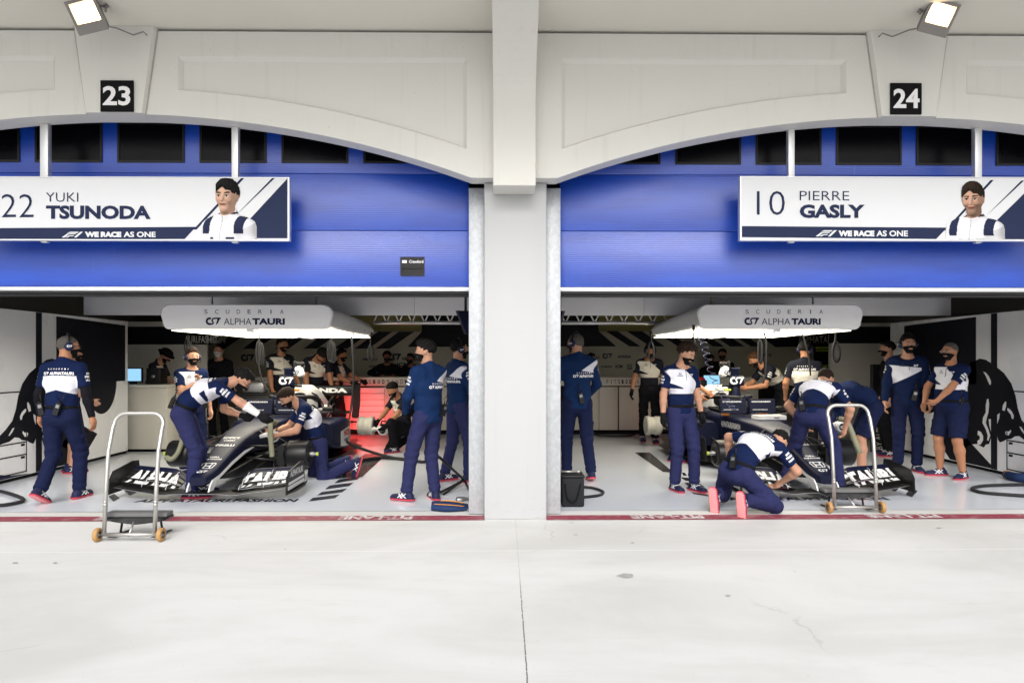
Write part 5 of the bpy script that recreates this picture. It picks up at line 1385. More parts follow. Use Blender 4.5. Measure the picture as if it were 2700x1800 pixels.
    def build(s, name="person"):
        sp = s.sp; g = sp.get; h = g("vox", 0.010)
        root = thing(name, g("label"), "person", tuple(s.root), 0, g("group"))
        H = s.FH; inv = lambda pts: pts
        P, F = s.P, s.F
        shorts = g("shorts", False); sleeve = g("sleeve", "short")
        noise_a = 0.0016
        def emit(nm, fn, pts, pad, vox, mats, parent=root, attrs=None, smooth=True):
            pts = np.asarray(pts)
            v, f = sdf_mesh(fn, pts.min(0) - pad, pts.max(0) + pad, vox)
            if len(v) == 0: return None
            w = s.W(v)
            me = bpy.data.meshes.new(nm); me.from_pydata(w.tolist(), [], f.tolist())
            me.polygons.foreach_set("use_smooth", [True] * len(me.polygons))
            for m_ in (mats if isinstance(mats, list) else [mats]): me.materials.append(m_)
            if attrs:
                for an, arr in attrs(v.astype(np.float32)).items():
                    if arr.ndim == 2:
                        a = me.attributes.new(an, 'FLOAT_VECTOR', 'POINT'); a.data.foreach_set("vector", arr.astype(np.float32).ravel())
                    else:
                        a = me.attributes.new(an, 'FLOAT', 'POINT'); a.data.foreach_set("value", arr.astype(np.float32))
            me.update()
            o = bpy.data.objects.new(nm, me); COL.objects.link(o); o.parent = parent
            return o
        # --- body: one continuous surface
        def armf(p, i, inf=0.0):
            d = rcone(p, s.S[i], s.E[i], 0.050 + inf, 0.041 + inf)
            m = s.E[i] + (s.Wr[i] - s.E[i]) * 0.3
            return smin(d, smin(rcone(p, s.E[i], m, 0.041 + inf, 0.043 + inf), rcone(p, m, s.Wr[i], 0.043 + inf, 0.027 + inf), 0.02), 0.03)
        def legf(p, i):
            d = rcone(p, s.H[i], s.K[i], 0.08, 0.055)
            kk = 1.0 if shorts else 0.66
            m = s.K[i] + (s.A[i] - s.K[i]) * 0.32 - _n((s.K[i] - s.H[i]) + (s.K[i] - s.A[i]) + s.F[0][:, 1] * 0.05) * 0.012
            d = rcone(p, s.H[i], s.K[i], 0.08 * kk, 0.058 * kk)
            return smin(d, smin(rcone(p, s.K[i], m, 0.056 * kk, 0.062 * kk), rcone(p, m, s.A[i], 0.062 * kk, 0.038), 0.03), 0.03)
        def body(p):
            D = s.torso(p, -0.012)
            D = smin(D, rcone(p, P[3] - F[3][:, 2] * 0.05, s.HC - H[:, 2] * 0.03 - H[:, 1] * 0.015, 0.062, 0.058), 0.04)
            D = smin(D, s.head(p), 0.02)
            for i in (0, 1):
                D = smin(D, armf(p, i), 0.03); D = smin(D, s.hand(p, i), 0.012)
                D = smin(D, legf(p, i), 0.03)
            return D
        allp = np.array(P + s.S + s.E + s.Wr + s.H + s.K + s.A + [s.HC] + [s.Wr[i] + s.Hd[i][0] * 0.1 for i in (0, 1)])
        if g("bodyless") is None:
            emit("body", body, allp, 0.16, g("bvox", h * 0.85), SKIN[g("skin", "fair")])
        # --- shirt
        fold = lambda p, a, sd: s.cloth_noise(p, a, sd)
        sd = hash(g("label", "")) % 7 if False else len(g("label", "")) * 0.37
        hem = P[0] - F[0][:, 2] * (0.10 if g("untucked", sleeve == "long") else 0.035)
        def slv(p):
            D = None
            for i in (0, 1):
                S_, E_, W_ = s.S[i], s.E[i], s.Wr[i]
                if sleeve == "long":
                    d = smin(rcone(p, S_, E_, 0.069, 0.061), rcone(p, E_, W_, 0.061, 0.045), 0.03)
                    d = np.maximum(d, (p - (W_ - _n(W_ - E_) * 0.005)) @ _n(W_ - E_))
                else:
                    e = S_ + (E_ - S_) * 0.72
                    d = rcone(p, S_, e + (E_ - S_) * 0.1, 0.064, 0.061); d = np.maximum(d, (p - e) @ _n(E_ - S_))
                D = d if D is None else np.minimum(D, d)
            return D
        def tor(p):
            d = s.torso(p, 0.008 if sleeve == "short" else 0.016)
            d = smin(d, rcone(p, P[3] - F[3][:, 2] * 0.03, P[3] + s.NK * 0.035 - F[3][:, 1] * 0.006, 0.078, 0.07), 0.03)
            d = np.maximum(d, (hem - p) @ F[0][:, 2])
            d = np.maximum(d, (p - (P[3] + s.NK * 0.036 + F[3][:, 1] * -0.02)) @ _n(s.NK * 1.0 + F[3][:, 1] * 0.55))
            return d
        def shirt(p): return smin(tor(p), slv(p), 0.025) + fold(p, 0.0042 if sleeve == "short" else 0.0045, sd)
        def tcoords(p):
            best = np.full(len(p), 1e9); out = np.zeros((len(p), 3)); base = 0.0
            segs = [(P[0], P[1], F[0]), (P[1], P[2], F[1]), (P[2], P[3], F[2])]
            for k, (a, b, Fr) in enumerate(segs):
                L = np.linalg.norm(b - a); t = (p - a) @ ((b - a) / L)
                tl = -9 if k == 0 else 0; th_ = 9 if k == 2 else L
                tc = np.clip(t, tl, th_); q = p - a - tc[:, None] * ((b - a) / L)
                d = np.linalg.norm(q, axis=1); m = d < best
                out[m] = np.stack([q @ Fr[:, 0], q @ Fr[:, 1], base + tc], 1)[m]; best = np.minimum(best, d); base += L
            return out
        def sattr(p):
            dt, ds = tor(p), slv(p)
            return {"tor": tcoords(p), "slv": np.clip((dt - ds) / 0.03 + 0.5, 0, 1)}
        shirt_o = emit("jacket" if sleeve == "long" else "shirt", shirt, np.array(P + s.S + s.E + s.Wr), 0.2, h, SHIRT[g("shirt", "polo")], attrs=sattr)
        if g("under"):
            for i in (0, 1):
                def us(p, i=i):
                    d = armf(p, i, 0.007) + fold(p, 0.0012, 2.0)
                    return np.maximum(np.maximum(d, (p - s.Wr[i]) @ _n(s.Wr[i] - s.E[i])), -((p - (s.S[i] + (s.E[i] - s.S[i]) * 0.6)) @ _n(s.E[i] - s.S[i])))
                emit("undersleeve", us, np.array([s.S[i], s.E[i], s.Wr[i]]), 0.1, h, SHIRT["black"])
        # --- trousers or shorts
        def trs(p):
            D = s.torso(p, 0.004)
            D = np.maximum(D, (p - (P[0] + F[0][:, 2] * 0.085)) @ F[0][:, 2])
            for i in (0, 1):
                Hh, K, A = s.H[i], s.K[i], s.A[i]
                if shorts:
                    e = Hh + (K - Hh) * 0.93; d = rcone(p, Hh, K, 0.112 * (0.5 + 0.5 * s.fat), 0.1); d = np.maximum(d, (p - e) @ _n(K - Hh))
                else:
                    d = smin(rcone(p, Hh, K, 0.103 * (0.5 + 0.5 * s.fat), 0.077), rcone(p, K, A, 0.077, 0.068), 0.03)
                    e = A - _n(A - K) * 0.0; d = np.maximum(d, (p - e) @ _n(A - K))
                    # creases gather at knee and ankle
                    ta = np.clip((p - K) @ _n(A - K) / 0.42, -1, 1.05)
                    d = d + 0.0045 * np.sin(95 * ta * 0.42 * 1.0 + 7 * (p @ F[0][:, 0])) * np.exp(-((ta - 1) / 0.22) ** 2) + 0.004 * np.sin(70 * ta * 0.42 + 12 * (p @ F[0][:, 0])) * np.exp(-(ta / 0.3) ** 2)
                k_ = 1 if i == 0 else -1; ax = _n(K - Hh); tt = (p - Hh) @ ax / np.linalg.norm(K - Hh); q = p - Hh - ((p - Hh) @ ax)[:, None] * ax
                ow = _n(F[0][:, 0] * k_ - ax * (F[0][:, 0] @ ax) * k_); fw = np.cross(ax, ow)
                msk = np.clip((tt - (0.52 if not shorts else 0.45)) / 0.02, 0, 1) * np.clip(((0.93 if not shorts else 0.8) - tt) / 0.02, 0, 1) * np.clip((0.062 - np.abs(q @ fw)) / 0.01, 0, 1) * (q @ ow > 0.02)
                d = d - 0.008 * msk - 0.004 * msk * (tt < (0.60 if not shorts else 0.53))           # cargo pocket with a flap
                D = smin(D, d, 0.035)
            return D + fold(p, 0.0036, sd + 1)
        tr_o = emit("shorts" if shorts else "trousers", trs, np.array(P[:2] + s.H + s.K + s.A), 0.17, h, TROUS[g("trousers", "blue")])
        if g("belt", True) and sleeve == "short":
            def belt(p):
                D = s.torso(p, 0.0105); q = (p - (P[0] + F[0][:, 2] * 0.055)) @ F[0][:, 2]
                return np.maximum(D, np.abs(q) - 0.019)
            emit("belt", belt, np.array(P[:2]), 0.2, h * 0.9, BLACKM)
        # --- shoes
        for i in (0, 1):
            A, Ff = s.A[i], s.Ft[i]; Fi = Ff.T
            L = lambda x, y, z: A + Ff @ np.array([x, y, z - 0.085])
            def fc(p): return (p - A) @ Ff + np.array([0, 0, 0.085])
            def shoe(p):
                D = rcone(p, L(0, -0.05, 0.042), L(0, 0.05, 0.04), 0.040, 0.043)
                D = smin(D, rcone(p, L(0, 0.05, 0.036), L(0, 0.165, 0.03), 0.046, 0.036, Ff[:, 0], 1.15), 0.03)
                D = smin(D, rcone(p, L(0, -0.035, 0.06), L(0, -0.012, 0.105), 0.037, 0.042), 0.03)
                q = fc(p)
                sole = np.maximum(rcone(p, L(0, -0.06, 0.02), L(0, 0.16, 0.02), 0.047, 0.047, Ff[:, 0], 1.0), np.abs(q[:, 2] - 0.016) - 0.014)
                D = smin(D, sole, 0.008)
                return np.maximum(np.maximum(D, -q[:, 2]), q[:, 2] - 0.118)
            emit("shoe", shoe, np.array([L(0, -0.05, 0), L(0, 0.17, 0), A]), 0.08, min(h, 0.009) if g("fineshoe", True) else h, SHOE, attrs=lambda p: {"foot": fc(p)})
        # --- hair, mask, gloves
        c = s.HC; r_, f_, u_ = H[:, 0], H[:, 1], H[:, 2]
        hs = g("hair", "short"); hv = min(0.007, h * 0.75) if h < 0.0115 else 0.009
        if hs != "bald":
            hair = lambda p: s.hairf(p, hs)
            emit("hair", hair, np.array([c]), 0.19, hv, HAIR[g("haircol", "black")])
        if g("mask", True):
            def mask(p):
                q = (p - c); y = q @ f_; z = q @ u_
                D = np.minimum(s.head(p, 0.0055, False), rcone(p, c + f_ * 0.1 + u_ * -0.01, c + f_ * 0.118 - u_ * 0.035, 0.012, 0.019))
                return smax(smax(smax(D, z - (-0.018 + (y - 0.1) * 0.25), 0.004), -0.118 - z, 0.004), 0.012 - y, 0.004)
            emit("face_mask", mask, np.array([c]), 0.17, hv * 0.9, MASKW if g("mask") == "white" else MASKM)
        if h < 0.0115 and g("eyes", True):
            eb = MB(); 
            for k in (1, -1):
                o = c + r_ * k * 0.032 + f_ * 0.0835 + u_ * 0.002
                eb.lathe([(0.0, 0.013), (0.007, 0.011), (0.011, 0.006), (0.012, 0.0), (0.0, -0.002)], tuple(s.W(o)), tuple(s.W(f_)), 10, 0)
                eb.lathe([(0.0, 0.0145), (0.005, 0.0135), (0.006, 0.010)], tuple(s.W(o)), tuple(s.W(f_)), 10, 1)
            eb.build("eyes", [EYEW, HAIR["brown"]], root)
            bb = MB()
            for k in (1, -1): bb.tube([s.W(c + r_ * k * x + f_ * y + u_ * z) for x, y, z in ((0.014, 0.098, 0.024), (0.032, 0.095, 0.030), (0.052, 0.083, 0.024))], [0.003 * s.sc, 0.004 * s.sc, 0.002 * s.sc], 5)
            bb.build("eyebrows", HAIR[g("haircol", "black")], root)
        gl = g("gloves", "")
        for i, k in ((0, "r"), (1, "l")):
            if k in gl:
                def glv(p, i=i):
                    D = smin(s.hand(p, i, 0.004), rcone(p, s.Wr[i] - s.Hd[i][0] * 0.04, s.Wr[i], 0.034, 0.032), 0.01)
                    return np.maximum(D, -((p - (s.Wr[i] - _n(s.Wr[i] - s.E[i]) * 0.04)) @ _n(s.Wr[i] - s.E[i])))
                emit("glove", glv, np.array([s.Wr[i], s.Wr[i] + s.Hd[i][0] * 0.12]), 0.09, 0.008, GLOVE)
        if g("bandage"):
            i = g("bandage") - 1; a = s.E[i] + (s.Wr[i] - s.E[i]) * 0.25; b = s.E[i] + (s.Wr[i] - s.E[i]) * 0.93
            def bd(p):
                D = armf(p, i, 0.006); ax = _n(b - a); return np.maximum(np.maximum(D, (p - b) @ ax), -((p - a) @ ax))
            emit("bandage", bd, np.array([a, b]), 0.08, 0.008, BANDW)
        # --- headset
        Wp = lambda x, y, z: Vector(s.W(c + r_ * x + f_ * y + u_ * z))
        if g("headset"):
            m = MB(); kk = s.sc
            m.tube([Wp(0.098 * math.cos(R(a)), -0.01, 0.0 + 0.145 * math.sin(R(a)) - 0.0) for a in range(0, 181, 12)], 0.011 * kk, 6)
            m.build("headband", BLACK, root)
            for k in (1, -1):
                m = MB(); m.lathe([(0.0, 0.0), (0.042 * kk, 0.0), (0.046 * kk, 0.008 * kk), (0.044 * kk, 0.026 * kk), (0.03 * kk, 0.036 * kk), (0.0, 0.038 * kk)], Wp(0.078 * k, -0.008, -0.006), tuple(s.W(r_ * k)), 18)
                ec = m.build("ear_cup", NAVY, root)
                t_ = MB(); team_mark(t_, Wp(0.1185 * k, -0.008, -0.018), tuple(_n(s.W(f_ * k))), tuple(_n(s.W(u_))), 0.026 * kk); t_.build("cup_emblem", WHITE, ec)
            m = MB(); m.tube([Wp(-0.1, 0.01, -0.03), Wp(-0.098, 0.06, -0.06), Wp(-0.06, 0.115, -0.075), Wp(-0.03, 0.13, -0.072)], 0.004 * kk, 5); m.build("microphone", BLACKM, root)
        if g("glasses"):
            m = MB()
            for k in (1, -1):
                m.tube([Wp(k * 0.033 + 0.023 * math.cos(R(a)), 0.112, 0.0 + 0.016 * math.sin(R(a))) for a in range(0, 360, 30)], 0.0025, 5, closed=True)
                m.tube([Wp(k * 0.056, 0.11, 0.004), Wp(k * 0.078, 0.08, 0.006), Wp(k * 0.082, -0.005, 0.004)], 0.0025, 5)
            m.tube([Wp(0.01, 0.112, 0.002), Wp(-0.01, 0.112, 0.002)], 0.0025, 5)
            m.build("glasses", BLACK if g("glasses") == "dark" else STEEL, root)
        if g("hat"):
            def hat(p):
                q = p - c; z = q @ u_
                D = np.maximum(s.head(p, 0.017, False), 0.03 - z); D = smin(D, ellip(p, c + u_ * 0.075, H.T, (0.1, 0.112, 0.062)), 0.02); D = np.maximum(D, 0.03 - z)
                br = np.maximum(rcone(p, c + u_ * 0.034, c + u_ * 0.03, 0.155, 0.155), np.abs(z - 0.036) - 0.009)
                return np.minimum(D, br)
            emit("hat", hat, np.array([c]), 0.19, 0.009, BLACKM)
        # --- lettering laid on the cloth
        if shirt_o and g("print"):
            me = shirt_o.data; bvh = BVHTree.FromPolygons([v.co.copy() for v in me.vertices], [tuple(q.vertices) for q in me.polygons])
            back = F[2]; tb = MB()
            def wrap(txt, zz, hh, ww, wt, front=False, u0=0.0, mark=False, sp_=1.0, mb=None, slope=0.0):
                k = -1 if front else 1; dirn = back[:, 1] * (-1 if front else 1)
                def fn(X, Y):
                    z_ = zz + Y + X * slope - 0.33
                    o = P[2] + back @ np.array([k * X + u0, 0.45 if front else -0.45, z_])
                    hit = bvh.ray_cast(Vector(s.W(o)), Vector(_n(s.W(dirn))))
                    if hit[0] is None: return tuple(s.W(P[2]))
                    return tuple(hit[0] - Vector(_n(s.W(dirn))) * 0.004)
                if mark: team_mark(mb or tb, (0, 0, 0), EX, EZ, hh, fn=fn)
                else: lettering(mb or tb, txt, (0, 0, 0), EX, EZ, hh, w=ww, weight=wt, spacing=sp_, fn=fn)
            for kind in g("print").split(","):
                if kind == "back":
                    wrap("ALPHATAURI", 0.395, 0.032, 0.24, 0.05, u0=0.035); wrap("", 0.395, 0.032, 0, 0, mark=True, u0=-0.125)
                    for j, ch in enumerate("SCUDERIA"): wrap(ch, 0.45, 0.016, 0.013, 0.02, u0=-0.1 + j * 0.029)
                if kind == "jacketback":
                    for j, ch in enumerate("SCUDERIA"): wrap(ch, 0.335, 0.018, 0.014, 0.02, u0=-0.04 + j * 0.028)
                    wrap("ALPHATAURI", 0.29, 0.032, 0.2, 0.05, u0=0.085); wrap("", 0.29, 0.034, 0, 0, mark=True, u0=-0.055)
                if kind == "chest":
                    wrap("", 0.415, 0.028, 0, 0, front=True, mark=True, u0=-0.085)
            if tb.f: tb.build("shirt_lettering", WHITE, shirt_o)
            if "chest" in g("print"):
                tb2 = MB()
                def fn(X, Y):
                    o = P[2] + back @ np.array([-X + 0.075, 0.45, 0.415 + Y - 0.33]); hit = bvh.ray_cast(Vector(s.W(o)), Vector(_n(s.W(-back[:, 1]))))
                    return tuple(hit[0] + Vector(_n(s.W(back[:, 1]))) * 0.004) if hit[0] else tuple(s.W(P[2]))
                lettering(tb2, "HONDA", (0, 0, 0), EX, EZ, 0.014, w=0.07, weight=0.03, fn=fn); lettering(tb2, "H", (0, 0, 0), EX, EZ, 0.022, w=0.026, weight=0.03, fn=lambda X, Y: fn(X, Y + 0.02)); tb2.build("chest_emblem", INK, shirt_o)
                zp = MB(); zp.tube([fn(0.075 + 0.002 * (k % 2), z - 0.415) for k, z in enumerate((0.49, 0.46, 0.43, 0.40, 0.37))], 0.0028, 5); zp.build("zip", BLACKM, shirt_o)
            # sponsor lines on the sleeves
            if g("sleeveprint", True):
                for i, k in enumerate((1, -1)):
                    ts = MB()
                    S_, E_ = s.S[i], s.E[i]; ax = _n(E_ - S_); out = F[2][:, 0] * k; out = _n(out - ax * (out @ ax)); lat = np.cross(ax, out) * 1.0
                    if g("sleevedir"): 
                        out = _n(np.asarray(g("sleevedir"), float)); out = _n(out - ax * (out @ ax)); lat = np.cross(ax, out)
                    for txt, t_, hh, ww in (("EDIFICE", 0.30, 0.022, 0.05), ("PIRELLI", 0.42, 0.024, 0.075), ("HUGO", 0.55, 0.022, 0.07)):
                        def fn(X, Y):
                            o = S_ + ax * (0.29 * t_ - Y) + out * 0.3 - lat * X
                            hit = bvh.ray_cast(Vector(s.W(o)), Vector(_n(s.W(-out))))
                            return tuple(hit[0] + Vector(_n(s.W(out))) * 0.004) if hit[0] else tuple(s.W(S_))
                        lettering(ts, txt, (0, 0, 0), EX, EZ, hh, w=ww, weight=0.05, fn=fn)
                    ts.build("sleeve_lettering", WHITE, shirt_o)
        # --- radio on the belt
        for (rx, ang) in g("radio", ()):
            o = P[0] + F[0] @ np.array([rx, (-0.122 if ang == 0 else 0.122) * (1.06 if sleeve == "short" else 1.2) * math.sqrt(max(0.05, 1 - (rx / 0.19) ** 2)) * (1 if ang in (0, 1) else 1), 0.05])
            B = np.stack([F[0][:, 0], F[0][:, 1], F[0][:, 2]], 1) @ roty(R(18 if rx > 0 else -14))
            m = MB(); Wq = lambda x, y, z: Vector(s.W(o + B @ np.array([x, y, z]))); k = -1 if ang == 0 else 1
            pts = lambda w, d0, d1, z0, z1: [Wq(x, k * y, z) for x, y, z in ((-w, d0, z0), (w, d0, z0), (w, d1, z0), (-w, d1, z0), (-w * 0.95, d0, z1), (w * 0.95, d0, z1), (w * 0.95, d1, z1), (-w * 0.95, d1, z1))]
            cube = [(0, 3, 2, 1), (4, 5, 6, 7), (0, 1, 5, 4), (1, 2, 6, 5), (2, 3, 7, 6), (3, 0, 4, 7)]
            m.add(pts(0.028, -0.005, 0.035, -0.075, 0.055), cube); m.tube([Wq(0.014, k * 0.015, 0.055), Wq(0.016, k * 0.015, 0.16)], 0.006, 6); m.tube([Wq(-0.012, k * 0.015, 0.055), Wq(-0.012, k * 0.015, 0.075)], 0.008, 8)
            ro = m.build("radio", BLACK, root)
            sc_ = MB(); sc_.add([Wq(x, k * 0.0365, z) for x, z in ((-0.018, 0.0), (0.018, 0.0), (0.018, 0.035), (-0.018, 0.035))], [(0, 1, 2, 3)]); sc_.build("radio_screen", GREYMETAL, ro)
            m2 = MB()
            cb = [Wq(-0.012, k * 0.015, 0.075), Wq(-0.05, k * 0.03, 0.11), Wq(-0.02, k * 0.045, 0.17), Wq(0.02, k * 0.03, 0.14)]; m2.tube(cb, 0.003, 5); m2.build("radio_cord", BLACKM, ro)
        return root
    def FK(s, i):
        return _n(np.cross(np.cross(s.A[i] - s.K[i], s.H[i] - s.K[i]), s.A[i] - s.H[i])) if np.linalg.norm(np.cross(s.A[i] - s.K[i], s.H[i] - s.K[i])) > 1e-4 else s.F[0][:, 1]
def person(px, py, face, height, label, d=None, **sp):
    """stand a person where the photograph's foot point (px,py) meets the floor, or at depth d along the view"""
    if d is None: o = on_floor(px, py, 0.006)
    else: o = at(px, 950, CAM_Y + d); o.z = 0.006
    if "dz" in sp: o.z += sp["dz"]
    face = face - math.degrees(math.atan((px - 1328) / 1800))     # 0 = towards the viewer, 90 = picture right, 180 = away
    sp["label"] = label
    return Figure((o.x, o.y, o.z), face, height, sp).build()
CREW = "pit crew members around the cars"
# ---------------- left garage
person(168, 1318, 148, 1.83, "person in navy shirt with headset walking away at the far left, radio on belt", group=CREW, under=True, hair="buzz", haircol="grey", headset=True, glasses="dark", mask=True,
       fr=(0.09, 0.12, 0.0, 4, 0), fl=(-0.1, -0.24, 0.06, 0, 28), pel=(0, -0.04, 0.945), lean=6, head=(48, 0, 0), hr=(0.30, 0.02, 0.84), hl=(-0.30, 0.08, 0.90), print="back", radio=((0.05, 0), (-0.16, 0)), skin="tan", trousers="navy")
person(186, 1240, 95, 1.74, "person in shorts mostly hidden behind the walking person at the far left", group=CREW, d=9.5, shorts=True, trousers="navy", headset=True, vox=0.012, hr=(0.24, 0.22, 1.02))
person(505, 1271, 25, 1.69, "person with headset and black mask standing with one hand at the chin", group=CREW, d=9.4, headset=True, hair="short", haircol="brown", hr=(0.0, 0.20, 1.31), dr=(-0.15, 0.0, 1), er=(0.45, 0.35, -1), curl_r=60, print="chest", trousers="navy", head=(5, 0, 0), radio=((-0.16, 1),))
person(509, 1320, 80, 1.84, "person bending over the car nose with a white bandage on one forearm", group=CREW, d=7.8, pel=(0, -0.09, 0.945), lean=56, curl=20, ptilt=0.45, hr=(0.20, 0.78, 0.84), hl=(-0.16, 0.50, 0.86), er=(0.6, -0.3, 0.2), el=(-0.4, -0.5, -0.3), bandage=1, gloves="rl",
       head=(0, 50, 0), hair="short", glasses="dark", print="back", radio=((0.06, 0),), fr=(0.1, 0.0, 0, 6, 0), fl=(-0.13, 0.05, 0, -6, 0))
person(838, 1258, -82, 1.82, "person kneeling beside the front brake drum with a white tool in hand", group=CREW, pel=(0, 0, 0.47), lean=20, curl=22, fr=(0.12, -0.36, 0.09, 0, 72), fl=(-0.13, -0.44, 0.09, 0, 72), kr=(0.1, 1, -1), kl=(-0.1, 1, -1),
       hr=(0.05, 0.55, 0.60), hl=(-0.16, 0.52, 0.58), er=(0.6, -0.5, -0.4), el=(-0.6, -0.5, -0.5), head=(-14, 42, 0), hair="fade", haircol="brown", print="back", curl_l=70, curl_r=70)
DK = dict(group=CREW, shirt="dark", trousers="black", vox=0.0115)
person(740, 0, 28, 1.95, "person in black and cream shirt standing upright behind the cooling fan", d=12.9, hair="fade", haircol="brown", skin="tan", head=(-14, 4, 0), hr=(0.24, 0.16, 0.9), hl=(-0.2, 0.26, 1.0), print="chest", **dict(DK, vox=0.0112))
person(828, 0, 22, 1.93, "person in black and cream shirt looking down over the engine cover", d=13.05, lean=16, curl=12, head=(0, 38, 0), skin="tan", hr=(0.24, 0.3, 0.85), hl=(-0.22, 0.3, 0.85), print="chest", **DK)
person(855, 0, 14, 1.76, "person in black and cream shirt between two others behind the rear wing", d=13.5, skin="tan", hr=(0.24, 0.2, 0.9), hl=(-0.22, 0.25, 0.9), print="chest", **DK)
person(886, 0, 62, 1.76, "person reaching one gloved hand out over the counter behind the rear wing", d=13.6, lean=8, skin="tan", hl=(-0.16, 0.50, 1.14), hr=(0.2, 0.46, 1.12), gloves="rl", **DK)
person(1052, 1187, -52, 1.78, "person crouching with a white fan beside the rear brake drum", pel=(0, -0.10, 0.40), lean=8, curl=14, fl=(-0.16, 0.22, 0, 0, 0), fr=(0.14, -0.30, 0.08, 0, 72), kr=(0.2, 1, -0.8), kl=(-0.2, 1, 0.6), hr=(0.06, 0.46, 0.46), hl=(-0.12, 0.40, 0.42), gloves="rl", skin="tan", head=(-6, 6, 0), print="chest", **DK)
person(1116, 1318, -140, 1.75, "person in navy fleece standing with clasped hands by the garage edge", group=CREW, pel=(0.07, 0, 0.965), shirt="jacket", sleeve="long", hair="tall", haircol="black", head=(-42, 2, 0), hr=(0.04, 0.24, 1.0), hl=(-0.08, 0.22, 0.98), er=(0.8, -0.4, -0.2), el=(-0.8, -0.5, -0.2), gloves="rl",
       fr=(0.12, -0.06, 0, 24, 0), fl=(-0.16, 0.1, 0, -22, 0), print="jacketback", radio=((0.13, 0),), sleevedir=(-1, 0.1, 0))
person(1206, 1268, 118, 1.79, "person in navy hooded jacket with headset half hidden by the steel jamb", group=CREW, shirt="jacket", sleeve="long", headset=True, head=(8, 0, 0), hr=(0.22, 0.26, 1.0), hl=(-0.2, 0.2, 0.95), print="jacketback", fr=(0.11, 0.1, 0, 5, 0), fl=(-0.12, -0.12, 0, -5, 0))
person(400, 0, 62, 1.80, "person in a black bucket hat leaning over the desk", d=12.62, lean=16, hat=True, hair="short", head=(0, 20, 0), hr=(0.2, 0.4, 1.0), hl=(-0.2, 0.4, 1.0), group=CREW, shirt="dark", trousers="black", vox=0.012)
BG = dict(group="people at the rear of the garages", shirt="black", trousers="black", sleeve="long", vox=0.013, eyes=False)
person(1020, 0, 5, 1.72, "person in black jacket with long dark hair leaning on the counter", d=15.22, hr=(0.16, 0.24, 1.25), hl=(-0.16, 0.24, 1.25), er=(1, 0, 0), el=(-1, 0, 0), hair="curly", skin="brown", **BG)
person(1084, 0, -30, 1.68, "person in black jacket at the counter, right behind the navy fleece", d=15.22, skin="brown", hair="short", **BG)
person(578, 0, -20, 1.84, "person in black with a pale face mask, turned away by the back wall", d=13.4, mask="white", hair="buzz", **BG)
# ---------------- right garage
person(1522, 1262, -164, 1.88, "person in navy jacket with headset walking away beside the right steel jamb", group=CREW, shirt="jacket", sleeve="long", headset=True, head=(-38, 0, 0), print="jacketback", radio=((0.0, 0),), trousers="navy", hr=(0.22, 0.24, 1.02), hl=(-0.24, 0.26, 1.02),
       fr=(0.13, -0.16, 0.02, 8, 12), fl=(-0.1, 0.12, 0, 0, 0), haircol="grey", hair="buzz")
person(1556, 0, 60, 1.68, "person with headset far behind the counter near the right steel jamb", d=15.22, headset=True, **BG)
person(1712, 1165, 10, 1.86, "person in cream and black shirt with black gloves walking forward", headset=True, head=(0, 24, 0), fl=(-0.08, 0.14, 0, 0, 0), fr=(0.1, -0.16, 0.03, 0, 14), hr=(0.34, 0.06, 0.86), hl=(-0.30, 0.1, 0.86), gloves="rl", print="chest", skin="tan", **dict(DK, vox=0.011))
person(1783, 0, 70, 1.80, "person in black shirt bent slightly behind the curly haired person", d=10.5, haircol="auburn", hair="tall", lean=10, hl=(-0.15, 0.42, 1.05), hr=(0.2, 0.4, 1.02), skin="tan", **DK)
person(1795, 1290, 34, 1.75, "person with curly hair in navy and white shirt looking down at the car", group=CREW, hair="curly", haircol="brown", head=(-22, 26, 0), gloves="rl", hr=(0.27, 0.02, 0.84), hl=(-0.27, 0.06, 0.85), print="chest", trousers="blue",
       fr=(0.1, 0.02, 0, 6, 0), fl=(-0.11, 0.12, 0, -6, 0), vox=0.009)
person(1948, 1325, 154, 1.80, "person kneeling with back turned and coral shoe soles showing", group=CREW, d=6.98, pel=(0, -0.02, 0.42), lean=50, side=20, curl=32, ptilt=0.45, fr=(0.15, -0.20, 0.085, 0, 80), fl=(-0.15, -0.18, 0.085, 0, 80), kr=(0.35, 1, -0.2), kl=(-0.35, 1, -0.2),
       hr=(0.24, 0.46, 0.26), hl=(-0.36, 0.50, 0.46), er=(1, -0.1, 0.2), el=(-1, 0.1, 0.1), head=(6, 76, 0), hair="short", print="back", radio=((0.0, 0),), vox=0.009)
person(1905, 0, 0, 1.78, "person in black standing behind the counter, right of the coiled cable", d=15.22, **BG)
person(1872, 0, 20, 1.64, "person in black seated behind the counter, left of the coiled cable", d=15.25, skin="brown", hair="curly", **BG)
person(2056, 0, -66, 1.90, "person in cream and black shirt leaning over the cockpit", d=12.0, lean=42, curl=8, pel=(0, -0.06, 0.94), hr=(0.15, 0.62, 1.0), hl=(-0.15, 0.58, 1.0), haircol="auburn", hair="fade", skin="tan", head=(0, 30, 0), print="chest", **dict(DK, vox=0.0105))
person(2122, 0, 178, 1.82, "person with headset seen from behind in black and cream shirt", d=10.6, headset=True, hr=(0.26, 0.2, 0.95), hl=(-0.28, 0.14, 0.95), print="back", skin="tan", head=(0, 8, 0), **DK)
person(2143, 1296, 168, 1.84, "person straddling the car nose and bending forward, seen from behind", group=CREW, pel=(0.0, -0.03, 0.90), lean=52, curl=26, ptilt=0.4, fr=(0.27, 0.02, 0, 10, 0), fl=(-0.31, 0.02, 0, -10, 0), hl=(-0.20, 0.36, 0.74), hr=(0.26, 0.44, 0.70), el=(-1, 0.0, 0.25), er=(1, -0.1, -0.1),
       head=(24, 30, 0), hair="buzz", haircol="brown", print="back", radio=((-0.085, 0),), vox=0.009)
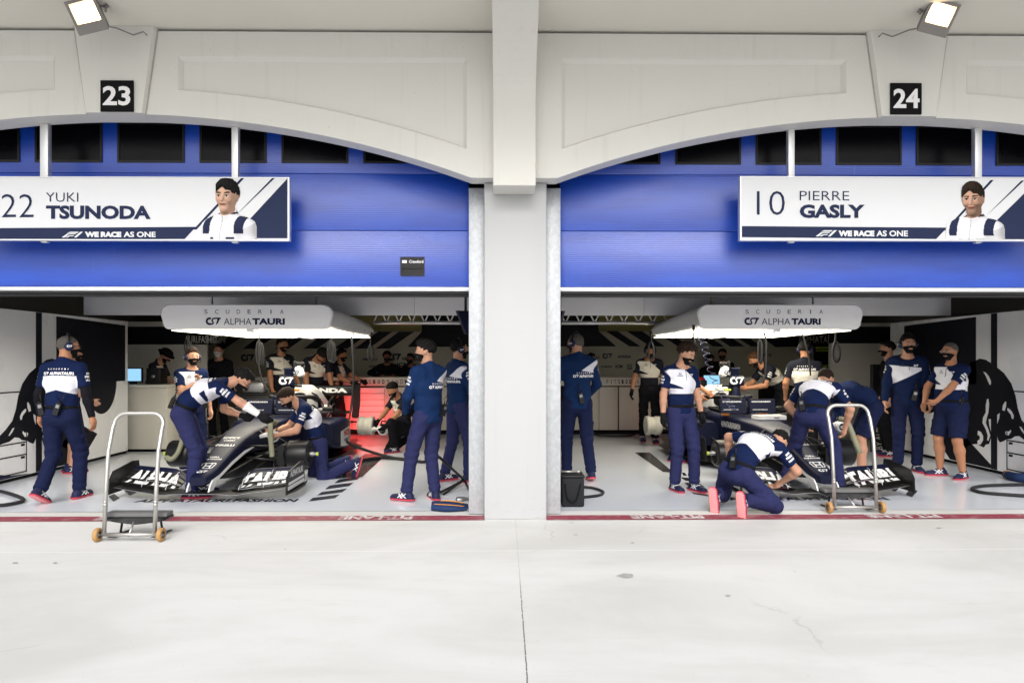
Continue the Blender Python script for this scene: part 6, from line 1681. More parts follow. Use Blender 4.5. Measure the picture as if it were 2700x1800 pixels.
person(2278, 0, -72, 1.82, "person in navy jacket and shorts bending low over the front brake drum", group=CREW, d=9.0, shirt="navy", sleeve="long", shorts=True, trousers="navy", pel=(0, -0.08, 0.94), lean=72, curl=26, ptilt=0.4, hr=(0.14, 0.36, 0.60), hl=(-0.16, 0.42, 0.62), gloves="rl", head=(0, 40, 0), fr=(0.11, -0.04, 0, 0, 0), fl=(-0.12, 0.08, 0, 0, 0), print="x")
person(2392, 0, 10, 1.88, "person in navy jacket with pale chest panel standing by the right partition", group=CREW, d=9.5, shirt="jfront", sleeve="long", headset=True, trousers="navy", head=(-10, 0, 0), hl=(-0.24, 0.16, 0.86), hr=(0.28, 0.05, 0.85), print="chest", radio=((-0.06, 1),), haircol="black")
person(2510, 1257, -38, 1.77, "stout person in shorts and glasses with one hand on the belly", group=CREW, fat=1.24, shorts=True, trousers="navy", glasses="steel", hair="buzz", haircol="grey", hl=(-0.02, 0.30, 1.02), hr=(0.28, 0.16, 0.97), el=(-1, -0.25, 0.0), er=(0.9, -0.4, 0.1), dl=(0.8, 0.3, -0.5), print="chest", skin="tan",
       head=(0, 2, 0), fr=(0.14, 0.04, 0, 22, 0), fl=(-0.15, 0.0, 0, -14, 0), radio=((-0.17, 1),), vox=0.009)
person(2345, 0, -75, 1.84, "person in black facing left in the dark corner of the right garage", d=11.0, **BG)
# ================================================================== things around the cars
def pts_at(lst, d):
    """pixel path at depths along the view (d scalar or per point)"""
    out = []
    for i, q in enumerate(lst):
        dd = d[i] if isinstance(d, (list, tuple)) else d
        out.append(_c + ray(*q) * dd)
    return out
def smooth_path(P, n=6):
    P = [Vector(p) for p in P]; out = []
    for i in range(len(P) - 1):
        p0, p1, p2, p3 = P[max(i - 1, 0)], P[i], P[i + 1], P[min(i + 2, len(P) - 1)]
        for k in range(n):
            t = k / n
            out.append(0.5 * ((2 * p1) + (p2 - p0) * t + (2 * p0 - 5 * p1 + 4 * p2 - p3) * t * t + (3 * p1 - p0 - 3 * p2 + p3) * t ** 3))
    return out + [P[-1]]
# chrome hoop trolleys
def trolley(pxc, pyb, label):
    c = on_floor(pxc, pyb); r = thing("hoop_trolley", label, "trolley", (c.x, c.y, 0.0), 0, "steel hoop trolleys standing in front of the cars")
    h = 1.085; w = 0.215
    path = [(-w, 0, 0.06), (-w, 0.03, 0.45), (-w, 0.065, 0.76), (-w + 0.0, 0.13, h - 0.13)]
    for a in range(0, 91, 15): path.append((-w + 0.1 - 0.1 * math.cos(R(a)), 0.15 + 0.02 * math.sin(R(a)), h - 0.1 + 0.1 * math.sin(R(a))))
    full = path + [(-p[0], p[1], p[2]) for p in path[::-1]]
    m = MB(); m.tube(full, 0.0175, 12); m.build("hoop", STEEL, r)
    m = MB(); m.tube([(-w - 0.02, 0.0, 0.06), (w + 0.02, 0.0, 0.06)], 0.016, 10); m.build("cross_bar", STEEL, r)
    for s in (-1, 1):
        m = MB(); m.tube([(s * w, 0.015, 0.30), (s * w, 0.018, 0.325)], 0.0195, 12); m.tube([(s * w, 0.018, 0.3255), (s * w, 0.02, 0.346)], 0.0187, 12); m.build("collar", STEEL, r)
    for s in (-1, 1):
        m = MB(); m.lathe([(0.03, -0.018), (0.054, -0.018), (0.058, -0.012), (0.058, 0.012), (0.054, 0.018), (0.03, 0.018)], (s * (w + 0.055), 0.0, 0.059), (1, 0, 0), 28); wh = m.build("wheel", AMBER, r)
        m = MB(); m.lathe([(0.0, -0.012), (0.012, -0.02), (0.012, -0.014), (0.031, -0.012), (0.031, 0.012), (0.012, 0.014), (0.012, 0.02), (0.0, 0.02)], (s * (w + 0.055), 0.0, 0.059), (1, 0, 0), 16); m.build("hub", GREYMETAL, wh)
    m = MB(); m.tube([(0, 0.0, 0.06), (-0.03, 0.14, 0.16)], 0.009, 8); m.tube([(0, 0.012, 0.06), (0, -0.012, 0.06)], 0.019, 8); m.build("strut", STEEL, r)
    m = MB(); m.loft([[(x, 0.10, 0.17 - 0.05 * (1 - abs(x) / 0.27) ** 0.5), (x, 0.12, 0.185), (x, 0.22, 0.185), (x, 0.24, 0.17 - 0.07 * max(0.0, 1 - abs(x) / 0.27) ** 0.5)] for x in (-0.27, -0.25, -0.18, -0.08, 0, 0.08, 0.18, 0.25, 0.27)], smooth=False); m.build("cradle", CARBON, r)
    m = MB(); m.span((-0.27, 0.095, 0.187), (0.27, 0.22, 0.222), 0.006); m.build("pad", pmat("foam_grey", (0.13, 0.13, 0.13), 0.8), r)
    for s in (-1, 1):
        m = MB(); m.prism([(0.0, 0.03), (0.14, 0.03), (0.36, 0.012), (0.36, 0.004), (0.1, 0.008)], lambda u, v: (s * (w - 0.03) - 0.01, u, v + 0.004), (0.02, 0, 0)); m.tube([(s * (w - 0.03), 0.2, 0.03), (s * (w - 0.05), 0.2, 0.16)], 0.01, 6); m.build("side_rail", BLACK, r)
trolley(341, 1427, "steel hoop trolley with amber wheels standing on the open pit lane at the left")
trolley(2256, 1352, "steel hoop trolley with amber wheels standing by the red line at the right")

# things resting on the cars
def on_car(c, x, y, z): return (Matrix.Translation(c.location) @ Matrix.Rotation(c.rotation_euler.z, 4, 'Z')) @ Vector((x, y, z))
for c, nm, fx in ((car1, "left", -0.02), (car2, "right", 0.06)):
    o = on_car(c, fx, 2.98, 0.0); rz = c.rotation_euler.z
    r = thing("cooling_fan", "navy cooling fan tower with white emblem on the car in the %s garage" % nm, "cooling fan", tuple(o), rz, "cooling fan towers on the cars")
    m = MB(); m.lathe([(0.10, 1.0), (0.085, 1.06), (0.085, 1.2), (0.07, 1.22), (0.068, 1.40), (0.078, 1.41), (0.078, 1.44), (0.06, 1.44), (0.055, 1.40)], (0, 0, 0), (0, 0, 1), 24); m.build("tower", CARNAVY, r)
    m = MB(); m.box((0, 0.02, 0.965), (0.34, 0.26, 0.09), None, 0.03); m.build("base", BLACK, r)
    m = MB(); m.box((-0.0, -0.095, 1.24), (0.22, 0.03, 0.15), None, 0.012); pl = m.build("emblem_plate", CARNAVY, r)
    t = MB(); team_mark(t, (0, -0.113, 1.185), EX, EZ, 0.115); t.build("plate_emblem", WHITE, pl)
    s = 1 if nm == "left" else -1
    m = MB(); m.box((s * 0.17, 0.0, 1.38), (0.1, 0.16, 0.17), Matrix.Rotation(R(-20 * s), 3, 'Y'), 0.035); m.tube([(s * 0.08, 0, 1.34), (s * 0.13, 0, 1.36)], 0.03, 8); hd = m.build("fan_head", CARWHITE, r)
    t = MB(); team_mark(t, (s * 0.14, -0.085, 1.34), EX, EZ, 0.055); t.build("head_emblem", INK, hd)
    m = MB(); m.box((s * 0.1, -0.02, 1.46), (0.035, 0.05, 0.16), None, 0.01); m.build("bracket", BLACK, r); m = MB(); m.box((s * 0.16, 0.02, 1.49), (0.13, 0.1, 0.07), None, 0.02); m.build("motor", BLACK, r); m = MB(); m.box((s * 0.14, -0.04, 1.16), (0.15, 0.05, 0.035), None, 0.008); m.build("control_box", BLACK, r)
    m = MB(); m.box((s * 0.13, -0.06, 1.10), (0.1, 0.03, 0.03), None, 0.006); m.build("label_strip", YELLOW if nm == "right" else ORANGE, r)
    for j, (sx, sl) in enumerate(((-1, "left"), (1, "right"))):
        o2 = on_car(c, sx * 0.215, 2.33 - 0.0, 0.79)
        b = thing("cockpit_screen", "navy screen with white lettering, %s one of the pair on the %s car" % (sl, nm), "screen", tuple(o2), rz, "navy screens before the cockpits")
        m = MB(); m.loft([[(-0.185, -0.03, 0), (0.185, -0.03, 0), (0.185, 0.05, 0), (-0.185, 0.05, 0)], [(-0.19, 0.0, 0.2), (0.19, 0.0, 0.2), (0.19, 0.04, 0.2), (-0.19, 0.04, 0.2)]], smooth=False); m.build("case", CARNAVY, b)
        m = MB(); m.span((sx * -0.19 - 0.012, 0.005, 0.0), (sx * -0.19 + 0.012, 0.05, 0.255), 0.004); m.build("side_post", CARNAVY, b)
        t = MB(); lettering(t, "ALPHATAURI.FASHION", (-0.02, -0.0075, 0.155), EX, EZ, 0.022, w=0.28, weight=0.05); t.build("screen_lettering", WHITE, b)
        t = MB(); lettering(t, "ALPHATAURI-TEAM.COM", (-0.04, -0.0265, 0.045), EX, EZ, 0.014, w=0.22, weight=0.04); t.build("screen_lettering", WHITE, b)
o = on_car(car2, 0.15, 1.95, 0.735)
r = thing("parts_tray", "white parts tray resting on the chassis of the right car", "tray", tuple(o), 0.1)
m = MB(); m.span((-0.19, -0.1, 0), (0.19, 0.1, 0.008)); 
for a, b in (((-0.2, -0.11, 0), (-0.19, 0.11, 0.055)), ((0.19, -0.11, 0), (0.2, 0.11, 0.055)), ((-0.1895, -0.11, 0), (0.1895, -0.1, 0.055)), ((-0.1895, 0.1, 0), (0.1895, 0.11, 0.055))): m.span(a, b)
m.build("tray", CARWHITE, r)
t = MB(); lettering(t, "BREMBO", (0.06, -0.112, 0.016), EX, EZ, 0.018, w=0.08, weight=0.04); t.build("tray_lettering", INK, r)
m = MB(); m.tube([(-0.1, -0.03, 0.05), (0.3, 0.05, 0.075)], 0.006, 6); m.build("rod", STEEL, r)

# corrugated brake cooling hoses and blowers
def hose(name, label, path, rad, mat, cat, group, ribs=True, n=8):
    P = smooth_path(path, n); L = [0]
    for i in range(1, len(P)): L.append(L[-1] + (P[i] - P[i - 1]).length)
    if ribs:
        N = int(L[-1] / 0.009); Q = []; rs = []
        for k in range(N + 1):
            s = L[-1] * k / N
            i = max(j for j in range(len(L)) if L[j] <= s + 1e-9); i = min(i, len(P) - 2)
            t = (s - L[i]) / max(L[i + 1] - L[i], 1e-9); Q.append(P[i].lerp(P[i + 1], t)); rs.append(rad * (1.0 if k % 2 else 0.86))
        m = MB(); m.tube(Q, rs, 12)
    else:
        m = MB(); m.tube(P, rad, 8)
    return tag(m.build(name, mat), label, cat, group)
HG = "corrugated hoses cooling the brakes"
hose("cooling_hose", "olive corrugated hose bent down over the right front brake drum of the left car", pts_at([(727, 1115), (716, 1111), (713, 1128), (714, 1160), (718, 1204)], [8.9, 8.75, 8.6, 8.5, 8.45]), 0.034, HOSE, "hose", HG)
hose("cooling_hose", "olive corrugated hose curling into the left front brake drum of the left car", pts_at([(482, 1140), (479, 1165), (468, 1195), (452, 1210), (440, 1206)], [8.5, 8.5, 8.45, 8.4, 8.45]), 0.032, HOSE, "hose", HG)
hose("cooling_hose", "olive corrugated hose leading to the front brake drum of the right car", pts_at([(2212, 1104), (2232, 1110), (2246, 1140), (2258, 1172), (2266, 1192)], [8.5, 8.45, 8.4, 8.35, 8.35]), 0.036, HOSE, "hose", HG)
def blower(px, py, d, face, label, sc=1.0):
    o = _c + ray(px, py) * d
    r = thing("brake_blower", label, "blower", tuple(o), face, "white hand held blowers")
    r.scale = (sc, sc, sc)
    m = MB(); m.lathe([(0.0, -0.06), (0.07, -0.06), (0.085, -0.045), (0.085, 0.035), (0.065, 0.055), (0.0, 0.055)], (0, 0, 0), (0, 1, 0), 24); m.build("fan_housing", CARWHITE, r)
    m = MB(); m.lathe([(0.0, -0.068), (0.045, -0.066), (0.055, -0.062)], (0, 0, 0), (0, 1, 0), 20); cp = m.build("fan_cap", BLACK, r)
    t = MB(); team_mark(t, (0, -0.07, -0.02), EX, EZ, 0.035); t.build("cap_emblem", WHITE, cp)
    m = MB(); m.tube([(-0.06, 0, 0.03), (-0.13, 0, 0.02), (-0.2, 0.0, 0.0)], [0.04, 0.036, 0.03], 12); m.build("nozzle", CARWHITE, r)
    m = MB(); m.tube([(0.03, 0, 0.08), (0.05, 0.0, 0.13), (-0.03, 0.0, 0.14), (-0.05, 0, 0.085)], 0.013, 8); m.build("grip", BLACK, r)
blower(722, 1150, 8.75, 0.25, "white blower held at the brake drum by the kneeling person in the left garage", 0.85)
blower(1012, 1133, 11.75, -0.2, "white fan with emblem held by the crouching person", 1.1)
blower(2212, 1124, 8.7, 0.3, "white blower beside the front brake drum of the right car", 0.8)

# cables hanging from the light boxes
CG = "cables hanging from the light boxes"
def hang(label, path, d, rad=0.012, loop=None, coil=None):
    r = thing("hanging_cable", label, "cable", (0, 0, 0), 0, CG)
    P = pts_at(path, d); m = MB(); m.tube(smooth_path(P), rad, 6); m.tube([P[0] + Vector((0, 0, 0.03)), P[0] - Vector((0, 0, 0.04))], rad * 2.2, 8); m.build("cable", RUBBER, r)
    if loop:
        (cx, cy, w, h, n) = loop; dd = d if not isinstance(d, (list, tuple)) else d[-1]; m = MB()
        for k in range(n):
            kx = (k - (n - 1) / 2) * 3
            Q = [(cx + kx + w * math.sin(R(a)) * (0.7 + 0.3 * math.sin(R(a / 2))), cy - h * math.cos(R(a)) + k * 2) for a in range(0, 360, 20)]
            m.tube([p + Vector((0, 0.02 * k, 0)) for p in pts_at(Q, dd)], rad * 0.9, 6, closed=True)
        m.build("cable_loop", RUBBER, r)
    return r
hang("black cable loop at the left end of the light box in the left garage", [(495, 868), (496, 890), (494, 905)], 9.6, 0.009, (494, 912, 5, 16, 3))
hang("black cable bundle dropping from the middle of the left light box to the cockpit", [(684, 868), (683, 900), (683, 945), (684, 975), (694, 1010), (706, 1028)], 9.9, 0.013, (684, 930, 6, 30, 3))
hang("forked coiled black cables near the right end of the left light box", [(876, 866), (876, 890), (866, 920), (862, 925)], 10.6, 0.008, (873, 925, 8, 28, 3))
hang("long black air line from the left light box down behind the left car", [(924, 868), (928, 900), (932, 960), (932, 1010), (926, 1070), (920, 1105), (905, 1132), (880, 1146), (858, 1155)], [11.0, 11, 11, 11, 11, 10.9, 10.7, 10.4, 10.2], 0.018)
hang("short looped black cable at the right rear corner of the left light box", [(977, 880), (977, 905), (976, 915)], 11.4, 0.010, (977, 930, 7, 20, 2))
hang("looped black cable at the left rear corner of the right light box", [(1716, 878), (1717, 895), (1717, 905)], 11.3, 0.010, (1717, 925, 8, 24, 2))
hang("black cable bundle beside the coiled cable under the right light box", [(1829, 862), (1829, 885), (1829, 900)], 8.95, 0.009, (1829, 905, 5, 16, 3))
hang("black cable bundle over the cockpit under the middle of the right light box", [(2011, 867), (2018, 890), (2020, 930), (2018, 985), (2012, 1010)], 9.6, 0.012, (2006, 925, 5, 30, 3))
hang("black air line curving down behind the headset wearer in the right garage", [(2112, 874), (2122, 900), (2134, 950), (2137, 990)], 10.0, 0.012)
hang("thick looped black hose near the right end of the right light box", [(2203, 866), (2203, 885), (2202, 900)], 9.4, 0.013, (2207, 925, 10, 26, 3))
# coiled cable
P = pts_at([(1837, 866), (1842, 880), (1852, 898), (1862, 930), (1872, 970), (1888, 1010), (1905, 1040), (1922, 1062), (1935, 1080)], [8.9, 8.95, 9.0, 9.1, 9.2, 9.3, 9.35, 9.4, 9.5])
sp = smooth_path(P, 40); Q = []
for i, p in enumerate(sp):
    t = i / len(sp); rad = 0.045 if t > 0.12 else 0.0
    a = i * 0.36; Q.append(p + Vector((math.cos(a) * rad, math.sin(a) * rad, math.sin(a) * 0.012)))
m = MB(); m.tube(Q, 0.0055, 5); tag(m.build("coiled_cable", pmat("cable_blue", (0.02, 0.025, 0.09), 0.4)), "dark blue coiled cable hanging beside the curly haired person", "cable", CG)

# hoses lying on the floor
def floor_line(label, path, rad, name="floor_hose"):
    P = [on_floor(*q) for q in path]; P = [Vector((p.x, p.y, rad + 0.005)) for p in P]
    m = MB(); m.tube(smooth_path(P), rad, 8); return tag(m.build(name, RUBBER), label, "hose", "black hoses lying on the garage floors")
floor_line("black hose looping on the floor at the far left edge", [(-60, 1297), (0, 1300), (45, 1313), (62, 1324), (40, 1332), (0, 1338), (-60, 1341)], 0.02)
floor_line("black hose looping on the floor at the far right edge", [(2760, 1280), (2700, 1282), (2600, 1285), (2563, 1293), (2595, 1304), (2700, 1312), (2770, 1314)], 0.02)
floor_line("black hose on the floor from the left car towards the standing fleece wearer", [(893, 1240), (916, 1225), (960, 1216), (1006, 1211), (1068, 1214), (1110, 1222), (1150, 1216)], 0.022)
P = pts_at([(893, 1130), (905, 1155), (935, 1175), (1000, 1197), (1068, 1212), (1110, 1216)], [10.6, 10.6, 10.6, 10.6, 10.5, 10.4])
m = MB(); m.tube(smooth_path(P), 0.022, 8); tag(m.build("floor_hose", RUBBER), "thick black hose running from the rear of the left car to the floor", "hose", "black hoses lying on the garage floors")
floor_line("black hose looping out of the black bag by the right jamb", [(1530, 1288), (1560, 1290), (1584, 1297), (1590, 1304), (1575, 1311), (1530, 1316)], 0.017)
floor_line("black cable with a plug on the floor before the rear counter", [(1566, 1128), (1569, 1147), (1600, 1152), (1650, 1152), (1676, 1146), (1672, 1135), (1640, 1130), (1615, 1135), (1612, 1143)], 0.018)

# black equipment bag
a = on_floor(1482, 1338); b = on_floor(1541, 1338)
r = thing("equipment_bag", "black equipment bag on the floor by the right steel jamb", "bag", ((a.x + b.x) / 2, a.y + 0.16, 0.005))
w = b.x - a.x; hh = 0.31
m = MB(); m.box((0, 0, hh / 2), (w, 0.32, hh), None, 0.02); m.build("body", pmat("bag_cloth", (0.014, 0.015, 0.018), 0.8, bump=0.2, bscale=40), r)
m = MB(); m.box((0, 0, hh + 0.012), (w * 1.03, 0.33, 0.03), None, 0.01); m.build("lid", BLACK, r)
m = MB(); m.tube(smooth_path([(-0.09, -0.165, hh * 0.8), (-0.06, -0.185, hh * 0.3), (0.02, -0.185, hh * 0.22), (0.08, -0.165, hh * 0.8)]), 0.008, 6); m.build("handle", BLACKM, r)
rr = thing("torque_wrench", "silver tool lying on top of the black equipment bag", "tool", ((a.x + b.x) / 2, a.y + 0.14, 0.345))
m = MB(); m.tube([(-0.12, 0, 0.012), (0.05, 0, 0.012)], 0.012, 8); m.tube([(0.05, 0, 0.012), (0.09, 0, 0.012)], 0.018, 10); m.build("shaft", STEEL, rr)
# tripod stand by the left jamb
c = on_floor(1214, 1292); r = thing("tripod_stand", "black tripod stand beside the left steel jamb", "stand", (c.x, c.y, 0.0))
m = MB(); hub = Vector((0.03, 0.25, 0.08))
for q in ((1157, 1303), (1169, 1306), (1240, 1300)):
    p = on_floor(*q); m = MB(); m.tube([hub, Vector((p.x - c.x, p.y - c.y, 0.016))], 0.014, 8); m.build("leg", BLACK, r)
m = MB(); m.tube(smooth_path([Vector(p) - Vector((c.x, c.y, 0)) for p in pts_at([(1157, 1303), (1150, 1260), (1151, 1215), (1158, 1204)], 7.75)]), 0.013, 8); m.build("hoop_tube", BLACK, r)
m = MB(); p1 = pts_at([(1158, 1204)], 7.75)[0] - Vector((c.x, c.y, 0)); m.tube([p1, hub], 0.016, 8); m.build("mast", BLACK, r)
m = MB(); pl = pts_at([(1203, 1318)], 7.5)[0] - Vector((c.x, c.y, 0)); m.lathe([(0.0, 0.01), (0.03, 0.0), (0.036, 0.01), (0.034, 0.09), (0.024, 0.11), (0.024, 0.2), (0, 0.2)], pl, (1, 0.25, 0), 16); m.build("lamp_head", GREYMETAL, r)
# navy pouch with orange trim
c = on_floor(1183, 1350); r = thing("folded_cover", "navy folded cover with orange trim lying on the floor by the left jamb", "cover", (c.x, c.y, 0.005))
CLOTHN = pmat("cover_navy", (0.012, 0.03, 0.09), 0.75, bump=0.15, bscale=30)
m = MB(); rg = []
for i in range(13):
    t = i / 12; x = -0.185 + 0.37 * t; hgt = 0.075 + 0.02 * math.sin(t * 3.1) - 0.04 * t; dep = 0.16 + 0.08 * math.sin(t * 2.6)
    y0 = 0.06 * math.sin(t * 3.14) * -1 + 0.05
    rg.append([(x, y0 + dep * (0.5 - 0.5 * math.cos(R(a))), 0.012 + hgt * (0.5 + 0.5 * math.sin(R(a * 2 - 90))) * (1 if a <= 90 else 1)) if False else (x, y0 + dep / 2 - dep / 2 * math.cos(R(a)), 0.006 + hgt * max(0.0, math.sin(R(a))) ** 0.8) for a in range(0, 181, 15)] + [(x, y0 + dep * 0.5, 0.004)])
m.loft(rg); m.build("cloth", CLOTHN, r)
m = MB(); m.tube([(p[3][0], p[3][1] - 0.004, p[3][2] + 0.004) for p in rg[1:-1]], 0.0045, 5); m.tube([(p[7][0], p[7][1] - 0.002, p[7][2] + 0.004) for p in rg[3:-1]], 0.006, 5); m.build("trim", ORANGE, r)
# navy duct with an orange ring at the far right
r = thing("air_duct", "navy fabric duct with an orange ring at the far right", "duct", (0, 0, 0))
P = [Vector((p.x, p.y, z)) for p, z in ((on_floor(2652, 1262), 0.06), (on_floor(2690, 1272), 0.065), (on_floor(2740, 1272), 0.075), (on_floor(2800, 1268), 0.08))]
m = MB(); m.tube(smooth_path(P), [0.05 + 0.0012 * k for k in range(19)], 14); m.build("duct", CLOTHN, r)
m = MB(); d_ = (P[1] - P[0]).normalized(); m.tube([P[0] + d_ * 0.03, P[0] + d_ * 0.055], 0.0545, 16); m.build("ring", ORANGE, r)

# rear left corner: inner partition, desk, monitor
r = thing("inner_partition", "cream partition with black header behind the desk in the left garage", "partition wall", (0, 0, 0), 0, "cream partitions at the rear corners")
Yp = 6.6; xa_, xb_ = at(300, 900, Yp).x, at(545, 900, Yp).x
m = MB(); m.span((xa_ - 0.7, Yp, 0.006), (xb_, Yp + 0.06, 2.3)); m.build("panel", CREAM, r)
m = MB(); m.span((xa_ - 0.7, Yp - 0.012, at(400, 908, Yp).z), (xb_, Yp - 0.002, at(400, 861, Yp).z)); m.build("header_band", EMB, r)
t = MB(); p = at(545, 904, Yp - 0.016); p2 = at(494, 904, Yp - 0.016)
lettering(t, "AURI.FASHIO", (p2.x - 0.05, Yp - 0.016, p2.z), EX, EZ, 0.14, w=0.62, weight=0.02, anchor=0.0); t.build("band_lettering", CREAM, r)
r = thing("inner_partition", "cream partition beside the dark doorway in the right garage", "partition wall", (0, 0, 0), 0, "cream partitions at the rear corners")
xa_, xb_ = at(2188, 900, 6.9).x, at(2345, 900, 6.9).x
m = MB(); m.span((xa_, 6.9, 0.006), (xb_ + 0.9, 6.96, 2.3)); m.build("panel", CREAM, r)
m = MB(); m.span((xa_ - 0.02, 6.888, at(2250, 905, 6.9).z), (xb_ + 0.9, 6.898, at(2250, 861, 6.9).z)); m.build("header_band", EMB, r)
for py in (914, 922, 962):
    m = MB(); m.span((at(2150, py, 8.95).x, 8.94, at(2150, py + 5, 8.95).z), (at(2184, py, 8.95).x, 8.955, at(2150, py, 8.95).z))
    m.build("lime_band", YELLOW, r)
m = MB(); m.span((at(2146, 900, 9).x, 8.96, 0.01), (at(2190, 900, 9).x, 9.02, 1.95)); m.build("dark_door", BLACKM, r)
Yd = 4.95
r = thing("work_desk", "cream desk cabinet behind the end of the left partition", "desk", (0, 0, 0))
x0, x1 = at(336, 1100, Yd).x, at(440, 1100, Yd).x; zt = at(390, 1014, Yd).z
m = MB(); m.span((x0 - 0.35, Yd, 0.05), (x1, Yd + 0.55, zt - 0.05), 0.008); m.build("cabinet", CREAM, r)
m = MB(); m.span((x0 - 0.37, Yd - 0.03, zt - 0.048), (x1 + 0.02, Yd + 0.6, zt), 0.008); m.build("desk_top", CREAM, r)
m = MB(); m.span((x0 - 0.33, Yd + 0.04, 0.006), (x1 - 0.03, Yd + 0.5, 0.048)); m.build("plinth", BLACKM, r)
SCR = emat("screen_glow", (0.25, 0.5, 0.75), 0.9)
r = thing("desk_monitor", "small monitor with a blue screen on the cream desk", "monitor", (0, 0, 0))
a, b = at(338, 1004, Yd + 0.2), at(372, 972, Yd + 0.2)
m = MB(); m.span((a.x - 0.1, Yd + 0.2, a.z - 0.02), (b.x + 0.02, Yd + 0.24, b.z + 0.02), 0.006); m.build("case", BLACK, r)
m = MB(); m.sheet([(a.x - 0.08, Yd + 0.198, a.z), (b.x, Yd + 0.198, a.z), (b.x, Yd + 0.198, b.z), (a.x - 0.08, Yd + 0.198, b.z)]); m.build("display", SCR, r)
m = MB(); m.span((a.x + 0.02, Yd + 0.21, zt + 0.001), (a.x + 0.1, Yd + 0.3, a.z - 0.021)); m.build("foot", BLACK, r)
r = thing("desk_box", "black box standing on the cream desk", "box", (0, 0, 0))
a, b = at(385, 1010, Yd + 0.15), at(422, 970, Yd + 0.15)
m = MB(); m.span((a.x, Yd + 0.15, zt + 0.001), (b.x, Yd + 0.42, b.z), 0.012); m.build("case", BLACK, r)
m = MB(); m.lathe([(0, 0), (0.03, 0), (0.034, -0.004), (0.034, -0.008), (0.0, -0.008)], ((a.x + b.x) / 2, Yd + 0.149, (zt + b.z) / 2), (0, 1, 0), 14); m.build("dial", GREYMETAL, r)
# dark display stand in the rear right corner
r = thing("display_stand", "tall black display stand with white upright lettering in the right garage", "display stand", (0, 0, 0))
Yq = 4.75; a, b = at(2300, 1190, Yq), at(2336, 960, Yq)
m = MB(); m.span((a.x, Yq, 0.006), (b.x, Yq + 0.08, b.z), 0.01); m.build("post", BLACK, r)
t = MB(); lettering(t, "BY ALPHATAURI", (b.x - 0.06, Yq - 0.003, at(2300, 1120, Yq).z), EZ, (-1, 0, 0), 0.11, w=0.82, weight=0.0); t.build("stand_lettering", CREAM, r)
r = thing("fire_extinguisher", "red fire extinguisher on the floor behind the display stand", "extinguisher", (0, 0, 0))
c = on_floor(2347, 1185); m = MB(); m.lathe([(0.0, 0.006), (0.07, 0.006), (0.078, 0.02), (0.078, 0.4), (0.06, 0.46), (0.025, 0.48), (0.025, 0.5), (0, 0.5)], (c.x, c.y, 0), (0, 0, 1), 20); m.build("cylinder", RED, r)
m = MB(); m.box((c.x, c.y, 0.53), (0.1, 0.03, 0.03), None, 0.008); m.tube([(c.x, c.y, 0.5), (c.x + 0.09, c.y - 0.02, 0.42), (c.x + 0.1, c.y - 0.02, 0.2)], 0.01, 6); m.build("valve", BLACK, r)
# monitors hung beside the column
for (px, lab) in ((1226, "dark monitor hung behind the left steel jamb"), (1481, "dark monitor hung behind the right steel jamb")):
    a = at(px, 850, 0.9); r = thing("hung_monitor", lab, "monitor", (a.x, 0.9, a.z), R(25 if px < 1350 else -25), "monitors hung beside the column")
    m = MB(); m.loft([[(-0.09, 0.0, 0.13), (0.14, 0.0, 0.13), (0.14, 0.06, 0.13), (-0.09, 0.06, 0.13)], [(0.0, -0.04, -0.13), (0.14, -0.04, -0.13), (0.14, 0.02, -0.13), (0.0, 0.02, -0.13)]] if px < 1350 else [[(-0.14, 0.0, 0.13), (0.02, 0.0, 0.13), (0.02, 0.06, 0.13), (-0.14, 0.06, 0.13)], [(-0.14, -0.04, -0.1), (-0.03, -0.04, -0.1), (-0.03, 0.02, -0.1), (-0.14, 0.02, -0.1)]], smooth=False); m.build("case", CARNAVY, r)
    m = MB(); m.tube([(0.02 if px < 1350 else -0.03, 0.03, 0.13), (0.02 if px < 1350 else -0.03, 0.03, 2.93 - a.z)], 0.015, 6); m.build("bracket", BLACK, r)
# dark stains on the pit lane and screw heads on the column
STAIN = pmat("oil_stain", (0.36, 0.36, 0.35), 0.6, var=0.15, scale=30)
m = MB()
random.seed(3)
for (px, py, w, h) in ((1650, 1518, 23, 6), (1920, 1570, 8, 2), (1518, 1410, 6, 1.5), (1668, 1431, 5, 1.5), (1507, 1378, 5, 1), (2476, 1392, 8, 1.5), (40, 1484, 9, 2), (145, 1484, 6, 1.5), (752, 1448, 4, 1), (2095, 1507, 3, 1)):
    pts = []
    for k in range(14):
        a = R(360 * k / 14); q = 0.75 + 0.4 * random.random()
        pts.append(on_floor(px + w * q * math.cos(a), py + h * q * math.sin(a)))
    m.sheet([(p.x, p.y, 0.004) for p in pts])
tag(m.build("ground_stain", STAIN), kind="structure")

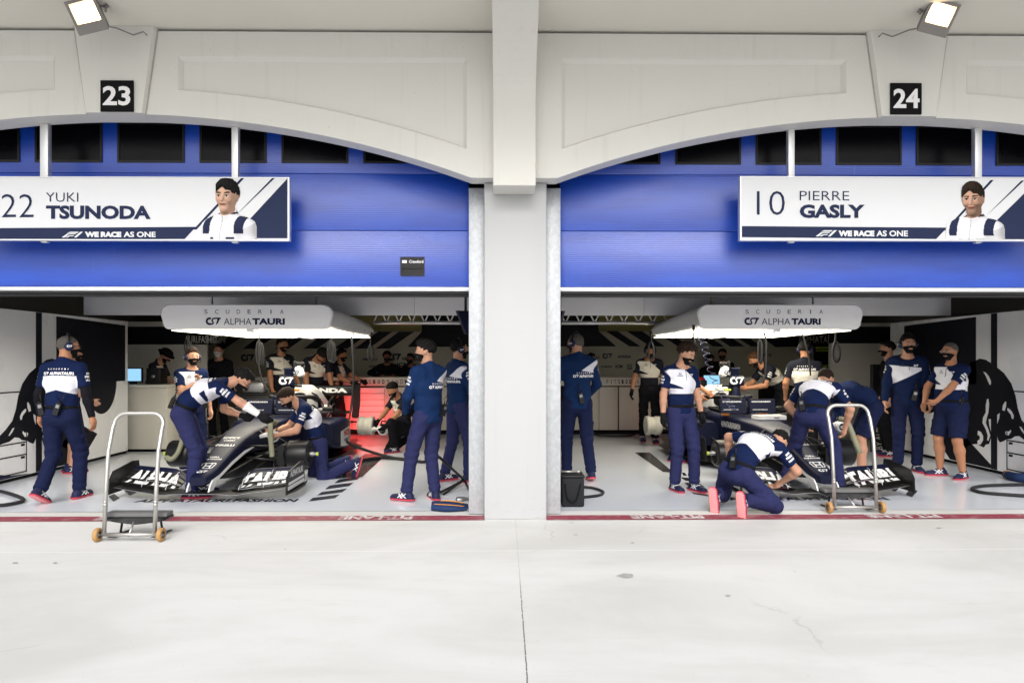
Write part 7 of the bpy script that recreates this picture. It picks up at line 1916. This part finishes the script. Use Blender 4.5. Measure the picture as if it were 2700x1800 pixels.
# ---- printed driver portraits: a shaded bust worked out from the same figures, printed flat on the banner
def portrait(root, org, zbot, sp, face, skin, hairc, hs, stub):
    fg = Figure((0, 0, 0), face, 1.78, sp)
    k = 1.27; cell = 0.0055
    hc = fg.W(fg.HC)
    nx = int(0.64 / cell); x = (np.arange(nx + 1) * cell - 0.27); z1 = org[2] + 0.21; nz = int((z1 - zbot - 0.004) / cell); z = zbot + 0.004 + np.arange(nz + 1) * cell
    X, Z = np.meshgrid(x, z, indexing='ij')
    wx = hc[0] + X.ravel() / k; wz = hc[2] + (Z.ravel() - org[2]) / k
    o = np.stack([wx, np.full(len(wx), -0.6), wz], 1); d = np.array([0, 1.0, 0])
    def suit(p):
        D = fg.torso(p, 0.014)
        for i in (0, 1): D = smin(D, rcone(p, fg.S[i], fg.E[i], 0.068, 0.058), 0.03)
        D = smin(D, rcone(p, fg.P[3] - fg.F[3][:, 2] * 0.03, fg.P[3] + fg.NK * 0.055, 0.08, 0.072), 0.03)
        D = D + fg.cloth_noise(p, 0.007, 1.3)
        return np.maximum(D, (p - (fg.P[3] + fg.NK * 0.058)) @ _n(fg.NK + fg.F[3][:, 1] * 0.4))
    def skinf(p): return smin(fg.head(p), rcone(p, fg.P[3] - fg.F[3][:, 2] * 0.05, fg.HC - fg.FH[:, 2] * 0.03, 0.06, 0.058), 0.03)
    def allf(p): return np.minimum(np.minimum(skinf(p), suit(p)), fg.hairf(p, hs, 0.35))
    L = lambda w: (w @ fg.M).astype(np.float32)
    t = np.zeros(len(o)); 
    for _ in range(60):
        t = t + np.clip(allf(L(o + d * t[:, None])), -0.02, 0.2) * 0.8
    P_ = o + d * t[:, None]; pl = L(P_); hit = (np.abs(allf(pl)) < 0.006) & (t < 1.2)
    e = 0.003; g_ = np.stack([allf(L(P_ + v)) - allf(L(P_ - v)) for v in (np.array([e, 0, 0]), np.array([0, e, 0]), np.array([0, 0, e]))], 1)
    n = g_ / np.maximum(np.linalg.norm(g_, axis=1, keepdims=True), 1e-9)
    l = _n(np.array([-0.62, -0.6, 0.5])); df = np.clip(n @ l, 0, 1); rim = np.clip(n @ _n(np.array([0.8, -0.35, 0.2])), 0, 1) * 0.25
    sh = 0.25 + 0.85 * df + rim
    ds, du, dh = skinf(pl), suit(pl), fg.hairf(pl, hs, 0.35)
    col = np.zeros((len(o), 3))
    q = pl - fg.HC; hx, hy, hz = q @ fg.FH[:, 0], q @ fg.FH[:, 1], q @ fg.FH[:, 2]
    is_h = (dh <= ds) & (dh <= du); is_u = (du < ds) & ~is_h; is_s = ~is_h & ~is_u
    col[is_s] = skin; 
    ax = np.abs(hx)
    br = is_s & (np.abs(hz - 0.028 - 0.15 * np.minimum(ax - 0.03, 0)) < 0.0055) & (ax > 0.012) & (ax < 0.054) & (hy > 0.03); col[br] = np.array(hairc) * 1.3
    eye = is_s & (np.abs(hz - 0.004) < 0.006) & (np.abs(ax - 0.033) < 0.015) & (hy > 0.03); col[eye] = (0.5, 0.45, 0.42)
    ir = eye & (np.abs(ax - 0.033) < 0.007); col[ir] = (0.03, 0.02, 0.015)
    lid = is_s & (np.abs(hz - 0.011) < 0.003) & (np.abs(ax - 0.033) < 0.017) & (hy > 0.03); col[lid] = (0.05, 0.03, 0.025)
    lip = is_s & (np.abs(hz + 0.058) < 0.0085) & (ax < 0.023) & (hy > 0.05); col[lip] = np.array(skin) * np.array((0.75, 0.45, 0.45))
    ml = is_s & (np.abs(hz + 0.058) < 0.002) & (ax < 0.024) & (hy > 0.05); col[ml] = (0.06, 0.025, 0.025)
    if stub:
        sb = is_s & (hz < -0.035 - 0.02 * (ax < 0.02)) & (hz > -0.13) & ~lip & ~ml & (hy > -0.03); col[sb] = col[sb] * 0.55 + np.array((0.05, 0.035, 0.03)) * 0.45
    col[is_h] = np.array(hairc)
    tc = pl - fg.P[2]; u = tc @ fg.F[2][:, 0]; v = tc @ fg.F[2][:, 2]
    col[is_u] = (0.66, 0.66, 0.69)
    band = is_u & (v < -0.03) & (v > -0.12) & (np.abs(u) < 0.15); col[band] = (0.02, 0.025, 0.06)
    shd = is_u & (np.abs(u) > 0.115) & (v > 0.10) & (np.abs(u) < 0.19); col[shd] = (0.02, 0.025, 0.06)
    co = is_u & (np.abs((pl - fg.P[3]) @ fg.NK - 0.046) < 0.007); col[co] = (0.02, 0.02, 0.04)
    seam = is_u & (np.abs(u) < 0.003); col[seam] *= 0.5
    bl = is_u & (((np.abs(u + 0.09) < 0.03) & (np.abs(v - 0.06) < 0.012)) | ((np.abs(u - 0.08) < 0.018) & (np.abs(v - 0.06) < 0.014))); col[bl] = (0.03, 0.03, 0.06)
    col = np.clip(col * sh[:, None], 0, 1)
    idx = -np.ones(len(o), int); idx[hit] = np.arange(hit.sum()); G = idx.reshape(nx + 1, nz + 1)
    fs = []
    for i in range(nx):
        for j in range(nz):
            f = (G[i, j], G[i + 1, j], G[i + 1, j + 1], G[i, j + 1])
            if min(f) >= 0: fs.append(f)
    vs = [(org[0] + a, org[1], b) for a, b in zip(X.ravel()[hit], Z.ravel()[hit])]
    me = bpy.data.meshes.new("portrait_print"); me.from_pydata(vs, [], fs)
    ca = me.attributes.new("print_colour", 'FLOAT_COLOR', 'POINT'); c4 = np.concatenate([col[hit], np.ones((hit.sum(), 1))], 1); ca.data.foreach_set("color", c4.astype(np.float32).ravel())
    me.materials.append(PRINTM)
    ob = bpy.data.objects.new("portrait_print", me); COL.objects.link(ob); ob.parent = root
g = NT("photo_print"); a_ = attr(g, "print_colour"); g.l(a_.outputs["Color"], g.b.inputs["Base Color"]); g.b.inputs["Roughness"].default_value = 0.5; g.b.inputs["Specular IOR Level"].default_value = 0.05; PRINTM = g.m
portrait(BANNERS[0][0], BANNERS[0][1], BANNERS[0][2], {"label": "a", "head": (-14, -2, 0), "hr": (0.1, 0.25, 1.1), "hl": (-0.1, 0.25, 1.1), "fat": 0.9}, -36, (0.56, 0.35, 0.255), (0.012, 0.011, 0.012), "full", False)
portrait(BANNERS[1][0], BANNERS[1][1], BANNERS[1][2], {"label": "bb", "head": (-12, 2, 3), "hr": (0.1, 0.25, 1.1), "hl": (-0.1, 0.25, 1.1)}, -24, (0.52, 0.31, 0.22), (0.03, 0.02, 0.014), "full", True)

# ---- more kit at the rear of the garages
def drawer_cart(px, d, w, h, label, mat, n):
    o = _c + ray(px, 950) * d
    r = thing("tool_cart", label, "tool cart", (o.x, o.y, 0.005), 0, "tool carts beside the cars")
    m = MB(); m.box((0, 0, h / 2 + 0.05), (w, 0.5, h - 0.1), None, 0.012); m.build("cabinet", mat, r)
    for k in range(n):
        z = 0.13 + (h - 0.2) * (k + 0.5) / n; m = MB(); m.box((0, -0.256, z), (w * 0.92, 0.012, (h - 0.2) / n - 0.012), None, 0.003); m.box((0, -0.268, z + 0.02), (w * 0.6, 0.01, 0.014), None, 0.003); m.build("drawer", GREYMETAL if mat is BLACK else mat, r)
    m = MB(); m.box((0, 0, h + 0.012), (w * 1.04, 0.53, 0.022), None, 0.006); m.build("work_top", BLACK, r)
    for sx in (-1, 1):
        m = MB(); m.lathe([(0.0, -0.015), (0.04, -0.015), (0.045, 0), (0.04, 0.015), (0, 0.015)], (sx * w * 0.4, -0.18, 0.045), (1, 0, 0), 14); m.build("castor", RUBBER, r)
    return o
for (px, d, w, h, lab, mt, n) in ((690, 12.0, 0.7, 0.95, "black tool cart behind the cockpit of the left car", BLACK, 5), (1880, 13.4, 0.8, 0.98, "black tool cart between the rear counter and the right car", BLACK, 5), (2130, 12.6, 0.7, 1.0, "grey tool cart behind the person leaning over the right cockpit", GREYMETAL, 4)):
    o = drawer_cart(px, d, w, h, lab, mt, n)
def small(name, label, cat, px, py, d, build):
    o = _c + ray(px, py) * d; r = thing(name, label, cat, tuple(o)); build(r); return r
def laptop(r):
    m = MB(); m.box((0, 0, 0.012), (0.34, 0.24, 0.02), None, 0.005); m.build("keyboard_base", BLACK, r)
    m = MB(); m.box((0, 0.13, 0.13), (0.34, 0.014, 0.22), Matrix.Rotation(R(-12), 3, 'X'), 0.005); l = m.build("lid", BLACK, r)
    m = MB(); m.add([(-0.155, 0.1, 0.04), (0.155, 0.1, 0.04), (0.155, 0.143, 0.225), (-0.155, 0.143, 0.225)], [(0, 1, 2, 3)]); m.build("display", SCR, l)
o1 = _c + ray(1880, 950) * 13.4
r = thing("laptop", "open laptop on the black cart in the right garage", "laptop", (o1.x, o1.y - 0.05, 1.03)); laptop(r)
r = thing("cap_box", "red and black box beside the laptop in the right garage", "box", (o1.x - 0.26, o1.y - 0.05, 1.03))
m = MB(); m.box((0, 0, 0.07), (0.2, 0.2, 0.13), None, 0.012); m.build("case", BLACK, r)
m = MB(); m.lathe([(0.0, 0.2), (0.04, 0.195), (0.085, 0.17), (0.095, 0.136), (0, 0.136)], (0, 0, 0), (0, 0, 1), 18); m.build("lid", RED, r)
o2 = _c + ray(690, 950) * 12.0
r = thing("helmet_box", "grey case standing on the black cart in the left garage", "case", (o2.x - 0.1, o2.y, 0.975))
m = MB(); m.box((0, 0, 0.1), (0.36, 0.26, 0.19), None, 0.03); m.build("case", GREYMETAL, r)
m = MB(); m.tube([(-0.07, -0.02, 0.195), (-0.06, -0.02, 0.225), (0.06, -0.02, 0.225), (0.07, -0.02, 0.195)], 0.009, 6); m.build("handle", BLACK, r)
